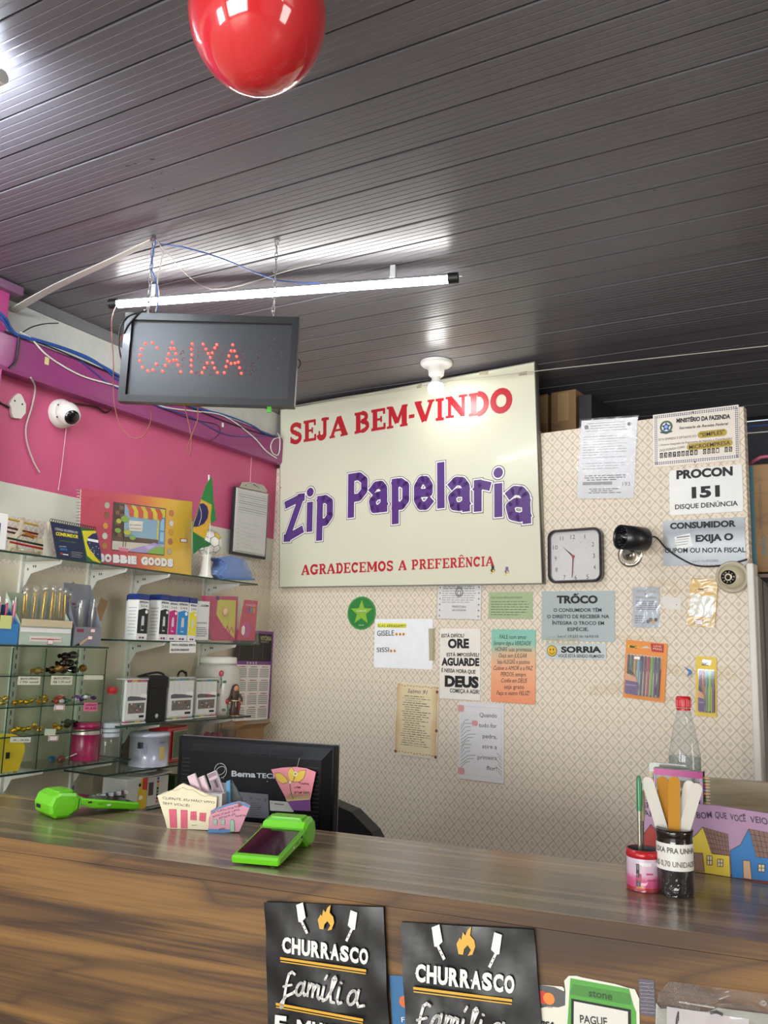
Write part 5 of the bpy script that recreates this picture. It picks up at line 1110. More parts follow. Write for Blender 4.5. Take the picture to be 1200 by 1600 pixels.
lay_candies([(86, 0.3), (120, .4)], lay[0], pm('8a6434', .2, .6, bump=.5, scale=60, noise=.3), .0135, 'bronze foil truffle among the dark truffles', 'bronze truffles among the dark ones', -2.30)
lay_candies([(53, 0), (61, 0)], lay[0], AMBF, .0125, 'olive gold truffle left of the dark truffles', 'olive gold truffles on the top layer')
lay_candies([(3, 0), (10, 0), (15, 1), (26, 0), (33, .2), (42, 0), (50, .3), (57, 0), (64, 0), (71, .2), (72, 1)], lay[1], GOLDF, .0085, 'small gold foil sweet on second layer of candy case', 'gold sweets on the second layer')
for c_, xs in (('b04838', [(86, 0), (90, .9)]), ('d8d0d4', [(92, 0), (103, 1), (112, .2), (128, .8)]), ('6a3c84', [(108, 0), (117, .8), (134, 0), (141, .5)]), ('c88c2c', [(97, .6), (122, 0)]), ('3c7c54', [(100, 0), (135, 1)])):
    lay_candies(xs, lay[1], pm(c_, .25, .2, noise=.25, scale=90, bump=.3), .0080, {'b04838': 'red', 'd8d0d4': 'silver white', '6a3c84': 'purple', 'c88c2c': 'orange', '3c7c54': 'green'}[c_]+' wrapped sweet among mixed sweets of second layer', {'b04838': 'red', 'd8d0d4': 'silver white', '6a3c84': 'purple', 'c88c2c': 'orange', '3c7c54': 'green'}[c_]+' sweets on the second layer')
lay_candies([(32, 0), (38, .4), (47, 0), (54, .3), (60, 0), (61, 1), (70, .2), (92, 0), (96, .5), (100, 0)], lay[2], GOLDF, .0088, 'crumpled gold sweet on third layer of candy case', 'gold sweets on the third layer')
lay_candies([(106, 1.0), (112, .2), (123, .6), (131, 0)], lay[2], pm('241012', .2, .3, coat=.5, noise=.2), .0105, 'dark sweet with yellow ribbon on third layer of case', 'dark sweets on the third layer')
GRN, PNK = pm('c9d4b8', .6), pm('e8709c', .5)
def tagcard(lab, x0, y0, x1, y1, mat, txts=(), X=cw0+.004, red=False, name='price_tag'):
    s = Sheet(name, lab, 'price tag', lw(X), [(x0, y0), (x1, y0), (x1, y1), (x0, y1)], 0, .0006); s.board(mat)
    if red: s.border(.09, .05, pm('b83a3a'))
    for i, tx in enumerate(txts): s.ft(tx, .1, .9, .62-.40*i if len(txts) > 1 else .35, .24, INK, shear=.15, jit=.08)
    return s
tagcard('cream handwritten price card Lacta Cremoso under the olive truffles', 28, 1057, 63, 1070, pm('dcdcc4', .6), ('BALAO CREMOSO', '170 unid'))
tagcard('cream handwritten price card R$ 1,70 under the dark truffles', 80, 1056, 113, 1070, pm('dcdcc4', .6), ('BALAO CREMOSO', 'R$ 1,70 unid'))
tagcard('blank pale strip card at the top right of the candy case', 131, 1055, 161, 1062, pm('cfd2bc', .6))
tagcard('bright pink price note under the purple sweets', 131, 1098, 152, 1111, PNK, ('DADINHO', '0,50'))
tagcard('white tag with red frame under the mixed sweets', 85, 1101, 101, 1110, PAPER, red=True)
tagcard('white tag with red frame under the third layer sweets', 76, 1149, 91, 1158, PAPER, red=True)
tagcard('green folded tag lying over the third layer edge', 70, 1139, 87, 1149, GRN, X=cw0+.006)
tagcard('long pale tag leaning on the third layer at left', 16, 1152, 48, 1160, pm('d6dacb', .6), ('2,50',), X=cw0+.006)
# things on the bottom left shelf
def lathe_thing(name, lab, cat, px0, px1, ytop, X, z0, prof, mat, n=28, group=None, part='body'):
    yc = (yy(px0, ytop+20, X)+yy(px1, ytop+20, X))/2; r = abs(yy(px1, ytop+20, X)-yy(px0, ytop+20, X))/2*.93; h_ = onx((px0+px1)/2, ytop, X).z-z0
    k = Thing(name, lab, cat, (X, yc, z0), group); k.p(part, mat).lathe([(a*r, b*h_) for a, b in prof], n, cap=False); k.r, k.h = r, h_; return k
BOT = [(.0001, .012), (.9, .0), (1, .03), (1, .30), (.92, .33), (1, .36), (1, .5), (.92, .56), (.62, .74), (.42, .88), (.36, .90), (.36, .925)]
def bottle(k, lab_mat, water=True):
    k.p('label_sleeve', lab_mat).lathe([(k.r*1.012, k.h*.31), (k.r*1.012, k.h*.50)], 28, cap=False)
    cap = k.p('cap', pm('c41c26', .35)); cap.lathe([(k.r*.42, k.h*.925), (k.r*.44, k.h*.93), (k.r*.44, k.h*.985), (k.r*.40, k.h), (.0001, k.h)], 24, cap=False)
    for i in range(18):
        a = 2*PI*i/18; cap.box((k.r*.445*math.cos(a), k.r*.445*math.sin(a), k.h*.955), (.0012, .0012, k.h*.045))
    k.p('cap_ring', pm('c41c26', .35)).lathe([(k.r*.41, k.h*.905), (k.r*.41, k.h*.918)], 20, cap=False)
k = lathe_thing('water_bottle', 'clear plastic bottle with red cap on the shelf right of the candy case', 'bottle', 161, 187, 1074, -2.31, zBL, BOT, PETG); bottle(k, pm('c8d0d8', .4))
k.p('label_print', pm('7c8696')).lathe([(k.r*1.02, k.h*.36), (k.r*1.02, k.h*.38)], 28, cap=False)
k.p('label_print', pm('7c8696')).lathe([(k.r*1.02, k.h*.42), (k.r*1.02, k.h*.44)], 28, cap=False)
k = lathe_thing('tin', 'dark pink cylinder tin behind glass beside the red capped bottle', 'tin', 115, 154, 1129, -2.34, zBL, [(.0001, 0), (1, 0), (1, .02), (.98, .03), (.98, .86), (1.0, .88), (1, .98), (.96, 1), (.0001, .99)], pm('a81f56', .25, noise=.06)); 
k.p('band', pm('d8c8c0', .3, .5)).lathe([(k.r*.99, k.h*.70), (k.r*.99, k.h*.84)], 28, cap=False)
yk = yy(4, 1185, -2.30)
k = Thing('yellow_case', 'yellow rounded plastic case at the left frame edge on bottom shelf', 'case', (-2.30, yk, zBL)); k.p('body', pm('d9c02a', .35)).prism([(.062*math.cos(PI*i/12)*(1 if i < 7 else 1), .058+.055*math.sin(PI*i/12)) for i in range(13)]+[(-.05, 0.001), (.045, .001)], -.02, .02, basis(Vector((-.0, 0, 0)), WX, WZ, WN)); k.p('clasp', BLACK).box((.022, .0, .05), (.003, .012, .018))
k = Thing('lollipop', 'red lollipop with white stick lying in lower compartment of case', 'candy', (-2.33, yy(96, 1178, -2.33), zBL+.012)); k.p('head', pm('8c2c3c', .2, coat=.5)).ball((0, 0, 0), .013, 14, 9); k.p('stick', WHITE).tube([(.0, .012, 0), (.01, .055, .014)], .0018, 6)
k = Thing('blue_sweet', 'small blue wrapped sweet lying in the lower compartment of the case', 'candy', (-2.40, yy(82, 1171, -2.40), zBL)); k.p('wrapper', pm('2c6aa8', .3)).lathe([(.012, 0), (.012, .010), (.009, .014), (.0001, .014)], 14)

# ------------------------------------------------------------------ top shelf
X_ = -2.33
y1, y2 = yy(22, 850, X_), yy(64, 850, X_)
PINE = mat_wood('pale_wood', [(.3, 'c3b493'), (.5, 'd2c4a5'), (.7, 'dccfb2')], .6, 3., 10., fig=False)
k = Thing('pencil_rack', 'pale wooden desk rack holding loose pencils, left end of top shelf', 'rack', wf((X_, (y1+y2)/2, zT)))
hw = (y2-y1)/2
for sx, lift in ((-hw, 0), (hw, 0)):
    k.new('side_piece', PINE).prism([(-.02, 0), (-.012, .05), (-.03, .06), (-.035, .115), (-.022, .118), (-.015, .075), (.0, .062), (.02, .062), (.026, .04), (.022, 0), (.012, 0), (.010, .02), (-.006, .02), (-.010, 0)], -.0025, .0025, basis(Vector((sx, 0, 0)), Vector((0, 0, -1)), Vector((0, 1, 0)), Vector((1, 0, 0))))
k.p('cross_bar', PINE).box((0, .012, 0), (2*hw, .006, .01))
for i, (c_, zz, xo, nm, a, b) in enumerate([('c8a030', .112, -.035, 'yellow', -.09, .06), ('5c1c28', .082, -.02, 'dark red', -.09, .05), ('4a1820', .068, -.015, 'maroon', -.08, .03), ('b8862c', .064, .0, 'ochre', -.02, .02), ('d0722c', .0685, .009, 'orange', -.02, .025), ('1c3a2a', .042, .02, 'dark green', -.09, .05), ('b0202c', .030, .026, 'red', -.085, .048)]):
    mb = MB(); mb.tube([(0, a, .004), (0, b, -.004)], .0036, 6); single('pencil', mb, pm(c_, .3), nm+' pencil lying across the wooden rack', 'pencil', None, Matrix.Translation((X_-xo if False else X_+xo, (y1+y2)/2, zT+zz)))
yb = yy(3, 830, -2.28); k = Thing('paper_box', 'white carton with dark blue side at the left frame edge of the top shelf', 'box', (-2.28, yb-.045, zT)); k.p('body', PAPER).box((0, 0, .055), (.05, .09, .11), bev=.002); k.p('blue_side', pm('2f4f8c')).box((0.0255, -.01, .05), (.001, .06, .06))
# law booklet (desk stand, spiral bound)
Xb = -2.228; pb = lw(Xb)
s = Sheet('law_booklet', 'navy desk booklet CÓDIGO DE DEFESA DO CONSUMIDOR with Brazilian flag', 'booklet', PL((Xb, 0, 0), (-.02, 1, 0)), [(79, 813), (150, 829), (158, 887), (88, 870)], 0, .003)
L_ = lambda x, y: s.l(x/7.5, 760+y/7.5)
NV = pm('1a2748', .3)
s.p('cover', NV).prism([L_(595, 410), L_(1120, 510), L_(1192, 915), L_(672, 835)], -.003, 0)
s.p('green', pm('1f6a38', .3)).flat([L_(940, 475), L_(1120, 510), L_(1192, 915), L_(1018, 888)], .0004)
s.p('yellow', pm('d8cc2a', .3)).flat([L_(960, 520), L_(1118, 520), L_(1130, 560), L_(1060, 640), L_(1065, 720), L_(1110, 820), L_(1188, 905), L_(1085, 870), L_(1018, 810)], .0007)
s.p('blue_disc', pm('1f2a58', .3)).flat([L_(1080, 555), L_(1130, 545), L_(1150, 620), L_(1178, 760), L_(1188, 870), L_(1120, 820), L_(1050, 740), L_(1015, 660), L_(1025, 600)], .0010)
s.p('white_band', PAPER).flat([L_(1020, 608), L_(1148, 630), L_(1150, 662), L_(1022, 636)], .0013)
for x, y in ((1048, 665), (1085, 720), (1125, 705), (1100, 755), (1145, 795), (1065, 740), (1155, 725), (1100, 780)): X, Y = L_(x, y); s.p('star', PAPER).disc(X, Y, .0016, .0013, 6)
def lt(tx, a, b, h, mat, **kw): text_line(s.p('lettering', mat), tx, L_(*a), L_(*b), abs(L_(a[0], a[1])[1]-L_(a[0], a[1]-h)[1]), .0006, **kw)
lt('CÓDIGO DE DEFESA DO', (640, 508), (908, 555), 26, pm('c8ccd0'), bold=.02); lt('CONSUMIDOR', (652, 572), (915, 612), 42, pm('e6d82a'), bold=.04); lt('CONSTITUIÇÃO FEDERAL', (690, 640), (890, 668), 15, pm('6a8a3c')); lt('CONSUMIDOR', (690, 708), (775, 716), 16, pm('c8ccd0')); lt('2015', (700, 745), (785, 755), 28, pm('3c84c8'), bold=.03)
for i in range(4): s.p('small_text', pm('a8a89c')).line([L_(835, 765+i*18), L_(965-(i % 2)*20, 782+i*18)], .0012, .0006)
s.p('red_logo', pm('b83040')).flat([L_(705, 775), L_(735, 780), L_(735, 802), L_(708, 798)], .0006); s.p('logo_text', PAPER).line([L_(740, 795), L_(795, 803)], .003, .0006)
s.p('back_leaf', pm('c8c4b4', .6)).prism([L_(590, 400), L_(560, 620), L_(555, 820), L_(665, 835)], -.02, -.018)
ring = s.p('spiral_binding', pm('101010', .3))
for i in range(21):
    X, Y = L_(605+i*25.5, 398+i*4.9); ring.tube([(X+.0, Y+.006*math.cos(t), -.002+.006*math.sin(t)) for t in [2*PI*j/8 for j in range(8)]], .0011, 4, closed=True)
# colouring book with spiral (scenery only)
Xc = -2.31
BKM, e, b = newmat('red_to_yellow_cover', .3); vec, o = e.coord(); t_ = e.m('ADD', e.m('DIVIDE', o[0], .34), .5); t_ = e.m('ADD', t_, e.m('MULTIPLY', o[1], .35))
e.nt.links.new(e.ramp(t_, [(.1, 'c03c58'), (.42, 'cf5a4c'), (.62, 'dd8440'), (.8, 'e0aa3c'), (1., 'e2b840')]), b.inputs['Base Color'])
s = Sheet('colouring_book', 'large spiral colouring book BOBBIE GOODS with red to yellow cover', 'book', lw(Xc), [(131, 764), (300, 784), (299, 897), (131, 872)], 0, .012)
B_ = lambda x, y: s.l(120+x/6.3158, 750+y/6.3158)
s.p('pages', pm('d8d4c8')).prism([B_(60, 90), B_(1135, 218), B_(1122, 935), B_(40, 800)], -.012, -.0012)
s.p('cover', BKM).prism([B_(45, 84), B_(1140, 214), B_(1128, 938), B_(25, 800)], -.0011, 0)
OL = pm('2a2020', .5)
def bp(pts, c, z=.0006, part='picture'): s.p(part, pm(c, .4)).flat([B_(*q) for q in pts], z)
bp([(362, 218), (876, 285), (858, 745), (338, 690)], '2a2020', .0003, 'picture_outline'); bp([(368, 224), (870, 290), (853, 738), (344, 684)], '8ab0c8')
bp([(368, 224), (472, 240), (462, 560), (352, 545)], '4a3428', .0009)
for i, (x, y) in enumerate(((380, 300), (420, 250), (375, 400), (400, 520), (430, 330))): bp([(x, y), (x+40, y+6), (x+38, y+46), (x-2, y+40)], '7a5a40', .0012)
bp([(352, 545), (800, 590), (800, 640), (350, 600)], '5c4434', .0009); bp([(350, 600), (860, 640), (853, 738), (344, 684)], 'cfc8b8', .0012)
bp([(510, 690), (760, 620), (855, 650), (853, 738), (520, 705)], 'a89acc', .0015); bp([(680, 720), (780, 660), (856, 660), (853, 738)], '84b454', .0018)
bp([(800, 290), (870, 292), (862, 600), (785, 590)], 'd8c848', .0012); bp([(812, 400), (835, 372), (868, 372), (860, 640), (800, 630)], '5c94c4', .0015); bp([(825, 410), (845, 385), (860, 385), (856, 500), (820, 495)], '9cc4dc', .0018); bp([(820, 515), (856, 518), (852, 610), (815, 605)], '9cc4dc', .0018)
aw = ['cc5a40', 'd8c040']
for i in range(7):
    x0 = 478+i*48; x1 = x0+48; a = 240+i*7; xx = 512+i*47
    bp([(x0, a), (x1, a+7), (xx+47, 300+i*7), (xx, 294+i*7)], aw[i % 2], .0018); bp([(xx, 294+i*7), (xx+47, 300+i*7), (xx+46, 350+i*6), (xx+36, 368+i*6), (xx+12, 364+i*6), (xx+1, 345+i*6)], aw[i % 2], .0018)
    s.p('awning_line', OL).line([B_(x1, a+7), B_(xx+47, 300+i*7), B_(xx+46, 352+i*6)], .0008, .0021)
bp([(512, 400), (650, 408), (640, 510), (514, 500)], 'e0dccc', .0018)
for tx, a, b in (('BOBBIE', (520, 448), (634, 453)), ('GOODS', (520, 482), (632, 489))): text_line(s.p('shop_sign', OL), tx, B_(*a), B_(*b), .0042, .0021)
s.p('picture_line', OL).line([B_(362, 218), B_(876, 285), B_(858, 745), B_(338, 690), B_(362, 218)], .0011, .0024)
for (x, y, rx, ry, c_) in ((470, 385, 62, 38, '8ab04c'), (410, 405, 40, 28, 'b8bc44'), (400, 498, 48, 28, '84a84c'), (495, 518, 58, 32, 'b8bc44'), (545, 570, 48, 26, '84b454')):
    X, Y = B_(x, y); s.p('tree_outline', OL).disc(X, Y, rx*.00031+.0008, .0024, 16, ry*.00031+.0008); s.p('tree_crown', pm(c_, .4)).disc(X, Y, rx*.00031, .0027, 16, ry*.00031)
s.p('tree_trunk', pm('4a3428')).line([B_(455, 420), B_(462, 560), B_(450, 660)], .003, .0023).line([B_(530, 590), B_(480, 610), B_(475, 660)], .003, .0023)
bp([(405, 662), (508, 676), (500, 712), (415, 700)], 'd87c9c', .0027)
bp([(655, 640), (780, 650), (700, 690)], 'c4b8dc', .0020)
for x, y, c_ in ((297, 250, 'b8ac9c'), (295, 350, '8c5c3c'), (282, 452, 'd89440'), (275, 552, 'd8d4c8'), (272, 650, 'b8803c'), (933, 328, 'd07c48'), (932, 428, 'e0dcd0'), (928, 516, 'd89448'), (922, 608, 'b87058'), (915, 708, 'b0a890')):
    X, Y = B_(x, y); s.p('round_motif_outline', OL).disc(X, Y, .0128, .0006, 18, .0122); s.p('round_motif', pm(c_, .4)).disc(X, Y, .0120, .0009, 18, .0114)
for i, (g, x0, x1) in enumerate([('B', 238, 272), ('O', 272, 342), ('B', 355, 425), ('B', 428, 498), ('I', 502, 530), ('E', 533, 588), ('G', 633, 700), ('O', 702, 762), ('O', 765, 828), ('D', 832, 890), ('S', 892, 950)]):
    y = 725+(x0-238)*.075; hh = 82; q_ = [B_(x0, y), B_(x1, y+5), B_(x1, y+hh+5), B_(x0, y+hh)]
    text_quad(s.p('title_shadow', pm('6a4a60')), g, [(a+.0015, b-.0015) for a, b in q_], .0006, .12, .09); text_quad(s.p('title_lettering', PAPER), g, q_, .0010, .09, .09)
s.p('price_sticker', pm('c43c3c')).flat([B_(1018, 575), B_(1092, 580), B_(1090, 620), B_(1018, 615)], .0006); s.p('price_paper', PAPER).flat([B_(1026, 582), B_(1085, 586), B_(1083, 612), B_(1026, 608)], .0009)
sp_ = s.p('spiral_binding', pm('d8c8c0', .2, .7))
for i in range(22):
    f_ = i/21; X, Y = B_(42-10*f_, 100+640*f_); sp_.tube([(X-.006+.007*math.cos(t), Y, -.005+.007*math.sin(t)) for t in [2*PI*j/8 for j in range(8)]], .0010, 4, closed=True)
s.p('clear_wrap', film('ffffff', 1.5, .07, bump=.35, scale=6, name='wrap_film', dens=.01)).add([(x, y, .004+.004*math.sin(i*2.1)) for i, (x, y) in enumerate([B_(30+1110*a/6, 84+130*a/6+(700)*b/5) for b in range(6) for a in range(7)])], [(j*7+i, j*7+i+1, j*7+i+8, j*7+i+7) for j in range(5) for i in range(6)], True)
# ball trophy and flag
Xf = -2.30
k = Thing('ball_trophy', 'white pedestal with a small white and yellow football on top', 'trophy', (Xf, yy(321, 900, Xf), zT)); zb0 = onx(327, 848, Xf).z-zT; rb = .053
k.p('pedestal', pm('e0ddd2', .35)).lathe([(.030, 0), (.030, .008), (.023, .016), (.019, .05), (.017, zb0-rb*1.12), (.024, zb0-rb*.97), (.0001, zb0-rb*.95)], 24, cap=False)
bm_ = bpy.data.meshes.new('ball')
import bmesh
bm = bmesh.new(); bmesh.ops.create_icosphere(bm, subdivisions=1, radius=1)
# truncated icosahedron: panels from the dual of a subdivided ball
bm.free()
phi = (1+5**.5)/2
def perms(a, b, c): return [(a*i, b*j, c*l) for i in (-1, 1) for j in (-1, 1) for l in (-1, 1)]
base = set()
for t in perms(0, 1, 3*phi)+perms(1, 2+phi, 2*phi)+perms(phi, 2, 2*phi+1):
    for r_ in range(3): base.add(tuple(round(t[(i+r_) % 3]+0., 5) for i in range(3)))
V_ = [Vector(t).normalized() for t in base]
ico = [Vector(t).normalized() for t in perms(0, 1, phi)+[(b, c, a) for a, b, c in perms(0, 1, phi)]+[(c, a, b) for a, b, c in perms(0, 1, phi)]]
ico = [v for i, v in enumerate(ico) if all((v-u).length > .01 for u in ico[:i])]
dod = [Vector(t).normalized() for t in perms(1, 1, 1)+perms(0, phi, 1/phi)+[(b, c, a) for a, b, c in perms(0, phi, 1/phi)]+[(c, a, b) for a, b, c in perms(0, phi, 1/phi)]]
dod = [v for i, v in enumerate(dod) if all((v-u).length > .01 for u in dod[:i])]
yc_ = yy(326, 848, Xf)-yy(321, 900, Xf); bc2 = Vector((0, yc_, zb0))
k.p('seam', OL).ball(bc2, rb, 24, 16)
for cset, cnt, mt in ((ico, 5, pm('d8b83c', .3)), (dod, 6, pm('e8e6de', .3))):
    for j, c_ in enumerate(cset):
        vs = sorted(V_, key=lambda v: -v.dot(c_))[:cnt]; a_ = c_.orthogonal().normalized(); b_ = c_.cross(a_)
        vs.sort(key=lambda v: math.atan2(v.dot(b_), v.dot(a_)))
        cen = sum(vs, Vector())/len(vs); m_ = k.new('panel', mt if cnt == 5 and j % 3 else pm('e8e6de', .3)); pts = [bc2+((v-cen)*.94+cen).normalized()*rb*1.02 for v in vs]
        m_.add([bc2+c_*rb*1.035]+pts, [(0, i+1, (i+1) % cnt+1) for i in range(cnt)], True)
yf0, yf1 = yy(306, 850, Xf), yy(338, 850, Xf)
ft = onx(326, 742, Xf+.058); fm = wf((Xf+.058, ft.y, zT))
k = Thing('flag', 'small Brazilian flag on a pole leaning beside the ball trophy', 'flag', fm)
def fp(x, y): p = onx(x, y, Xf+.058); return (p.y-ft.y, p.z-zT)
F_ = lambda x, y: fp(290+x/8, 730+y/8)
def drape(pts, mat, part, z):
    mbx = k.p(part, mat); q = [F_(*p) for p in pts]; mbx.prism(q, z, z+.0012)
GF, YF, BF = pm('23803a', .6, noise=.15, scale=50), pm('d8ab34', .6, noise=.12, scale=50), pm('241f58', .6)
drape([(322, 110), (338, 240), (345, 420), (382, 660), (318, 708), (312, 560), (240, 900), (90, 1085), (85, 700), (130, 600), (190, 400), (250, 230)], GF, 'cloth', 0)
drape([(190, 402), (322, 470), (300, 700), (238, 898), (90, 805), (95, 700), (150, 560)], YF, 'rhombus', .0014)
drape([(175, 455), (215, 452), (260, 490), (278, 560), (265, 640), (220, 705), (150, 740), (90, 745), (100, 690), (145, 570)], BF, 'disc', .0028)
mbx = k.p('band', PAPER); mbx.line([F_(165, 490), F_(185, 560), F_(185, 630), F_(155, 725)], .0022, .0044)
drape([(90, 1085), (88, 830), (180, 880), (320, 960), (280, 990), (190, 1010)], pm('1d6e34', .6, noise=.2, scale=40), 'lower_fold', .0016)
k.p('pole', WHITE).tube([(F_(300, 96)[0], F_(300, 96)[1], -.004), (F_(322, 740)[0]-.004, F_(322, 740)[1], -.004), (F_(322, 740)[0]-.004, 0.001, -.004)], .0028, 8)
# blue wrapped desk tape dispenser
Xd = -2.30; Bd = lambda x, y: (yy(290+x/8, 730+y/8, Xd)-yy(357, 895, Xd), max(0.0005, onx(290+x/8, 730+y/8, Xd).z-zT))
k = Thing('tape_dispenser', 'blue plastic tape dispenser in clear wrap at the right end of top shelf', 'dispenser', wf((Xd, yy(357, 895, Xd), zT)))
BP = pm('5a82c4', .3, noise=.05, coat=.3)
pr_ = [Bd(330, 1138), Bd(500, 1110), Bd(640, 1140), Bd(705, 1190), Bd(720, 1260), Bd(765, 1330), Bd(765, 1395), Bd(640, 1412), Bd(345, 1388), Bd(305, 1340), Bd(345, 1290), Bd(400, 1240), Bd(415, 1180)]
k.p('body', BP).prism(pr_, -.030, .030); k.p('shoulder', BP).prism([(x*.82, y*.9+.001) for x, y in pr_], .0302, .036)
k.p('base', pm('4a72ac', .35)).prism([Bd(345, 1385), Bd(770, 1395), Bd(780, 1415), Bd(340, 1405)], -.034, .040)
k.p('cutter', CHROME).box((Bd(340, 1138)[0]+.002, Bd(340, 1138)[1]+.001, 0), (.006, .003, .03))
k.p('clear_wrap', CLEAR).add([(x*1.08, max(.001, y*1.06), z) for z in (-.036, .039) for x, y in pr_], [(i, (i+1) % 13, 13+(i+1) % 13, 13+i) for i in range(13)]+[tuple(range(13, 26))], True)
# clipboard
s = Sheet('clipboard', 'black clipboard with a thick sheaf of printed sheets hung on the wall', 'clipboard', lw(-2.435), [(369, 758), (421, 774), (417, 875), (362, 862)], 0, .006)
Cb = lambda x, y: s.l(290+x/8, 730+y/8)
s.p('board', pm('191919', .4)).prism([Cb(620, 235), Cb(1055, 345), Cb(1015, 1155), Cb(570, 1080)], -.012, -.008)
for i in range(4): s.new('paper_stack', pm(['c9c7c0', 'd5d3cd', 'cbc9c4', 'dad9d4'][i], .7)).prism([Cb(650-i*2, 250+i*3), Cb(1040-i*3, 330+i*2), Cb(1000-i*3, 1118-i*8), Cb(605+i*6, 1050-i*6)], -.0079+i*.002, -.0060+i*.002)
for i in range(10): 
    y = 300+i*28; s.p('print_rows', pm('96969a')).line([Cb(662, y), Cb(1028, y+78)], .003 if i % 3 else .0012, .0008)
for i in range(8):
    y = 690+i*50; s.p('print_rows_lower', pm('b0b0b2')).line([Cb(690, y), Cb(930-(i % 3)*50, y+50)], .0012, .0008); X, Y = Cb(665-i*3, 670+i*48); s.p('punch_mark', INKG).disc(X, Y, .0022, .0008, 8)
s.p('clip', pm('a8a49c', .25, .9)).prism([Cb(690, 190), Cb(800, 185), Cb(960, 225), Cb(1010, 290), Cb(1000, 320), Cb(660, 250)], .001, .006)
s.p('clip_lever', CHROME).tube([(Cb(740, 230)[0], Cb(740, 230)[1], .007), (Cb(830, 205)[0], Cb(830, 205)[1], .010), (Cb(925, 265)[0], Cb(925, 265)[1], .007)], .0022, 8)
s.p('clear_cover', CLEAR).flat([Cb(640, 240), Cb(1045, 330), Cb(1010, 1130), Cb(598, 1060)], .0025)

# ------------------------------------------------------------------ middle left shelf: pen boxes
Xp = -2.272
def openbox(name, lab, x0, x1, yt, yfront, mat, inner, zb=zML, X=Xp, dp=.07, back=True):
    ya, yb = yy(x0, 990, X), yy(x1, 990, X); h1 = onx((x0+x1)/2, yfront, X).z-zb; h2 = onx((x0+x1)/2, yt, X-dp).z-zb
    k = Thing(name, lab, 'box', wf((X, (ya+yb)/2, zb))); w_ = yb-ya; k.w = w_; k.h1 = h1
    k.p('front', mat).box((0, h1/2, 0), (w_, h1, .002)); k.p('bottom', mat).box((0, .001, -dp/2), (w_, .002, dp))
    for sx in (-1, 1): k.new('side', mat).prism([(0, 0), (dp, 0), (dp, h2 if back else h1), (0, h1)], -.001, .001, basis(Vector((sx*(w_/2-.001), 0, 0)), Vector((0, 0, -1)), Vector((0, 1, 0)), Vector((-1, 0, 0))))
    k.p('back', inner).box((0, (h2 if back else h1)/2, -dp), (w_, h2 if back else h1, .002)); return k
def pens(xs, X, zb, cols, ytop, names, grp, r=.0042, top='ball', lean=.0, wrap=False, cat='pen', base=.0):
    for i, px in enumerate(xs):
        yc = yy(px, 960, X); zt_ = onx(px, ytop[i % len(ytop)], X).z; L = zt_-zb-base; c_ = cols[i % len(cols)]
        k = Thing('pen', names[i % len(names)], cat, Matrix.Translation((X-.012*(i % 2), yc, zb+base+.003)) @ Matrix.Rotation(lean*math.sin(i*2.7), 4, 'X'), grp)
        k.o['label'] = names[i % len(names)]+', '+ORD[i]+' from left'
        met = .8 if top == 'ball' else (.7 if c_ in ('c9c9c9',) else .1)
        bmx = k.p('barrel', pm(c_, .22, met)); bmx.tube([(0, 0, 0), (0, 0, L*.55), (0, 0, L*.56), (0, 0, L*.9)], [r*.75, r*.85, r, r*.8], 8)
        if top == 'ball': k.p('ball_top', pm('e8e0cc', .1, .6)).ball((0, 0, L*.95), r*1.8, 10, 7)
        else:
            k.p('button', CHROME).tube([(0, 0, L*.9), (0, 0, L)], r*.4, 6); k.p('clip', CHROME).box((r*1.2, 0, L*.78), (.001, .002, L*.22))
        if wrap: k.p('clear_sleeve', CLEAR).box((0, 0, L*.52), (r*3.2, r*4.4, L*1.02))
k = openbox('pen_box', 'blue counter box of pink and purple pens at the left frame edge', -12, 28, 945, 974, pm('3c84c4', .35), pm('2a3c5c'))
k.p('price_note', pm('d8dc8c', .6)).box((-.004, k.h1+.004, .0025), (.040, .040, .001))
pens([-6, 3, 8, 14, 20, 25], Xp-.028, zML, ['d8708c', 'd89098', 'b03050', '8060a8', 'e08a9c', 'c87888'], [934, 934, 936, 938, 934, 940], ['pink pen standing in the blue box'], 'pens in the blue box', .0040, 'click', .04)
k = openbox('pen_box', 'pale green box of gold ball topped pens in clear sleeves', 30, 111, 930, 976, pm('b8c8b8', .3), pm('a8b4a0', .5), dp=.08)
k.p('lid_flap', pm('cfc0a0', .5)).box((0, k.h1+.004, .004), (k.w*.98, .022, .002)); k.p('white_strip', PAPER).box((0, k.h1-.018, .0015), (k.w*.97, .014, .001)); k.p('label', pm('e0d8cc')).box((0, k.h1*.30, .0015), (k.w*.60, .018, .001)); k.p('label_line', pm('a83030')).box((0, k.h1*.30, .0022), (k.w*.56, .002, .0004)); k.p('price_sticker', pm('c43c3c')).box((.018, .010, .0022), (.022, .016, .001)); k.p('price_paper', PAPER).box((.018, .010, .0029), (.019, .012, .0006))
pens([36, 45, 50, 59, 64, 73, 78, 88, 93, 99, 103, 107], Xp-.035, zML, ['c8a03c', 'd8b040', 'b8903c'], [924, 918, 920, 918, 916, 918, 917, 920, 918, 924, 922, 926], ['gold pen with a shiny ball top in the pale green box'], 'gold ball topped pens', .0032, 'ball', .06, True)
k = openbox('pen_box', 'grey counter box of silver pens with tall printed back card', 116, 158, 914, 980, pm('7f828c', .35), pm('8e929c', .4), dp=.07)
k.p('maker_label', pm('8c2c4c')).box((-k.w*.3, k.h1-.012, .0016), (k.w*.24, .010, .001)); k.p('diagonal_pen_print', pm('c8a878')).prism([(-k.w*.3, .008), (k.w*.1, .036), (k.w*.13, .032), (-k.w*.26, .002)], .0012, .0018); k.p('diagonal_tip_print', BLACK).prism([(-k.w*.47, .001), (-k.w*.3, .010), (-k.w*.26, .002), (-k.w*.4, .0005)], .0012, .0018)
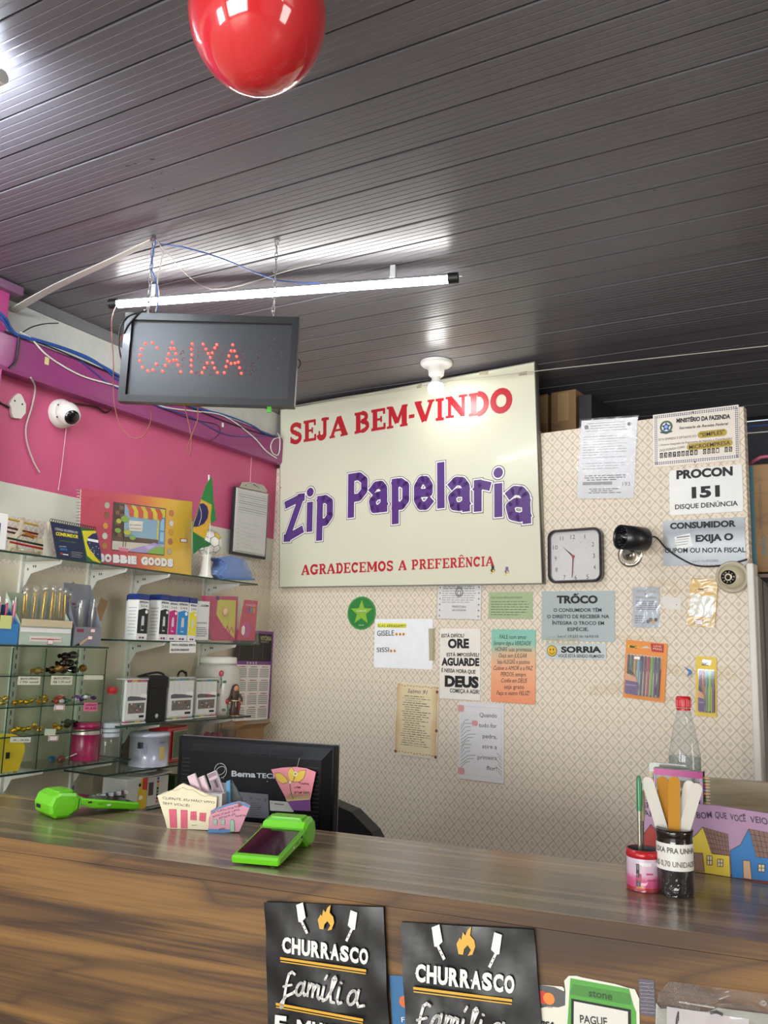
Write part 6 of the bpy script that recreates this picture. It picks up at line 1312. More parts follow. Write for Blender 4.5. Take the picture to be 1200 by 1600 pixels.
for a, b in ((.16, .052), (.08, .028)): k.new('price_sticker', pm('c43c3c')).box((k.w*a, b, .0016), (.019, .013, .001)); k.p('price_paper', PAPER).box((k.w*a, b, .0024), (.016, .010, .0006))
k.p('back_print', pm('2c2c34')).prism([(-.005, .125), (.018, .135), (.018, .139), (-.004, .129)], -.0686, -.0680); k.p('back_label', pm('8c2c4c')).box((-.01, .140, -.0684), (.014, .006, .001))
pens([124, 131, 143, 152], Xp-.03, zML, ['c9c9c9'], [944, 940, 944, 938], ['silver pen in clear sleeve inside the grey box'], 'silver pens in the grey box', .0045, 'click', .05, True)
for i, (x0, y0, r0, lab) in enumerate(((108, 906, .5, 'left'), (157, 930, -.35, 'right'))):
    p = onx(x0+4, y0+14, Xp-.085); k = Thing('cardboard_piece', 'brown cardboard corner poking out on the %s of the grey pen box' % lab, 'cardboard', wf(p) @ Matrix.Rotation(r0, 4, 'Z')); k.p('card', CARD).box((0, -.02, 0), (.035, .075, .002))

# ------------------------------------------------------------------ middle right shelf: ink boxes
Xi = -2.268; BLs = pm('1c3478', .35)
NUM = [(214.7, 231, 928, '17171c', 'black', '504', 'first ink box from the left, white side showing, black bottle front', .055), (249.3, 262.8, 929, '17171c', 'black', '544', 'black fronted ink box beside the magenta one', .055), (263.3, 276.6, 931, 'c01c74', 'magenta', '544', 'magenta fronted ink box', .05),
       (277.2, 293.4, 932, '1c86c8', 'cyan', '544', 'cyan fronted ink box', .05), (295.2, 306.8, 934, 'e6d81c', 'yellow', '544', 'yellow fronted ink box at the right end', .05)]
for x0, x1, yt, c_, nm, num, lab, dp in NUM:
    ya, yb = yy(x0, 970, Xi), yy(x1, 970, Xi); h_ = onx((x0+x1)/2, yt, Xi).z-zMR; w_ = yb-ya
    k = Thing('ink_box', lab, 'box', wf((Xi, (ya+yb)/2, zMR)), 'ink boxes' if False else None)
    k.p('carton', pm('e9e9e6', .4)).box((0, h_*.44, -dp/2), (w_, h_*.88, dp)); k.p('blue_top', BLs).box((0, h_*.935, -dp/2), (w_, h_*.13-.0004, dp)); k.p('hang_hole', INK).box((-w_*.3, h_*.97, .0003), (.003, .003, .0004))
    k.p('colour_field', pm(c_, .35)).prism([(-w_*.48, h_*.14), (w_*.48, h_*.14), (w_*.48, h_*.66), (w_*.1, h_*.69), (-w_*.48, h_*.645)], .0002, .0006)
    text_line(k.p('maker_lettering', pm('20305c')), 'EPSON', (-w_*.4, h_*.80), (w_*.4, h_*.80), h_*.045, .0007, .03); text_line(k.p('number_lettering', INKG), num, (-w_*.32, h_*.71), (w_*.36, h_*.71), h_*.06, .0007)
    k.p('bottle_print', pm('c8ccd0', .35)).prism([(-w_*.13, h_*.2), (w_*.13, h_*.2), (w_*.13, h_*.42), (w_*.10, h_*.52), (-w_*.10, h_*.52), (-w_*.13, h_*.42)], .0006, .0010); k.p('bottle_label_print', pm(c_, .35)).box((0, h_*.27, .0012), (w_*.24, h_*.09, .0004))
    k.p('round_badge', WHITE).disc(w_*.30, h_*.615, w_*.13, .0008, 12); k.p('colour_dots', pm('b03040')).box((-w_*.15, h_*.05, .0004), (w_*.2, h_*.04, .0004)); k.p('colour_dots', pm('2c4c9c')).box((w_*.12, h_*.05, .0004), (w_*.2, h_*.04, .0004))
    sd = k.p('side_print', pm('b4b8bc'))
    for r_ in range(9): sd.box((-w_/2-.0004, h_*(.12+.072*r_), -dp*.5), (.0004, h_*.018, dp*(.55+.1*(r_ % 3))))
for i, (px, dx) in enumerate(((204, .062), (236, .062), (244, .04))):
    yc = yy(px+6, 970, Xi-dx); h_ = onx(px, 929, Xi-dx).z-zMR; k = Thing('ink_box', ['ink box tucked behind the first one at the left end', 'ink box standing second from the left, mostly white side', 'ink box wedged just left of the lone black front'][i], 'box', wf((Xi-dx, yc, zMR)))
    k.p('carton', pm('e6e6e2', .4)).box((0, h_*.44, -.02), (.010, h_*.88, .045)); k.p('blue_top', BLs).box((0, h_*.935, -.02), (.010, h_*.13, .045))
s = tagcard('white shelf label TINTA ORIGINAL EPSON R$ 59,90 UNIDADE', 265.5, 1003, 306, 1020, PAPER, X=-2.244, name='shelf_label'); s.ft('TINTA ORIGINAL EPSON', .04, .96, .62, .20, INK, shear=.15, bold=.02, z=.0012); s.ft('R$ 59,90 UNIDADE', .04, .72, .18, .20, INK, shear=.15, bold=.02, z=.0012)
s = Sheet('flyer', 'white printed flyer leaning right of the yellow ink box', 'paper', lw(-2.275), [(307, 939), (328, 940), (325, 1000), (304, 1000)], 0, .001); s.board(pm('dcdcda')); s.ft('.COM', .3, .9, .86, .05, bold=.03); s.frect(.1, .42, .85, .46, pm('a8a8a8')); s.micro(.1, .9, .08, .34, 5, INKG)
s = Sheet('toy_pack', 'bagged pink and yellow toy card with black round mirror', 'toy', lw(-2.29), [(316, 931), (372, 932), (368, 1002), (326, 1001)], 0, .003)
s.p('card', pm('c4326c', .4)).prism([s.l(315, 931), s.l(372, 932), s.l(369, 1001), s.l(330, 1001)], -.002, 0); s.p('yellow_panel', pm('d8cf5c', .4)).flat([s.l(340, 937), s.l(369, 938), s.l(366, 998), s.l(350, 980), s.l(338, 960)], .0005); s.p('heart_badge', pm('5c2a7c')).disc(*s.l(340, 934.5), .014, .0008, 14, .009)
s.p('moulded_hair', pm('d8b090', .5)).ball((s.l(351, 956)[0], s.l(351, 956)[1], .004), .018, 12, 8, sc=(1, 1, .4)); s.p('round_mirror', pm('5c5c5c', .3)).prism([(s.l(333, 982)[0]+.045*math.cos(t), s.l(333, 982)[1]+.045*math.sin(t)) for t in [2*PI*i/24 for i in range(24)]], -.010, -.0025)
s.p('script_mark', pm('d42c7c')).line([s.l(352, 990), s.l(355, 978), s.l(358, 988), s.l(362, 980), s.l(364, 988)], .004, .0012)
s.wavy(film('f4f4f0', 1.5, .06, bump=1.3, scale=30, name='shiny_bag', dens=.05), 'clear_bag', .006, 10, 12, .009, 1.1)
s = Sheet('toy_pack', 'bagged magenta hair set card at the right end of the middle shelf', 'toy', lw(-2.28), [(375, 937), (404, 940), (398, 1002), (368, 1002)], 0, .003)
s.p('card', pm('c8325c', .4)).prism([s.l(382, 937), s.l(403, 939), s.l(398, 1001), s.l(370, 1000)], -.002, 0); s.ft('NASIS', .38, .9, .86, .06, pm('e8c8d4')); s.p('pink_shape', pm('c83c94', .4)).prism([(s.l(384, 984)[0]+.026*math.cos(t), s.l(384, 984)[1]+.034*math.sin(t)) for t in [2*PI*i/20 for i in range(20)]], .0, .006); s.p('white_shape', PAPER).prism([(s.l(378, 985)[0]+.010*math.cos(t), s.l(378, 985)[1]+.02*math.sin(t)) for t in [2*PI*i/14 for i in range(14)]], .006, .008)
for i, c_ in enumerate(('6c4c9c', '3c9ca0', 'd8b04c')): s.p('clips', pm(c_)).box((s.l(388+i*4, 953)[0], s.l(388, 953)[1], .002), (.006, .02, .004))
s.wavy(film('f4f4f0', 1.5, .06, bump=1.3, scale=30, name='shiny_bag', dens=.05), 'clear_bag', .006, 10, 12, .011, 1.15)

# calendar on the wall corner
s = Sheet('calendar', 'purple bordered 2025 wall calendar hanging in the corner behind the shelf', 'calendar', lw(-2.43), [(368, 986), (430, 985), (421, 1126), (366, 1124)], 0, .001)
s.board(pm('82488c', .45), 'backing'); s.frect(.0, .655, .93, .97, pm('201d22', .5), 'header'); 
for x0, x1, c_ in ((.08, .40, '161618'), (.45, .66, '2a282c'), (.70, .90, '1c1e24')): s.frect(x0, .68, x1, .86, pm(c_), 'photo', .0007); s.frect(x0-.015, .67, x0-.005, .88, pm('6a6058'), 'photo_divider', .0007)
s.ft('VITÓRIA', .60, .92, .895, .05, pm('b8b48c'), bold=.03); s.ft('GRÁFICA', .62, .84, .87, .018, pm('b8b48c'))
s.ft('2 0 2 5', .28, .55, .625, .022, PAPER, bold=.03)
s.frect(0, .0, .93, .615, PAPER, 'month_sheet')
for r_ in range(4):
    for c_ in range(3):
        x0 = .05+c_*.30; y1_ = .605-r_*.15; s.ft(['JANEIRO', 'FEVEREIRO', 'MARÇO', 'ABRIL', 'MAIO', 'JUNHO', 'JULHO', 'AGOSTO', 'SETEMBRO', 'OUTUBRO', 'NOVEMBRO', 'DEZEMBRO'][r_*3+c_], x0+.04, x0+.22, y1_-.02, .013, pm('b03030'), 'month_name', bold=.03, z=.0011)
        for a in range(5):
            for d in range(7): s.frect(x0+d*.036, y1_-.045-a*.021, x0+d*.036+.02, y1_-.034-a*.021, INK if d else pm('b03030'), 'day_numbers', .0008)

# ------------------------------------------------------------------ lower right shelf
def markerset(lab, x0, x1, yt, X, dp, tilt=0., n=4):
    ya, yb = yy(x0, 1095, X), yy(x1, 1095, X); h_ = onx((x0+x1)/2, yt, X).z-zLR; w_ = yb-ya
    k = Thing('marker_set', lab, 'marker set', wf((X, (ya+yb)/2, zLR)))
    k.p('clear_case', CLEARBOX).box((0, h_/2, -dp/2), (w_, h_, dp)); k.p('case_rim', pm('d8d8d4', .3)).box((0, h_-.008, -dp/2), (w_+.001, .003, dp+.001)).box((0, .0035, -dp/2), (w_+.001, .004, dp+.001))
    cols = ['d8b83c', '8c8c94', 'c8544c', '3c8cb4', 'b84c7c', '5c8c4c']
    for i in range(n):
        x = (i-(n-1)/2)*(w_-.006)/n; mk = k.new('marker', pm('e6e6e2', .35)); mk.box((x, h_*.5, -.008), ((w_-.010)/n, h_*.86, .012)); k.new('marker_cap', pm(cols[(i*2+int(x0)) % 6], .35), mk).box((x, h_*.915, -.008), ((w_-.012)/n, .008, .0122)); k.new('marker_tip', pm(cols[(i+int(x0)) % 6], .35), mk).box((x, h_*.045, -.008), ((w_-.012)/n, .008, .0122)); mk.box((x, h_*.72, -.0015), ((w_-.010)/n*.9, .0012, .001))
    k.p('label', pm('dfdfdc', .4)).box((0, h_*.36, .0006), (w_*.92, h_*.52, .0008)); k.p('label_header', pm('5a5a60', .4)).prism([(-w_*.42, h_*.50), (w_*.42, h_*.50), (w_*.42, h_*.54), (w_*.1, h_*.58), (-w_*.3, h_*.60), (-w_*.42, h_*.58)], .0011, .0014)
    k.p('label_photo', pm('6e6a66', .4, noise=.6, scale=160)).box((0, h_*.34, .0013), (w_*.74, h_*.22, .0005))
    r = random.Random(int(x0))
    for c_ in ('3c3c3c', 'b86a48', '5c7c54', 'd8d4cc', '4c5c70', '8c3c3c'):
        for _ in range(3): k.p('photo_detail', pm(c_, .5)).disc(w_*r.uniform(-.3, .3), h_*r.uniform(.26, .43), .0035, .0018+.0001*r.random(), 7)
    k.p('barcode', INK).box((w_*.26, h_*.16, .0013), (w_*.22, h_*.05, .0004)); k.p('white_sticker', PAPER).box((w_*.3, h_*.60, .0018), (w_*.25, h_*.07, .0006)); return k
markerset('clear case of white markers at the left end of the lower shelf', 196, 230, 1058, -2.268, .05)
markerset('clear case of white markers in the middle, right of black bag', 263, 303, 1056, -2.275, .05, n=5)
k = markerset('clear case of white markers with red sticker beside the rose jar', 305, 339, 1058, -2.29, .05); k.p('red_sticker', pm('c43c4c')).box((.012, k.o.location.z*0+.085, .0026), (.018, .010, .0006))
ya, yb = yy(231, 1095, -2.275), yy(261, 1095, -2.275); hb = onx(246, 1056, -2.275).z-zLR
k = Thing('marker_bag', 'black fabric carry bag with a round white logo between the marker sets', 'bag', wf((-2.275, (ya+yb)/2, zLR))); w_ = yb-ya; BG_ = pm('111113', .7, noise=.2, scale=200, bump=.3)
k.p('body', BG_).box((0, hb/2, -.03), (w_, hb, .06), bev=.006); k.p('flap', BG_).box((0, hb*.86, .001), (w_*.96, hb*.24, .004), bev=.0015)
k.p('handle', BG_).tube(smooth_pts([(-w_*.8, hb*.98, -.03), (-w_*.4, hb*1.04, -.02), (0, hb*1.07, -.01), (w_*.3, hb*1.03, -.01), (w_*.35, hb*.97, -.01)], 4), .004, 8); X, Y = 0, hb*.14
k.p('logo', PAPER).ring(X, Y, .0055, .0075, .0006, 16).flat(rrect(.007, .005, .001, 2, X, Y), .0006)
k = Thing('cord_loop', 'small black carry loop standing up behind the middle marker set', 'strap', wf((-2.33, yy(285, 1060, -2.33), zLR))); hh = onx(285, 1050, -2.33).z-zLR
k.p('loop', BG_).tube(smooth_pts([(-.03, 0.002, 0), (-.028, hh*.85, 0), (-.01, hh*1.02, 0), (.012, hh*.98, 0), (.02, hh*.9, 0), (.02, .002, 0)], 4), .004, 8)
k = lathe_thing('jar', 'large white glass jar with printed red roses and screw lid', 'jar', 315, 365, 1026, -2.372, zLR, [(.0001, 0), (.82, .0), (.95, .03), (1, .12), (1, .68), (.93, .79), (.80, .86), (.74, .875), (.74, .89)], film('e6e2da', 1.45, .1, name='milky_glass', dens=.62))
k.p('lid', pm('e6e4dc', .35)).lathe([(k.r*.80, k.h*.885), (k.r*.80, k.h*.975), (k.r*.76, k.h), (.0001, k.h)], 30, cap=False); k.p('lid_band', pm('d4d2c8', .35)).lathe([(k.r*.82, k.h*.885), (k.r*.82, k.h*.905)], 30, cap=False)
def onjar(a, h, mat, part, r=.008, rz=None, nn=10):
    rr_ = k.r*1.012; k.p(part, mat).add([((rr_)*math.cos(a+r*math.cos(2*PI*i/nn)/k.r), (rr_)*math.sin(a+r*math.cos(2*PI*i/nn)/k.r), k.h*h+(rz or r)*math.sin(2*PI*i/nn)) for i in range(nn)], [tuple(range(nn))])
a0_ = math.atan2(-(k.M.translation.y), -(k.M.translation.x))
for a, h in ((.15, .72), (.75, .44), (-.1, .5), (.5, .25)):
    onjar(a0_+a, h, pm('a83044'), 'printed_rose', .010, .013); onjar(a0_+a, h+.01, pm('c85c64'), 'rose_centre', .005, .006)
    for j in range(4): onjar(a0_+a+.03*math.sin(j), h-.07-.05*j, pm('5a7a5c'), 'printed_stem', .0022, .010)
    for j in (-1, 1): onjar(a0_+a+.16*j, h-.14, pm('4c6e54'), 'printed_leaf', .009, .006)
for j in range(6): onjar(a0_-.55-.12*(j % 3), .1+.03*j, pm('3c5c44'), 'printed_leaf', .010, .007)
# figurine of a nun
Xn = -2.262; yn = yy(367, 1100, Xn); hn = onx(367, 1069, Xn).z-zLR
k = Thing('nun_figurine', 'small figurine of nun in brown habit at the shelf end', 'figurine', (Xn, yn, zLR)); u = hn
HB, SKN = pm('3c241c', .5, noise=.1), pm('c88860', .5)
k.p('habit', HB).lathe([(.001, u*.06), (.17*u, u*.055), (.185*u, u*.08), (.15*u, u*.3), (.115*u, u*.5), (.13*u, u*.56), (.15*u, u*.68), (.12*u, u*.73), (.05*u, u*.76)], 20, Matrix.Diagonal((.8, 1, 1, 1)), cap=False)
k.p('veil', HB).ball((-.01*u, 0, u*.87), .125*u, 18, 12, sc=(.95, 1, 1.05)); k.p('veil', HB).lathe([(.12*u, u*.85), (.14*u, u*.74), (.15*u, u*.66)], 16, Matrix.Translation((-.03*u, 0, 0)), cap=False)
dirc = (CAM-Vector((Xn, yn, zLR+u*.87))).normalized(); fdir = Vector((dirc.x, dirc.y*.6, 0)).normalized(); sd_ = Vector((-fdir.y, fdir.x, 0))
k.p('face', SKN).ball(Vector((0, 0, u*.865))+fdir*.055*u, .088*u, 16, 12, sc=(1, 1, 1.08))
for sg in (-1, 1):
    k.p('eye', OL).ball(Vector((0, 0, u*.875))+fdir*.138*u+sd_*.032*u*sg, .011*u, 8, 6)
    k.new('arm', HB).tube([Vector((0, 0, u*.69))+sd_*.13*u*sg, Vector((0, 0, u*.56))+sd_*.19*u*sg+fdir*.04*u, Vector((0, 0, u*.46))+sd_*.19*u*sg+fdir*.08*u], [.045*u, .04*u, .035*u], 10)
    k.new('hand', SKN).ball(Vector((0, 0, u*.43))+sd_*.19*u*sg+fdir*.09*u, .032*u, 10, 7); k.new('foot', SKN).ball(Vector((0, 0, u*.03))+sd_*.06*u*sg+fdir*.10*u, .035*u, 10, 6, sc=(1.2, 1, .8))
k.p('nose', SKN).ball(Vector((0, 0, u*.855))+fdir*.145*u, .012*u, 8, 5); k.p('mouth', pm('9c3c34')).ball(Vector((0, 0, u*.825))+fdir*.130*u, .012*u, 8, 5, sc=(1, 1, .4))
k.p('belt', pm('d8c89c', .5)).lathe([(.118*u, u*.475), (.124*u, u*.49), (.120*u, u*.505)], 18, Matrix.Diagonal((.8, 1, 1, 1)), cap=False); k.p('cord', pm('d8c89c')).tube([fdir*.10*u+Vector((0, 0, u*.49)), fdir*.13*u+Vector((0, 0, u*.3))], .008*u, 6)
k.p('red_cloth', pm('a8202c', .5)).prism([(0, 0), (.12*u, -.05*u), (.16*u, .22*u), (.05*u, .30*u)], -.01*u, .01*u, basis(Vector((0, .13*u, u*.18)), WX, WZ, WN))
# ------------------------------------------------------------------ bottom right shelf
k = lathe_thing('tin', 'white oval printed tin with lid on the bottom shelf', 'tin', 209, 257, 1143, -2.315, zBR, [(.0001, 0), (.98, 0), (1, .012), (.97, .03), (.97, .86), (1.01, .87), (1.01, .94), (.94, .99), (.0001, 1)], pm('bcc0d0', .25, .2, noise=.04, coat=.3), 36)
def ontin(a, h, w2, h2, mat, part):
    rr_ = k.r*.985; n_s = 5; vs = [(rr_*math.cos(a+(-.5+i/n_s)*w2/k.r), rr_*math.sin(a+(-.5+i/n_s)*w2/k.r), k.h*h+s_*h2/2) for s_ in (-1, 1) for i in range(n_s+1)]
    k.p(part, mat).add(vs, [(i, i+1, n_s+2+i, n_s+1+i) for i in range(n_s)])
a0_ = math.atan2(-k.M.translation.y, -k.M.translation.x)
ontin(a0_-.45, .64, .022, .022, BLACK, 'black_square'); ontin(a0_+.70, .40, .024, .045, pm('c8b870'), 'yellow_panel'); ontin(a0_+.70, .72, .030, .006, pm('6c7080'), 'maker_name')
for i in range(4): ontin(a0_-.35+.08*i, .42+.03*i, .0014, .040, pm('5c6070'), 'brush_drawing')
ya, yb = yy(259, 1165, -2.30), yy(300, 1165, -2.30); hb = onx(270, 1136, -2.30).z-zBR
k = Thing('red_tin', 'red rectangular tin with green picture panel beside the white tin', 'tin', wf((-2.30, (ya+yb)/2, zBR)) @ Matrix.Rotation(.25, 4, 'Y')); w_ = yb-ya
k.p('body', pm('b4222a', .3, coat=.3)).box((0, hb/2, -.05), (w_, hb, .09), bev=.005); k.p('gold_line', pm('c8a888')).prism(rrect(w_*.78, hb*.78, .004, 3, .006, hb/2), .0, -.0046+.005); k.p('picture', pm('46603c', .4)).prism(rrect(w_*.74, hb*.73, .003, 3, .006, hb/2), .0005, .0008)
k.p('picture_shape', pm('28243c')).prism([(.01+.015*math.cos(t), hb*.5+.02*math.sin(t)) for t in [2*PI*i/12 for i in range(12)]], .0008, .0012); k.p('picture_shape_light', pm('d8d0d0')).prism([(.015+.006*math.cos(t), hb*.38+.006*math.sin(t)) for t in [2*PI*i/8 for i in range(8)]], .0012, .0015)
ya, yb = yy(372, 1145, -2.33), yy(425, 1145, -2.33); hb = onx(398, 1131, -2.33).z-zBR
k = Thing('carton', 'open brown carton on the bottom shelf under the calendar', 'box', wf((-2.33, (ya+yb)/2-.03, zBR))); w_ = yb-ya
k.p('body', CARD).box((0, hb*.42, -.05), (w_*.8, hb*.84, .09)); k.new('flap', CARD).prism([(-w_*.4, 0), (w_*.4, 0), (w_*.46, .035), (-w_*.34, .035)], -.001, .001, Matrix.Translation((0, hb*.84, -.006)) @ Matrix.Rotation(.9, 4, 'X')); k.new('flap', CARD).prism([(-w_*.4, 0), (w_*.4, 0), (w_*.36, .03), (-w_*.42, .03)], -.001, .001, Matrix.Translation((0, hb*.84, -.094)) @ Matrix.Rotation(-.5, 4, 'X'))
ya, yb = yy(320, 1145, -2.33), yy(368, 1145, -2.33); hb = onx(345, 1127, -2.33).z-zBR
k = Thing('clear_bin', 'clear plastic bin holding crumpled dark red tissue', 'bin', wf((-2.33, (ya+yb)/2, zBR))); w_ = yb-ya
k.p('bin', CLEARBOX).box((0, hb/2, -.05), (w_, hb, .09)); mbx = k.p('red_tissue', pm('8c1c3c', .5, noise=.2))
for i in range(9): mbx.ball((w_*(-.25+.065*i), hb*(.4+.15*math.sin(i*2.2)), -.03-.01*(i % 3)), .018, 7, 5, sc=(1, 1.3, .8))
for i in range(5): mbx.add([(w_*(-.2+.1*i), hb*.5, -.03), (w_*(-.28+.11*i), hb*.95, -.02), (w_*(-.12+.1*i), hb*.85, -.045)], [(0, 1, 2)])
# ------------------------------------------------------------------ lowest shelf
def pbox(name, lab, x0, x1, yt, X, dp, mat, zb=None, rot=0.):
    zb = zG if zb is None else zb
    ya, yb = yy(x0, 1240, X), yy(x1, 1240, X); h_ = onx((x0+x1)/2, yt, X).z-zb; k = Thing(name, lab, 'box', wf((X, (ya+yb)/2, zb)) @ Matrix.Rotation(rot, 4, 'Y')); k.w, k.h = yb-ya, h_
    k.p('body', mat).box((0, h_/2, -dp/2), (yb-ya, h_, dp), bev=.0015); return k
k = pbox('craft_box', 'white and yellow craft box with red corner on lowest shelf', 198, 229, 1217, -2.275, .12, pm('c9c9c2', .4)); k.p('yellow_side', pm('d8b42c', .4)).prism([(k.w*.05, 0), (k.w*.5, 0), (k.w*.5, k.h), (k.w*.2, k.h), (k.w*.05, k.h*.55)], .0003, .0007); k.p('red_corner', pm('c03c2c', .4)).prism([(k.w*.25, k.h*.62), (k.w*.5, k.h*.58), (k.w*.5, k.h), (k.w*.25, k.h)], .0008, .0011)
k.p('black_badge', INK).disc(k.w*.12, k.h*.78, .006, .0012, 12); k.p('white_shape', PAPER).prism([(k.w*.2+.010*math.cos(t), k.h*.36+.008*math.sin(t)) for t in [2*PI*i/10 for i in range(10)]], .0012, .0015)
k = Thing('pink_box', 'dark pink box lying behind the craft box on the lowest shelf', 'box', wf((-2.42, yy(196, 1215, -2.42), zG))); hh = onx(200, 1207, -2.42).z-zG; k.p('body', pm('8c2450', .4)).box((0, hh/2, 0), (.09, hh, .04), bev=.002)
k = pbox('paint_box', 'pale box with a column of colour swatches on lowest shelf', 230, 262, 1213, -2.28, .12, pm('cfcdc6', .4))
for i, c_ in enumerate(('3c6ca8', 'a82c48', 'd8b42c', '1c1c1c', '2c7c4c', '1c1c38', 'a82c2c', 'b8603c')): k.new('colour_swatch', pm(c_, .4)).box((-k.w*.02, k.h*(.93-.115*i), .0006), (.010, k.h*.085, .0008))
k.p('dark_panel', pm('4c4044')).box((-k.w*.34, k.h*.6, .0006), (k.w*.22, k.h*.45, .0008)); k.p('lid', pm('c4c4bc', .5)).prism([(-k.w*.5, 0), (k.w*.62, .006), (k.w*.62, .012), (-k.w*.5, .004)], -.11, .004, Matrix.Translation((0, k.h+.001, 0)))
k = pbox('green_box', 'dark green box at the right of the swatch paint box', 272, 284, 1212, -2.33, .08, pm('2f4a26', .5))
k = pbox('black_tray', 'low dark tray of white erasers beside the craft box', 150, 196, 1248, -2.27, .09, pm('222426', .5))
for i in range(4):
    ye = yy(158+i*12, 1244, -2.29); k = Thing('eraser', 'white block eraser in the low dark tray, '+ORD[i]+' from left', 'eraser', (-2.29, ye, onx(165, 1248, -2.27).z+.001), 'white erasers in the dark tray'); k.p('block', PAPER).box((0, 0, .006), (.03, .014, .012), bev=.0012); k.p('sleeve', pm(['8c8c8c', '6c84a8', '9c9c9c', 'b06c6c'][i])).box((-.002, 0, .006), (.014, .0146, .0126))

# ================================================================== ON THE COUNTER
def inset(poly, d):
    n = len(poly); a = sum(poly[i][0]*poly[(i+1) % n][1]-poly[(i+1) % n][0]*poly[i][1] for i in range(n))
    if a < 0: poly = poly[::-1]
    out = []
    for i in range(n):
        p0, p1, p2 = Vector(poly[i-1]), Vector(poly[i]), Vector(poly[(i+1) % n]); e1 = (p1-p0).normalized(); e2 = (p2-p1).normalized()
        n1, n2 = Vector((-e1.y, e1.x)), Vector((-e2.y, e2.x)); m = (n1+n2); m = m/max(.5, m.dot(n1)) if m.length > 1e-6 else n1
        q = p1+m*d; out.append((q.x, q.y))
    return poly, out
def bevprism(mb, poly, h0, h1, b, M=None):
    p, q = inset(poly, b); n = len(p); L = [(h0, q), (h0+b, p), (h1-b, p), (h1, q)]
    vs = [Vector((x, y, z)) for z, pl_ in L for x, y in pl_]
    if M is not None: vs = [M @ v for v in vs]
    mb.add(vs, [tuple(range(n-1, -1, -1)), tuple(range(3*n, 4*n))]+[(j*n+i, j*n+(i+1) % n, (j+1)*n+(i+1) % n, (j+1)*n+i) for j in range(3) for i in range(n)])
LIME = pm('6cca1a', .34, noise=.03, coat=.15); LIMED = pm('55a818', .4); SCR, e, b = newmat('dark_screen', .06, .7)
vec, o = e.coord(); e.nt.links.new(e.mix(e.noise(vec, 14., 2), lin('0c0a0e'), lin('1a151c')), b.inputs['Base Color'])
def terminal(label, c, ang):
    M = Matrix.Translation(c) @ Matrix.Rotation(ang-PI/2, 4, 'Z'); k = Thing('card_terminal', label, 'card machine', M); w_ = .095
    S = basis(Vector((0, 0, 0)), Vector((0, 1, 0)), Vector((0, 0, 1)), Vector((1, 0, 0)))
    bevprism(k.p('body', LIME), [(0, .003), (-.002, .012), (.002, .0165), (.150, .0405), (.152, .026), (.135, .022), (.118, .0155), (.012, .0025)], -w_/2, w_/2, .003, S)
    bevprism(k.p('printer_head', LIME), [(.152, .016), (.151, .040), (.160, .052), (.200, .0565), (.214, .049), (.222, .030), (.218, .010), (.206, .0005), (.176, .0005)], -w_/2-.0005, w_/2+.0005, .006, S)
    T = Matrix.Translation((0, .002, .0168)) @ Matrix.Rotation(math.atan2(.024, .148), 4, 'X')
    k.p('bezel', pm('63b81c', .4)).prism(rrect(w_-.008, .138, .004, 3, 0, .074), -.0003, .0006, T); k.p('screen', SCR).prism(rrect(w_-.014, .128, .003, 3, 0, .073), .0006, .0010, T)
    k.p('paper_lid', LIME).prism(rrect(w_*.72, .038, .006, 4, 0, .182), .053, .0585, None); k.p('lid_seam', LIMED).box((0, .1625, .0535), (w_*.74, .0012, .004))
    k.p('lid_button', pm('6c8a3c', .4)).box((.012, .170, .0586), (.026, .006, .001))
    for sg in (-1, 1):
        k.p('side_seam', LIMED).box((sg*(w_/2+.0004), .151, .030), (.0012, .0014, .024)); sp = k.new('side_panel', LIME)
        sp.prism([(.168, .012), (.163, .036), (.176, .046), (.204, .042), (.212, .024), (.204, .010)], 0, .0012, Matrix(((0, 0, sg, sg*(w_/2+.0004)), (1, 0, 0, 0), (0, 1, 0, 0), (0, 0, 0, 1))))
        k.new('side_button', BLACK).box((sg*(w_/2+.0002), .128, .0300), (.001, .009, .004)); k.new('side_button', WHITE).box((sg*(w_/2+.0002), .080, .0195), (.001, .009, .003)); k.new('side_button', LIMED).box((sg*(w_/2+.0002), .102, .0240), (.001, .013, .004))
    k.p('charging_port', BLACK).box((.02, .2216, .022), (.022, .001, .008)); k.p('foot', LIMED).box((-.03, .014, .0016), (.006, .006, .003)).box((.03, .014, .0016), (.006, .006, .003))
    return k
l_, r_ = onz(360, 1350, CT), onz(437, 1357, CT); d_ = (r_-l_); aB = math.atan2(d_.y, d_.x)+PI/2
cB_ = (l_+r_)/2; cB_.z = CT+.0004; terminal('lime green card machine in the middle with its dark screen facing up', cB_, aB)
h_, t_ = onz(75, 1282, CT), onz(218, 1266, CT); dA = (h_-t_).normalized(); xA = Vector((dA.y, -dA.x, 0)); cA_ = t_-xA*0+Vector((-dA.y, dA.x, 0))*0
xr = Vector((dA.y, -dA.x, 0))                                   # local x
cA_ = t_ + xr*(.0475 if (xr.dot(Vector((-1, 0, 0))) > 0) else -.0475); cA_.z = CT+.0004
terminal('lime green card machine lying side on at the left of the counter', cA_, math.atan2(dA.y, dA.x))

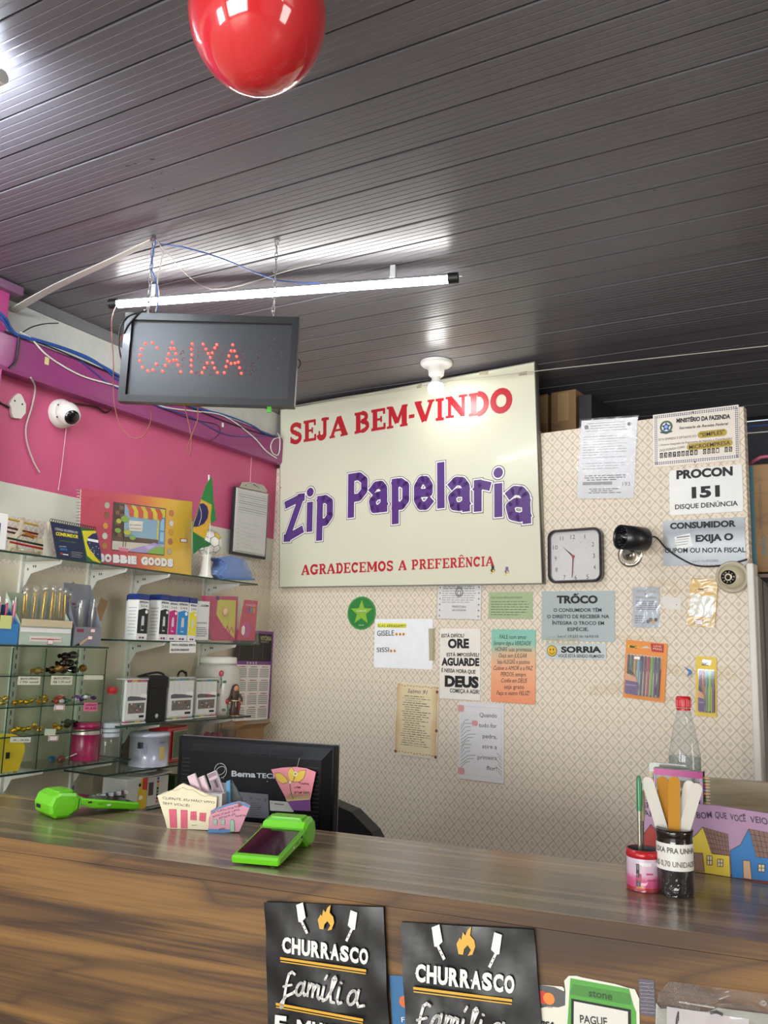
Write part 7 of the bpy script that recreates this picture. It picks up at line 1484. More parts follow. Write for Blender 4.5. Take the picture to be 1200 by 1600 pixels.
# monitor (its back faces us)
th = math.radians(6); MP = PL(Vector((-math.sin(th), math.cos(th), 0))*2.0, (math.cos(th), math.sin(th), 0))
P = [MP.uv(277, 1150), MP.uv(522, 1166), MP.uv(529, 1300)]; w_ = P[1][0]-P[0][0]; topm = (P[0][1]+P[1][1])/2; roll = math.atan2(P[1][1]-P[0][1], w_)
hM = .285; uc = (P[0][0]+P[1][0])/2
k = Thing('monitor', 'black monitor seen from behind, with circle logo, behind the counter', 'monitor', MP.M(uc, topm-hM/2) @ Matrix.Rotation(roll, 4, 'Z'))
Ml = k.M.inverted()
def ml(x, y, d=0.): p = Ml @ MP.off(d).hit(x, y); return (p.x, p.y)
MB_ = pm('0b0a0c', .4, noise=.08, spec=.2)
k.p('bezel', MB_).box((0, 0, -.02), (w_, hM, .022), bev=.003); k.p('silver_rim', pm('8c8c90', .3, .7)).box((0, 0, -.0325), (w_+.002, hM+.002, .003)); k.p('display', SCR).box((0, 0, -.0345), (w_-.03, hM-.03, .001))
mbx = k.p('rear_shell', MB_); a, b, c_ = (w_/2-.006, hM/2-.006), (w_/2-.06, hM/2-.05), .022
vs = [(-a[0], -a[1], -.010), (a[0], -a[1], -.010), (a[0], a[1], -.010), (-a[0], a[1], -.010), (-b[0], -hM/2+.02, c_), (b[0], -hM/2+.02, c_), (b[0], b[1], c_), (-b[0], b[1], c_)]
vs = [(-a[0], -a[1], -.010), (a[0], -a[1], -.010), (a[0], a[1], -.010), (-a[0], a[1], -.010), (-a[0]+.022, -a[1]+.01, .010), (a[0]-.022, -a[1]+.01, .010), (a[0]-.022, a[1]-.030, .010), (-a[0]+.022, a[1]-.030, .010)]
mbx.add(vs, [(4, 5, 6, 7), (0, 1, 5, 4), (1, 2, 6, 5), (2, 3, 7, 6), (3, 0, 4, 7)])
mc = lambda x, y, d=.012: ml(270+x/4.444, 1140+y/4.444, d)
vg = k.p('vent_grille', pm('060607', .6)); 
for (x0, x1, y0) in ((118, 492, 92), (505, 905, 112)):
    for i in range(27 if x0 < 200 else 29):
        f_ = i/29; x = x0+12+(x1-x0-12)*f_; y = y0+(x-x0)*.052; p0, p1 = mc(x+18, y+2, .004), mc(x, y+55, .010)
        mx_ = (p0[0]+p1[0])/2; my = (p0[1]+p1[1])/2; vg.add([(p0[0]-.0012, p0[1], .0035), (p0[0]+.0012, p0[1], .0035), (p1[0]+.0012, p1[1], .0112), (p1[0]-.0012, p1[1], .0112)], [(0, 1, 2, 3)])
for i in range(18):
    for x0, x1 in ((w_/2-.075, w_/2-.032), (-w_/2+.030, -w_/2+.055)): vg.box(((x0+x1)/2, hM/2-.055-i*.0105, .0102), (x1-x0, .0028, .0012))
k.q[('vent_grille', pm('060607', .6).name)][0]
k.p('side_bulge', MB_).prism(rrect(.055, hM*.72, .022, 5, w_/2-.054, -.02), .0, .0098)
LG = pm('b4b6ba', .35, .4)
X, Y = mc(332, 285); lg = k.p('circle_logo', LG)
for (a0, a1, rx, ry, ph, wd) in ((0, 360, .0155, .0095, .5, .0016), (-80, 100, .0185, .0185, .0, .0018), (110, 265, .0185, .0185, 0, .0018)):
    pts = [(X+rx*math.cos(t)*math.cos(ph)-ry*math.sin(t)*math.sin(ph), Y+rx*math.cos(t)*math.sin(ph)+ry*math.sin(t)*math.cos(ph)) for t in [math.radians(a0+(a1-a0)*i/22) for i in range(23)]]; lg.line(pts, wd, .0125)
p0, p1 = mc(408, 325), mc(575, 333); text_line(k.p('brand_lettering', LG), 'Bema', p0, p1, .0150, .0125, .03)
p0, p1 = mc(582, 334), mc(735, 341); text_line(k.p('brand_lettering', LG), 'TECH', p0, p1, .0120, .0125, .02)
for x, y in ((355, 338), (658, 360)): k.p('screw', CHROME).disc(*mc(x, y), .0016, .0126, 8)
pt = [mc(370, 425), mc(662, 450), mc(668, 618), mc(380, 600)]; k.p('rating_label', pm('6c6c70', .4)).prism(pt, .0112, .0120); text_line(k.p('rating_print', INK), 'CE', mc(583, 490), mc(608, 492), .0045, .0124)
rp = k.p('rating_print', INK)
for i in range(7): rp.line([mc(390, 450+20*i), mc(470+(i % 3)*22, 455+20*i)], .0008, .0124).line([mc(540, 510+14*i), mc(600+(i % 3)*14, 514+14*i)], .0007, .0124)
rp.ring(*mc(600, 545), .0030, .0038, .0124, 12); rp.line([mc(637, 478), mc(650, 500)], .001, .0124).line([mc(650, 478), mc(637, 500)], .001, .0124); rp.ring(*mc(542, 475), .0030, .0042, .0124, 10)
k.p('white_label', pm('c9cabc', .5)).prism([mc(672, 492), mc(835, 505), mc(838, 572), mc(676, 562)], .0112, .0120); text_line(k.p('white_label_print', INK), 'Bematech', mc(708, 518), mc(772, 524), .0032, .0124, .03); k.p('white_label_print', INK).ring(*mc(688, 510), .0022, .0028, .0124, 12)
zf = DK+.001-(k.M.translation.z)
k.p('stand_foot', MB_).box((0, zf+.006, .0), (.22, .012, .17), bev=.003); k.p('stand_neck', MB_).box((0, (zf-hM/2)/2, .0), (.06, abs(zf+hM/2)-.004, .02))
# flower card hanging on the monitor
s = Sheet('flower_card', 'pink fan shaped card with yellow flower hanging on the monitor', 'card', MP, [(424, 1198), (493, 1208), (485, 1268), (455, 1265)], .020, .002)
fc_ = lambda x, y: s.l(340+x/4.615, 1180+y/4.615)
s.p('card', pm('e8909a', .6)).prism([fc_(385, 103), fc_(460, 90), fc_(560, 84), fc_(640, 95), fc_(708, 122), fc_(665, 330), fc_(668, 402), fc_(560, 398), fc_(505, 335), fc_(440, 215)], -.002, 0)
s.p('purple_base', pm('7a4a8c', .6)).flat([fc_(500, 330), fc_(664, 318), fc_(668, 402), fc_(545, 397)], .0004); s.p('ground_strip', pm('d8b088', .6)).flat([fc_(490, 310), fc_(668, 292), fc_(664, 320), fc_(500, 332)], .0006)
PY = pm('e8c44c', .6)
for pts in ([(413, 132), (450, 128), (490, 158), (512, 192), (470, 205), (432, 180)], [(512, 110), (535, 86), (560, 130), (545, 185), (525, 190), (508, 150)], [(545, 192), (570, 130), (600, 112), (637, 108), (622, 165), (590, 190)]):
    s.p('petal_outline', OL).flat([((x-cxx)*1.07+cxx, (y-cyy)*1.07+cyy) for cxx, cyy in [(sum(fc_(*p)[0] for p in pts)/len(pts), sum(fc_(*p)[1] for p in pts)/len(pts))] for x, y in [fc_(*p) for p in pts]], .0006); s.p('petal', PY).flat([fc_(*p) for p in pts], .0009)
s.p('flower_heart', pm('efe6b8', .6)).disc(*fc_(524, 196), .0035, .0012, 12); s.p('punch_hole', OL).disc(*fc_(562, 134), .0022, .0012, 12); s.p('hole_ring', pm('e8d8a0')).ring(*fc_(562, 134), .0022, .0062, .0011, 16)
s.p('stem', pm('6c8040', .6)).line([fc_(522, 205), fc_(525, 250), fc_(545, 315)], .0022, .0009); gr = s.p('grass', pm('6c8c3c', .6))
for x in range(500, 665, 9): gr.line([fc_(x, 318-(x-500)*.05), fc_(x+(x % 3)*3-3, 288-(x % 4)*6-(x-500)*.05)], .0012, .0008)
for tx, a, b in (('TENHA', (582, 208), (664, 216)), ('UM', (555, 240), (598, 238)), ('BOM DIA', (555, 275), (664, 275))): s.p('lettering', pm('6a3038')); text_line(s.p('lettering', pm('6a3038')), tx, fc_(*a), fc_(*b), .0050, .0011, .01, 0, .12)
k2 = s.p('string', GRY); q0 = fc_(562, 134); q1 = fc_(585, 20); k2.tube([(q0[0], q0[1], .001), (q1[0], q1[1], -.004)], .0006, 5)
# office chair
ch = ony(565, 1275, 2.42)
k = Thing('office_chair', 'black rounded chair back showing behind the monitor and counter', 'chair', Matrix.Translation((ch.x, 2.42, 0)) @ Matrix.Rotation(.1, 4, 'Z')); zt_ = ony(545, 1253, 2.42).z
k.p('backrest', pm('0f0f11', .6, noise=.2, scale=150)).prism([(-.30, .62), (-.31, zt_-.14), (-.27, zt_-.05), (-.19, zt_-.008), (-.10, zt_), (-.02, zt_-.022), (.05, zt_-.075), (.10, zt_-.15), (.12, .62)], -.035, .035, basis(Vector((0, 0, 0)), Vector((1, 0, 0)), Vector((0, 0, 1)), Vector((0, -1, 0))))
k.p('seat', pm('0f0f11', .6)).box((-.09, .02+.22, .46), (.46, .44, .08), bev=.02); k.p('back_bar', BLACK).box((-.09, .03, .56), (.06, .02, .22)); k.p('gas_post', CHROME).tube([(-.09, .22, .08), (-.09, .22, .42)], .025, 12)
for i in range(5):
    a = 2*PI*i/5; l2 = k.new('leg', BLACK); l2.tube([(-.09, .22, .085), (-.09+.26*math.cos(a), .22+.26*math.sin(a), .065)], [.022, .014], 8); k.new('castor', BLACK, l2).ball((-.09+.26*math.cos(a), .22+.26*math.sin(a), .027), .027, 10, 8)
# painted house cards and card holder
def standplane(a, b): p, q = onz(*a, CT), onz(*b, CT); return PL((p.x, p.y, 0), ((q-p).x, (q-p).y, 0))
hp = standplane((260, 1294), (328, 1298))
s = Sheet('house_card_holder', 'cream painted wooden house standing on counter with pink doors', 'card holder', hp, [(246, 1224), (340, 1226), (326, 1299), (260, 1295)], 0, .0)
hc = lambda x, y: s.l(240+x/7.06, 1190+y/7.06)
bas = min(hc(150, 730)[1], hc(610, 750)[1]); zb_ = CT+.0005-s.M.translation.z
def hcb(x, y): p = hc(x, y); return (p[0], max(p[1], zb_))
CRM = pm('e6dcb8', .6, noise=.05, scale=40)
pts = [hc(40, 375), hc(105, 345), hc(210, 310), hc(280, 260), hc(320, 240), hc(370, 262), hc(440, 290), hc(520, 330), hc(610, 370), hc(698, 388), hc(690, 505), hc(632, 545), hc(610, 640), hc(606, 740), hc(150, 726), hc(125, 640)]
pts = [(x, max(y, zb_)) for x, y in pts]; pts[13] = (pts[13][0], zb_); pts[14] = (pts[14][0], zb_)
s.p('house_front', CRM).prism(pts, -.006, 0); PKD = pm('d85c74', .6, noise=.08, scale=80)
for r_ in ([(172, 528), (250, 528), (258, 728), (185, 726)], [(302, 535), (372, 538), (372, 734), (302, 730)], [(410, 552), (472, 550), (474, 648), (406, 640)], [(510, 565), (578, 568), (570, 664), (504, 650)]):
    q = [hcb(*p) for p in r_]; cx_ = sum(p[0] for p in q)/4; cy_ = sum(p[1] for p in q)/4
    s.p('door_outline', pm('a83a58')).flat([((x-cx_)*1.07+cx_, max(zb_, (y-cy_)*1.04+cy_)) for x, y in q], .0004); s.p('door_paint', PKD).flat(q, .0007)
for r_ in ([(440, 552), (440, 642)], [(408, 598), (473, 600)], [(543, 567), (536, 658)], [(507, 605), (574, 615)]): s.p('window_bars', pm('a83a58')).line([hc(*p) for p in r_], .0006, .0009)
s.p('roof_line', OL).line([hc(*p) for p in ((45, 372), (120, 350), (205, 315), (245, 318), (325, 285), (380, 310), (430, 310), (520, 365), (560, 385), (600, 375), (695, 392))], .0005, .0006)
def hand(tx, a, b, h, mat=pm('3a3440')): text_line(s.p('lettering', mat), tx, hc(*a), hc(*b), h, .0006, .0, 0, .10)
hand('CLIENTE. EU NÃO VIVO', (98, 412), (672, 462), .0048); hand('SEM VOCÊ!', (100, 468), (395, 500), .0048); hand('Bar', (425, 708), (492, 702), .0020, INK)
# holder body behind the house fronts, blue side
dv = Vector((0, 0, -1)); 
s.p('holder_tray', pm('b8b6b0', .6)).box((hc(560, 400)[0], (hc(560, 360)[1]+zb_)/2, -.034), (.075, hc(560, 360)[1]-zb_, .052)); s.p('tray_rim', pm('d8d4cc', .5)).box((hc(600, 320)[0]+.012, hc(640, 325)[1], -.062), (.050, .018, .003))
s.p('blue_side', pm('4f8cb4', .6, noise=.1, scale=60)).prism([hc(735, 250), hc(775, 235), hc(780, 480), hc(712, 530), (hc(712, 740)[0], zb_), (hc(706, 740)[0], zb_)], -.05, -.044); s.p('dark_side', pm('46504c', .6)).prism([hc(778, 240), hc(835, 335), hc(880, 430), hc(900, 470), (hc(860, 740)[0], zb_), (hc(780, 740)[0], zb_)], -.058, -.052)
hp2 = standplane((324, 1300), (374, 1301))
s2 = Sheet('house_card', 'small pink painted wooden house with green windows beside cream one', 'card', hp2, [(329, 1262), (391, 1255), (374, 1300), (324, 1300)], .003, .0)
s = s2; zb_ = CT+.0005-s.M.translation.z
pts = [hc(628, 545), hc(760, 490), hc(850, 460), hc(945, 438), hc(1000, 455), hc(1066, 490), hc(945, 775), hc(595, 778)]; pts = [(x, max(y, zb_)) for x, y in pts]; pts[6] = (pts[6][0], zb_); pts[7] = (pts[7][0], zb_)
s.p('house_front', pm('dd9cb0', .6, noise=.06, scale=50)).prism(pts, -.006, 0); BLP = pm('5c8cc0', .6)
s.p('blue_roof', BLP).flat([hc(628, 545), hc(760, 488), hc(850, 458), hc(945, 438), hc(1000, 455), hc(1066, 490), hc(1058, 512), hc(985, 482), hc(930, 462), hc(850, 480), hc(760, 510), hc(640, 556)], .0004); s.p('blue_ground', BLP).flat([(hc(600, 750)[0], hc(600, 742)[1]), (hc(850, 750)[0], hc(850, 748)[1]), (hc(850, 778)[0], zb_+.0003), (hc(597, 778)[0], zb_+.0003)], .0004)
s.p('chimney', pm('9c5c44', .6)).flat([hc(932, 455), hc(965, 450), hc(962, 492), hc(932, 498)], .0007); GW = pm('9cc8ac', .6)
for r_ in ([(660, 640), (702, 640), (700, 690), (658, 690)], [(745, 642), (785, 642), (783, 690), (743, 692)], [(848, 650), (866, 638), (886, 650), (892, 768), (846, 770)]):
    q = [hcb(*p) for p in r_]; cx_ = sum(p[0] for p in q)/len(q); cy_ = sum(p[1] for p in q)/len(q); s.p('window_outline', pm('6c6040')).flat([((x-cx_)*1.15+cx_, max(zb_, (y-cy_)*1.1+cy_)) for x, y in q], .0008); s.p('window_paint', GW).flat(q, .0011)
for tx, a, b in (('EM TUDO QUE FIZER', (640, 575), (985, 490)), ('ADICIONE UMA', (650, 618), (955, 535)), ('PITADA DE', (725, 635), (905, 585)), ('AMOR', (900, 615), (1020, 600)), ('BAR', (720, 755), (795, 748))): text_line(s.p('lettering', pm('5c3c50')), tx, hc(*a), hc(*b), .0038, .0007 if tx != 'BAR' else .001, .0, 0, .14)
k0 = THINGS[-2]
for i, (x0, y0, lab) in enumerate(((325, 150, 'left most stack'), (410, 180, 'middle stack'), (520, 135, 'picture fronted stack'))):
    s = k0; p = Vector((*hc(x0+95, y0+110), -.020-.010*i)); M_ = k0.M @ Matrix.Translation(p) @ Matrix.Rotation(.42, 4, 'Z')
    c2 = Thing('business_cards', 'stack of white business cards, %s leaning in the cream house holder' % lab, 'cards', M_)
    c2.p('card_stack', pm('dcd0d4', .5)).box((0, -.004, 0), (.018 if i < 2 else .022, .050, .008)); c2.p('top_edge', pm('a89878', .6)).box((0, .0212, 0), (.0182 if i < 2 else .0222, .0006, .0078))
    c2.p('card_face', pm('c8a8b4' if i < 2 else '6c4c5c', .35, noise=.3, scale=120)).box((0, -.004, .0043), (.016 if i < 2 else .020, .048, .0006))
    if i == 2: c2.p('face_band', pm('c4a0b0')).box((0, .008, .0049), (.020, .006, .0004)); c2.p('face_shape', pm('2c1c2c')).box((.002, -.006, .0049), (.006, .018, .0004))

# ------------------------------------------------------------------ right end of the counter
# nail file jar
pj = onz(1051, 1402, CT); rj = .0305
pj = pj+Vector((0, rj*.9, 0)); zj = 1.5+0
def colh(px, py, c, y_): return ony(px, py, y_).z
hj = ony(1050, 1299, pj.y-rj).z-CT; k = Thing('file_jar', 'dark glass jar with paper label LIXA PRA UNHA R$ 0,70 UNIDADE', 'jar', (pj.x, pj.y, CT+.0004))
DG = pm('1c1614', .12, noise=.3, scale=30, coat=.5, bump=.08)
k.p('jar', DG).lathe([(.0001, 0), (rj*.93, 0), (rj, .006), (rj, hj*.80), (rj*.97, hj*.86), (rj*1.0, hj*.90), (rj*1.04, hj*.95), (rj*1.03, hj), (rj*.94, hj), (rj*.9, hj*.8), (rj*.88, .02), (.0001, .02)], 30, cap=False)
ac = math.atan2(-pj.y, -pj.x)
lb = k.p('paper_label', pm('dedbd4', .5, bump=.2, scale=60)); nn = 20; r1 = rj*1.015
a0, a1 = ac-1.65, ac+1.65
lb.add([(r1*math.cos(a0+(a1-a0)*i/nn), r1*math.sin(a0+(a1-a0)*i/nn), z) for z in (hj*.395, hj*.80) for i in range(nn+1)], [(i, i+1, nn+2+i, nn+1+i) for i in range(nn)], True)
def curved(k, txt, ac, r, zc, hh, aw, mat, bold=.02):
    tmp = MB(); text_line(tmp, txt, (-aw/2*r, 0), (aw/2*r, 0), hh, 0, bold); k.p('lettering', mat).add([(r*math.cos(ac+x/r), r*math.sin(ac+x/r), zc+y) for x, y, z in tmp.v], tmp.f)
curved(k, 'LIXA PRA UNHA', ac+.02, rj*1.03, hj*.66, hj*.085, 2.5, pm('4a4844')); curved(k, 'R$ 0,70 UNIDADE', ac+.02, rj*1.03, hj*.455, hj*.085, 2.6, pm('7a7468'))
k.p('wrap_sheen', film('ffffff', 1.5, .05, bump=.5, scale=20, name='jar_wrap', dens=.01)).lathe([(rj*1.06, .001), (rj*1.05, hj*.39)], 24, cap=False)
for px0, py0, px1, py1, c_, lab, dy in ((1003+7, 1214, 1036, 1300, 'd2cdc2', 'white nail file leaning far left in the jar', .004), (1027+7, 1213, 1046, 1300, 'b07a24', 'mustard nail file leaning left behind the white one', .014), (1053.5, 1213, 1053.5, 1300, 'b88026', 'mustard nail file standing upright in the jar', -.006), (1079, 1220, 1063, 1300, 'd8d2c8', 'white nail file leaning right, nearer the jar middle', .008), (1091, 1224, 1068, 1300, 'ccc6ba', 'white nail file leaning furthest right in the jar', -.002)):
    yq_ = pj.y+dy; a = ony(px0, py0, yq_); b = ony(px1, py1, yq_); d3 = (a-b).normalized(); foot = b-d3*(b.z-CT-.022)/d3.z; L = (a-foot).length; wv = (ony(px0+9.3, py0, yq_)-ony(px0-9.3, py0, yq_)).length
    xx = Vector((0, 1, 0)).cross(d3)*1; xx.normalize(); nf = xx.cross(d3).normalized()
    if foot.x < pj.x-.022: foot.x = pj.x-.022
    if foot.x > pj.x+.022: foot.x = pj.x+.022
    Mf = basis(foot, xx, d3, nf); k = Thing('nail_file', lab, 'nail file', Mf); ol = arc(0, L-wv/2, wv/2, wv/2, 0, 180, 8)+arc(0, wv/2, wv/2, wv/2, 180, 360, 8)
    k.p('core', pm('d8d0c0', .8)).prism(ol, -.0008, .0008); k.p('abrasive', pm(c_, .9, noise=.06, scale=600, bump=.2)).prism([(x*.99, y) for x, y in ol], .0008, .0013); k.p('back_abrasive', pm(c_, .9)).prism([(x*.99, y) for x, y in ol], -.0013, -.0008)
# pink tin with pens
pt_ = onz(1001, 1394, CT); rt = .0290; pt_ += Vector((.0, rt*.9, 0)); ht = ony(1001, 1325, pt_.y).z-CT
k = Thing('pen_tin', 'pink and white tin cup with red rim wrapped in clear plastic', 'pen cup', (pt_.x, pt_.y, CT+.0004)); ac = math.atan2(-pt_.y, -pt_.x)
PKT = mat_grad('pink_tin_print', 2, [(0., 'c83c74'), (.3, 'd85c90'), (.42, 'e0b8cc'), (.7, 'd8c4d4'), (1., 'd0c0d0')], 0, .07, .3, .1)
k.p('cup', PKT).lathe([(.0001, 0), (rt*.97, 0), (rt, .004), (rt*1.0, ht*.82)], 30, cap=False); k.p('red_rim', pm('b8242c', .25, .2)).lathe([(rt*1.0, ht*.80), (rt*1.04, ht*.82), (rt*1.03, ht), (rt*.94, ht), (rt*.94, ht*.8)], 30, cap=False); k.p('red_base', pm('b8242c', .25, .2)).lathe([(rt*1.0, .001), (rt*1.02, .003), (rt*1.0, .007)], 30, cap=False)
k.p('inner_wall', pm('8c8c90', .3, .6)).lathe([(rt*.93, ht*.99), (rt*.92, .006), (.0001, .006)], 26, cap=False)
for da, z_, c_, w2, h2 in ((-.35, .52, '24202a', .006, .022), (-.30, .36, 'a83050', .010, .012), (-.28, .60, 'c8b4b0', .009, .008), (.35, .45, 'c03c70', .012, .003), (.5, .30, 'c03c70', .016, .003), (-.32, .20, '24202a', .007, .010), (.1, .68, 'e8e0e0', .02, .006), (-.25, .13, 'c8b03c', .012, .003)):
    rr_ = rt*1.012; vs = [(rr_*math.cos(ac+da+(-.5+i/3)*w2/rt), rr_*math.sin(ac+da+(-.5+i/3)*w2/rt), ht*z_+s_*h2/2) for s_ in (-1, 1) for i in range(4)]; k.p('printed_patch', pm(c_, .3)).add(vs, [(i, i+1, 5+i, 4+i) for i in range(3)])
k.p('clear_wrap', film('ffffff', 1.5, .05, bump=.5, scale=20, name='tin_wrap', dens=.02)).lathe([(rt*1.1, .001), (rt*1.06, ht*.5), (rt*1.09, ht*.8)], 18, cap=False)
for x0, y0, x1, y1, c_, lab, dy, kind in ((977, 1325, 998, 1212, '2a7a4c', 'green topped glitter pen leaning left in the pink tin', .0, 1), (984, 1330, 1003, 1235, 'b0a888', 'clear barrelled pen behind the green topped pen in tin', .012, 0)):
    yq_ = pt_.y+dy; a = ony(x1, y1, yq_); b = ony(x0+4, y0, yq_); d3 = (a-b).normalized(); foot = b-d3*(b.z-CT-.012)/d3.z; foot.x = max(foot.x, pt_.x-rt*.86) if False else foot.x
    base_ = Vector((pt_.x-rt*.2, yq_, CT+.012)); rimp = Vector((pt_.x-rt*.55, yq_, CT+ht)); d3 = (a-base_).normalized(); L = (a-base_).length
    k = Thing('pen', lab, 'pen', basis(base_, d3.orthogonal().normalized(), d3.cross(d3.orthogonal().normalized()), d3)); 
    k.p('barrel', pm('a8a496', .15, .7, noise=.5, scale=300)).tube([(0, 0, 0), (0, 0, L*.70)], .0038, 8); k.p('cap', pm(c_, .25)).tube([(0, 0, L*.66), (0, 0, L*.96), (0, 0, L)], [.0046, .0046, .0028], 8); k.p('clip', pm(c_, .3)).box((.0052, 0, L*.82), (.0012, .003, L*.22))
# painted welcome board
bp_ = standplane((1085, 1362), (1200, 1380)); bp_ = PL(bp_.o, bp_.u); 
s = Sheet('painted_board', 'lilac painted wooden board with yellow, blue and red little houses', 'board', bp_, [(1000, 1250), (1245, 1283), (1245, 1386), (1004, 1350)], 0, .0)
pc_ = lambda x, y: s.l(960+x/5, 1180+y/5); zb_ = CT+.0005-s.M.translation.z
def pcb(x, y): p = pc_(x, y); return (p[0], max(zb_, p[1]))
xl, xr2 = pc_(205, 500)[0], pc_(1560, 500)[0]
s.p('board', pm('a886a4', .6, noise=.08, scale=30)).prism([(xl, zb_), (xr2, zb_), (xr2, pc_(1560, 520)[1]), (pc_(1200, 455)[0], pc_(1200, 455)[1]), (pc_(800, 395)[0], pc_(800, 395)[1]), (pc_(205, 350)[0], pc_(205, 350)[1])], -.009, 0)
s.p('red_base', pm('8c2430', .6)).flat([(xl, zb_), (xr2, zb_), (xr2, zb_+.0055), (xl, zb_+.004)], .0004)
def house(cfg, wall, roof):
    q = [pcb(*p) for p in cfg]; s.p('house_wall', wall).flat(q, .0006); s.p('house_outline', OL).line(q+[q[0]], .0009, .0009)
YH, BH, RH, RF = pm('d8c03c', .6, noise=.08, scale=60), pm('2c74b4', .6, noise=.08, scale=60), pm('a83830', .6), pm('7c5c50', .6, noise=.2, scale=200)
house([(600, 650), (650, 610), (690, 560), (720, 640), (770, 770), (900, 785), (908, 955), (600, 905)], YH, RF); house([(905, 745), (985, 700), (1050, 575), (1085, 680), (1110, 790), (1420, 830), (1420, 1010), (918, 975)], BH, RF)
house([(205, 670), (240, 600), (285, 540), (330, 590), (420, 720), (420, 860), (205, 860)], RH, RF)
for r0, r1, r2, r3, n1, n2 in (((692, 560), (888, 615), (900, 785), (758, 768), 7, 5), ((1052, 575), (1400, 640), (1400, 830), (1108, 795), 9, 5)):
    A, B, C, D = [pc_(*p) for p in (r0, r1, r2, r3)]; s.p('roof_ground', pm('3c2c28')).flat([A, B, C, D], .0010)
    for i in range(n1):
        for j in range(n2):
            def bl(u_, v_): return ((A[0]*(1-u_)+B[0]*u_)*(1-v_)+(D[0]*(1-u_)+C[0]*u_)*v_, (A[1]*(1-u_)+B[1]*u_)*(1-v_)+(D[1]*(1-u_)+C[1]*u_)*v_)
            u0_, u1_, v0, v1 = (i+.06)/n1, (i+.94)/n1, (j+.02)/n2, (j+.86)/n2
            s.p('roof_tiles', RF).flat([bl(u0_, v0), bl(u1_, v0), bl(u1_, v1), bl((u0_+u1_)/2, v1+.10/n2), bl(u0_, v1)], .0013)
for pts, c_ in (([(620, 760), (690, 765), (705, 910), (630, 900)], '8c6a58'), ([(1005, 820), (1060, 825), (1075, 970), (1010, 960)], 'c8a080')): q = [pcb(*p) for p in pts]; s.p('painted_door', pm(c_, .6)).flat(q, .0012); s.p('door_outline', OL).line(q+[q[0]], .0008, .0015)
for (x, y, w2, h2) in ((745, 820, 40, 75), (828, 840, 42, 60), (1150, 880, 50, 60), (1290, 890, 45, 60)):
    q = [pc_(x-w2/2, y-h2/2), pc_(x+w2/2, y-h2/2+3), pc_(x+w2/2, y+h2/2), pc_(x-w2/2, y+h2/2-3)]; s.p('painted_window', pm('d8c89c', .6)).flat(q, .0012); s.p('window_lines', OL).line(q+[q[0]], .0010, .0016).line([pc_(x, y-h2/2), pc_(x, y+h2/2)], .0010, .0016).line([pc_(x-w2/2, y), pc_(x+w2/2, y)], .0010, .0016)
INKP = pm('3c3444', .6)
for tx, a, b in (('ZIP', (192, 412), (285, 418)), ('PAPELARIA,', (195, 475), (560, 500)), ('QUE', (575, 455), (630, 462)), ('BOM', (645, 490), (765, 492)), ('QUE', (785, 490), (880, 500)), ('VOCÊ', (905, 505), (1028, 520)), ('VEIO!', (1060, 525), (1215, 545))): text_line(s.p('lettering', INKP), tx, pc_(*a), pc_(*b), .0115, .0006, .012, 0, .08)
s.p('lettering', INKP).line([pc_(985, 470), pc_(1005, 462), pc_(1020, 474)], .001, .0006)
# back cabinet ledge with wooden rail
yb0 = max(onz(1085, 1362, CT).y, onz(1200, 1380, CT).y)+.02
xr0 = ony(1012, 1330, yb0).x
bo = cM @ Vector((0, DEP+.012, 0)); BK = PL((bo.x, bo.y, 0), CU); xb = BK.uv(1012, 1330)[0]
k = Thing('side_cabinet', 'pale wooden cabinet behind the painted board, its raised rail showing', 'cabinet', basis(bo+CU*xb, CU, CN, Vector((0, 0, 1)))); PW_ = mat_wood('pale_oak_laminate', [(.3, '9c8f75'), (.5, 'b3a68b'), (.7, 'c2b59a')], .4, 2.2, 14., fig=False)
k.p('ledge', PW_).box((.45, .27, CT-.02), (.9, .50, .036)); k.p('body', PW_).box((.45, .27, (CT-.04)/2), (.88, .48, CT-.04))
BR = PL(bo+CN*.36, CU); t0 = BR.hit(1105, 1214); t1 = BR.hit(1200, 1223); xrl = BR.uv(1062, 1230)[0]-xb; tz_ = (t0.z+t1.z)/2
k.p('rail', PW_).box(((xrl+.9)/2, .375, (CT+tz_)/2), (.9-xrl, .03, tz_-CT-.004), bev=.002)
k.p('rail_foot', pm('4a3c34', .7)).box(((xrl+.9)/2, .357, CT+.008), (.9-xrl, .006, .014))
# bottle
yb1 = yb0+.20; zb1 = CT-.0015+.0005
c_ = ony(1069, 1150, yb1); w2 = (ony(1095, 1180, yb1)-ony(1045, 1180, yb1)).length; h2 = ony(1067, 1088, yb1).z-zb1
k = Thing('water_bottle', 'half full clear bottle with red cap on the right, against wallpaper', 'bottle', (c_.x, yb1, zb1)); k.r, k.h = w2/2, h2
k.p('body', PETG).lathe([(a*k.r, b*k.h) for a, b in [(.0001, .012), (.9, .0), (1, .03), (1, .2), (.95, .22), (1, .24), (1, .60), (.90, .66), (.66, .80), (.46, .885), (.40, .905), (.36, .915), (.36, .93)]], 30, cap=False)
k.p('water', film('e4eaec', 1.33, .02, name='water', dens=.02)).lathe([(a*k.r*.965, b*k.h) for a, b in [(.0001, .012), (.9, .01), (1, .03), (1, .594), (.0001, .596)]], 30, cap=False)
cap = k.p('cap', pm('c41c26', .35)); cap.lathe([(k.r*.46, k.h*.925), (k.r*.47, k.h*.93), (k.r*.47, k.h*.985), (k.r*.42, k.h), (.0001, k.h)], 24, cap=False)
for i in range(20): a = 2*PI*i/20; cap.box((k.r*.475*math.cos(a), k.r*.475*math.sin(a), k.h*.955), (.0014, .0014, k.h*.045))
k.p('cap_ring', pm('c41c26', .35)).lathe([(k.r*.45, k.h*.905), (k.r*.45, k.h*.918)], 20, cap=False)
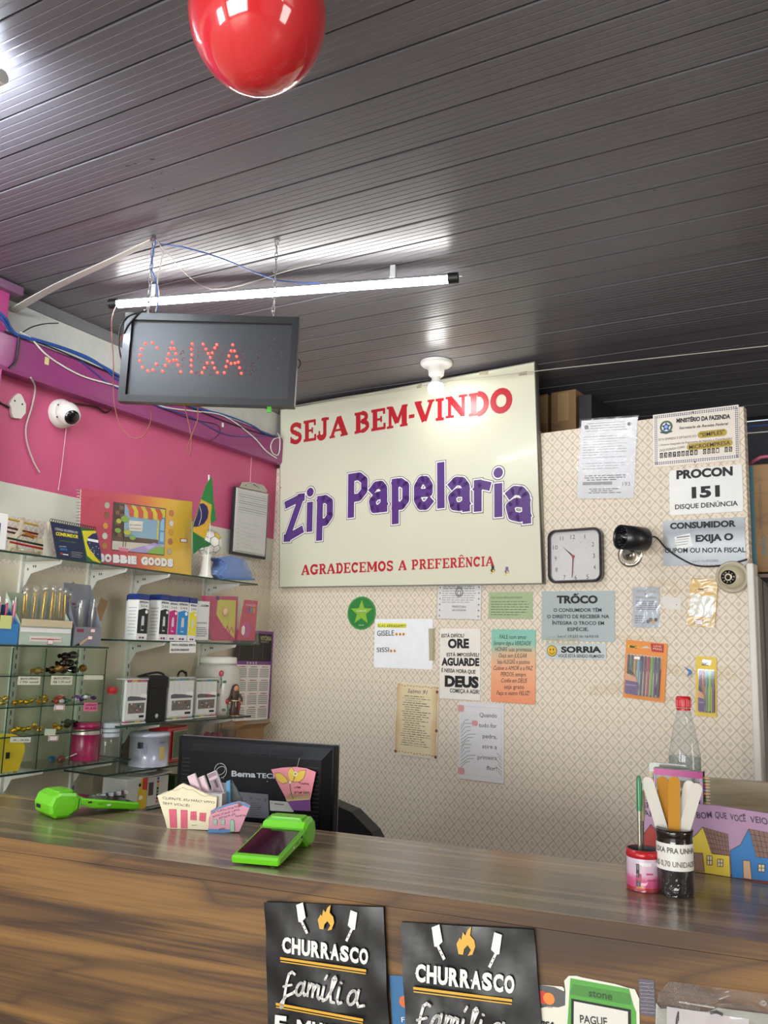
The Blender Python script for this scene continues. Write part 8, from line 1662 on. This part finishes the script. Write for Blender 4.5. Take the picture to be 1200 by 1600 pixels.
# pencil case box and clear stand
yb2 = yb0+.07; a, b = ony(1012, 1199, yb2), ony(1108, 1207, yb2); zt_ = (a.z+b.z)/2; w2 = b.x-a.x; h2 = zt_-CT+.0012; cxm = (a.x+b.x)/2
k = Thing('pencil_set', 'boxed colour pencil set with pink frame behind the nail files', 'pencil box', basis(Vector((cxm, yb2, zt_-h2)), Vector((1, 0, 0)), Vector((0, 0, 1)), Vector((0, -1, 0))))
k.p('box', pm('2a2026', .3, coat=.4)).box((0, h2/2, -.012), (w2*.80, h2, .022)); k.p('pink_frame', pm('c03c8c', .35)).box((0, h2-.007, .0006), (w2*.80, .013, .001)); k.p('lilac_frame', pm('c8a0c8', .35)).box((w2*.37, h2/2-.006, .0007), (w2*.05, h2-.014, .001)).box((-w2*.385, h2/2-.006, .0007), (w2*.02, h2-.014, .001))
k.p('print', pm('5c4c2c', .4, noise=.7, scale=150)).box((0, h2*.84, .0008), (w2*.70, h2*.08, .0006)); k.p('print_dark', pm('1a1a1e', .4, noise=.4, scale=80)).box((0, h2*.45, .0006), (w2*.70, h2*.60, .0005))
tips = ['c8b43c', '3cb48c', 'd85c3c', 'c03c8c', '5c8cd8', 'd8a03c', '8c3c4c', '3c8c3c']
for i in range(22):
    z = h2-.012-i*.0062
    for sg in (1, -1):
        if sg < 0 and i > 5: continue
        m_ = k.new('pencil', pm('d8c0a0', .5)); m_.tube([(sg*w2*.40, z, -.008), (sg*w2*.455, z, -.008), (sg*w2*.50, z, -.008)], [.0028, .0028, .0008], 6); k.new('pencil_tip', pm(tips[i % 8], .4), m_).tube([(sg*w2*.40, z, -.0075), (sg*w2*.43, z, -.0075)], .0030, 6)
k.p('corner_clip', BLACK).ball((w2*.36, .045, .004), .008, 10, 7)
yb3 = yb0+.11; a, b = ony(1014, 1190, yb3), ony(1076, 1197, yb3)
k = Thing('clear_stand', 'clear acrylic stand rising behind the pencil set', 'stand', ((a.x+b.x)/2, yb3, CT-.0015)); hs = a.z-CT
k.p('panel', film('c8ccc8', 1.45, .05, name='acrylic', dens=.35)).prism(rrect(b.x-a.x, hs, .006, 3, 0, hs/2), -.002, .002, basis(Vector((0, 0, 0)), Vector((1, 0, 0)), Vector((0, 0, 1)), Vector((0, -1, 0))))
k.p('edge', pm('8c908c', .2)).box((0, 0, hs+.0005), (b.x-a.x-.01, .005, .0015)); k.p('foot', film('c8ccc8', 1.45, .05, name='acrylic', dens=.35)).box((0, .03, .002), (b.x-a.x, .06, .003))

# ================================================================== ON THE COUNTER FRONT
BAGB = pm('0e0f11', .34, noise=.15, scale=14, coat=.08, bump=.3); BW, BYL = pm('e6e4de', .4), pm('d8a42c', .4)
def towel(label, q, map_, sc):
    s = Sheet('printed_bag', label, 'bag', CFRONT, q, .004, .006)
    s.wavy(BAGB, 'bag', .0035, 14, 18, 0, 1., int(q[0][0])); s.p('back_sheet', pm('202225', .4)).prism(rrect(s.w, s.h, .002), -.0055, -.005)
    T = lambda x, y: s.l(*map_(x, y)); z = .0050
    def kn(x, y, sg):
        pts = [(-13, 0), (13, -10), (24, 50), (6, 68), (-4, 66)]; s.p('cleaver_blade', BW).flat([T(x+sg*a, y+b) for a, b in pts], z); s.p('cleaver_handle', BW).flat([T(x+sg*a, y+b) for a, b in ((4, 66), (12, 62), (34, 108), (26, 114))], z)
        for i in range(2): s.p('handle_rivet', BLACK).disc(*T(x+sg*(15+8*i), y+80+15*i), .0012, z+.0004, 6)
    kn(225, 82, 1); kn(437, 112, -1)
    fl = [(303, 175), (296, 140), (308, 118), (312, 128), (318, 100), (326, 112), (334, 92), (346, 82), (342, 112), (356, 128), (360, 150), (350, 178), (334, 182), (345, 162), (334, 145), (322, 158), (318, 178)]
    s.p('flame', pm('dba83c', .4)).flat([T(x, y) for x, y in fl], z)
    return s, T, z
def words(s, T, z, rows):
    for tx, a, b, c_, d_, mat in rows: s.p('lettering_'+('1' if mat is BW else '2'), mat) if False else None; text_quad(s.p('lettering', mat), tx, [T(*a), T(*b), T(*c_), T(*d_)], z, .03, .03)
    return s
m1 = lambda x, y: (380+x/2.5, 1380+y/2.5)
s, T, z = towel('glossy black bag printed CHURRASCO família, left of the two', [(424, 1400), (607, 1429), (602, 1640), (408, 1640)], m1, 1)
def churr(s, T, z, cut=False):
    x = 158
    for i, ch in enumerate('CHURRASCO'):
        x1 = x+34 if ch != 'M' else x+40; y = 205+(x-158)*.145; text_quad(s.p('lettering', BW), ch, [T(x, y), T(x1, y+5), T(x1-1, y+68), T(x-1, y+63)], z, .05, .05); s.p('letter_spur', BW).flat([T(x-3, y+34), T(x+3, y+30), T(x+3, y+40)], z); x = x1+3.6
    for dy in (0, 12): s.p('gold_rule', BYL).line([T(152, 290+dy), T(482, 338+dy)], .0040 if dy == 0 else .0018, z)
    def el(cx, cy, rx, ry, a0, a1, n=14): return [(cx+rx*math.cos(math.radians(a0+(a1-a0)*i/n))+.25*ry*-math.sin(math.radians(a0+(a1-a0)*i/n)), cy+ry*math.sin(math.radians(a0+(a1-a0)*i/n))) for i in range(n+1)]
    for pts in ([(206, 352), (196, 343), (184, 352), (175, 385), (166, 440), (158, 480), (152, 482), (152, 466), (172, 438), (200, 425), (212, 415)], [(163, 400), (194, 393)], el(226, 410, 13, 24, -50, 310), [(246, 382), (239, 415), (243, 434), (252, 430)],
                [(262, 388), (256, 436)], [(258, 415), (272, 390), (281, 394), (275, 440)], [(277, 420), (292, 395), (301, 400), (295, 438), (300, 448), (310, 440)], [(320, 402), (312, 440), (316, 455), (326, 450)], [(324, 372), (332, 358)],
                [(330, 448), (352, 410), (368, 374), (364, 362), (355, 372), (345, 430), (347, 460), (360, 462)], [(380, 405), (371, 450), (376, 466), (388, 462)], [(386, 385), (388, 386)], el(430, 443, 16, 27, -50, 310), [(456, 415), (447, 455), (454, 478), (476, 474)]):
        pp = [T(*p) for p in pts]; m_ = s.p('script_lettering', BW); m_.line(pp, .0044 if len(pts) > 3 else .0036, z)
        for q_ in pp: m_.disc(q_[0], q_[1], .0021, z, 8)
    for dy in (0, 12): s.p('gold_rule', BYL).line([T(135, 468+dy), T(470, 530+dy)], .0040 if dy == 0 else .0018, z)
    for tx, x0, x1, ya in (('E', 130, 175, 510), ('M', 215, 270, 528), ('U', 275, 315, 536), ('I', 320, 340, 545), ('T', 345, 395, 548), ('A', 398, 440, 555)): text_quad(s.p('lettering', BW), tx, [T(x0, ya), T(x1, ya+6), T(x1-4, ya+86), T(x0-4, ya+80)], z, .05, .05)
churr(s, T, z)
def m2(x, y):       # second bag: same print, shifted, larger with perspective
    X = 380+x/2.5; Y = 1380+y/2.5; k_ = 1.15; return (631+(X-424)*k_+(-2), 1434+(Y-1400)*k_*.985-(X-424)*.02)
s, T, z = towel('glossy black bag printed CHURRASCO família, right of the two, more creased', [(629, 1431), (845, 1465), (842, 1680), (634, 1680)], m2, 1)
churr(s, T, z)
s = Sheet('card_sticker', 'blue payment card sticker peeking out between the two black bags', 'sticker', CFRONT, [(613, 1523), (640, 1527), (640, 1640), (611, 1640)], .0012, .0006); s.board(pm('2c6a9c', .35), rad=.003); s.p('orange_disc', pm('d8702c', .35)).disc(*s.l(632, 1565), .009, .0004, 16); s.t('F', (628, 1597), (633, 1597), 8, PAPER)
s = Sheet('card_sticker', 'white and grey payment sticker with red and orange discs right of the bags', 'sticker', CFRONT, [(838, 1536), (886, 1545), (886, 1660), (838, 1660)], .0012, .0006); s.board(pm('e0dccc', .4), rad=.004)
s.p('grey_panel', pm('4c4c4e', .4)).flat([s.l(*p) for p in ((838, 1538), (866, 1542), (884, 1550), (886, 1570), (872, 1574), (855, 1572), (838, 1578))], .0004); s.p('red_disc', pm('c83420', .35)).disc(*s.l(848, 1558), .0095, .0008, 18); s.p('orange_disc', pm('e0842c', .35)).disc(*s.l(858, 1560), .0088, .0011, 18)
s.t('mastercard', (842, 1572), (863, 1575), 2.6, INK); s.t('VISA', (838, 1603), (868, 1606), 9, INK, bold=.05, shear=.25)
# cut-out of a green card machine
s = Sheet('terminal_cutout', 'paper cutout of green card machine reading stone PAGUE', 'sign', CFRONT, [(883, 1524), (996, 1545), (1000, 1660), (878, 1640)], .0015, .001)
gc = lambda x, y: s.l(780+x/2.857, 1480+y/2.857)
s.p('white_backing', pm('dcdccc', .5)).prism([gc(*p) for p in ((290, 150), (310, 128), (345, 128), (370, 135), (520, 165), (575, 182), (605, 188), (625, 230), (628, 420), (290, 420), (296, 200))], -.001, 0); GC, GC2 = pm('4a9c34', .4), pm('3a8028', .4)
s.p('green_body', GC).flat([gc(*p) for p in ((318, 138), (580, 186), (600, 260), (612, 290), (614, 420), (300, 420), (312, 230))], .0004); s.p('green_head', GC2).flat([gc(*p) for p in ((330, 165), (585, 208), (590, 258), (315, 210))], .0008); s.p('screen_frame', INK).flat([gc(*p) for p in ((322, 228), (588, 278), (590, 420), (320, 420))], .0008); s.p('screen', pm('d8d6cc', .4)).flat([gc(*p) for p in ((334, 240), (575, 286), (576, 420), (332, 420))], .0012)
text_line(s.p('lettering', pm('1c4a1c')), 'stone', gc(400, 218), gc(505, 236), .0110, .0012, .02); text_line(s.p('lettering', pm('2a2a2c')), 'PAGUE', gc(362, 336), gc(484, 350), .0115, .0016, .02)
s = Sheet('silver_strip', 'greyish holographic strip stuck right of the green cutout', 'sticker', CFRONT, [(998, 1528), (1025, 1532), (1022, 1588), (1000, 1586)], .0012, .0004); s.board(film('9a94a0', 1.5, .15, bump=.8, scale=300, name='holo_strip', dens=.45), 'strip')
for i in range(9): s.fl([(.05, .08+.1*i), (.95, .10+.1*i)], pm('a8a2b0', .2, .6), .015, 'ridge')
s = Sheet('document_sleeve', 'clear plastic sleeve holding white paper at the lower right corner', 'paper', CFRONT, [(1024, 1555), (1250, 1590), (1250, 1690), (1022, 1670)], .002, .003)
gs = lambda x, y: s.l(780+x/2.857, 1480+y/2.857)
s.p('grey_sheet', pm('b4bab0', .5)).prism([gs(*p) for p in ((700, 250), (720, 275), (930, 290), (975, 272), (1195, 300), (1330, 320), (1330, 440), (695, 440))], -.002, -.001); s.p('white_sheet', pm('dcdadc', .5)).flat([gs(*p) for p in ((748, 265), (1115, 320), (1112, 440), (748, 440))], 0)
s.p('pen_mark', INK).line([gs(790, 345), gs(792, 318), gs(800, 288), gs(800, 320), gs(792, 345)], .002, .0006).line([gs(945, 293), gs(970, 288), gs(995, 300)], .004, .0006)
s.p('clear_sleeve', film('e8e4e4', 1.5, .1, bump=.5, scale=14, name='sleeve_film', dens=.04)).flat([gs(*p) for p in ((708, 205), (760, 150), (1180, 205), (1330, 230), (1330, 440), (695, 440))], .0014); 
for i in range(16): s.p('glint', film('ffffff', 1.9, .1, name='sleeve_weld', dens=.25)).line([gs(805+i*10, 243+i*1.6), gs(809+i*10, 243+i*1.6)], .002, .002)
s = Sheet('screw_cap', 'small round pale screw cap at the right edge of counter front', 'screw', CFRONT, [(1188, 1561), (1198, 1563), (1198, 1573), (1188, 1571)], .001, .001); s.p('cap', pm('a8a098', .4)).prism([(s.w/2*math.cos(t), s.w/2*math.sin(t)) for t in [2*PI*i/14 for i in range(14)]], -.001, .001); s.p('cross', INK).line([(-.002, -.001), (.002, .001)], .0008, .0012)

for t_ in THINGS: t_.flush()
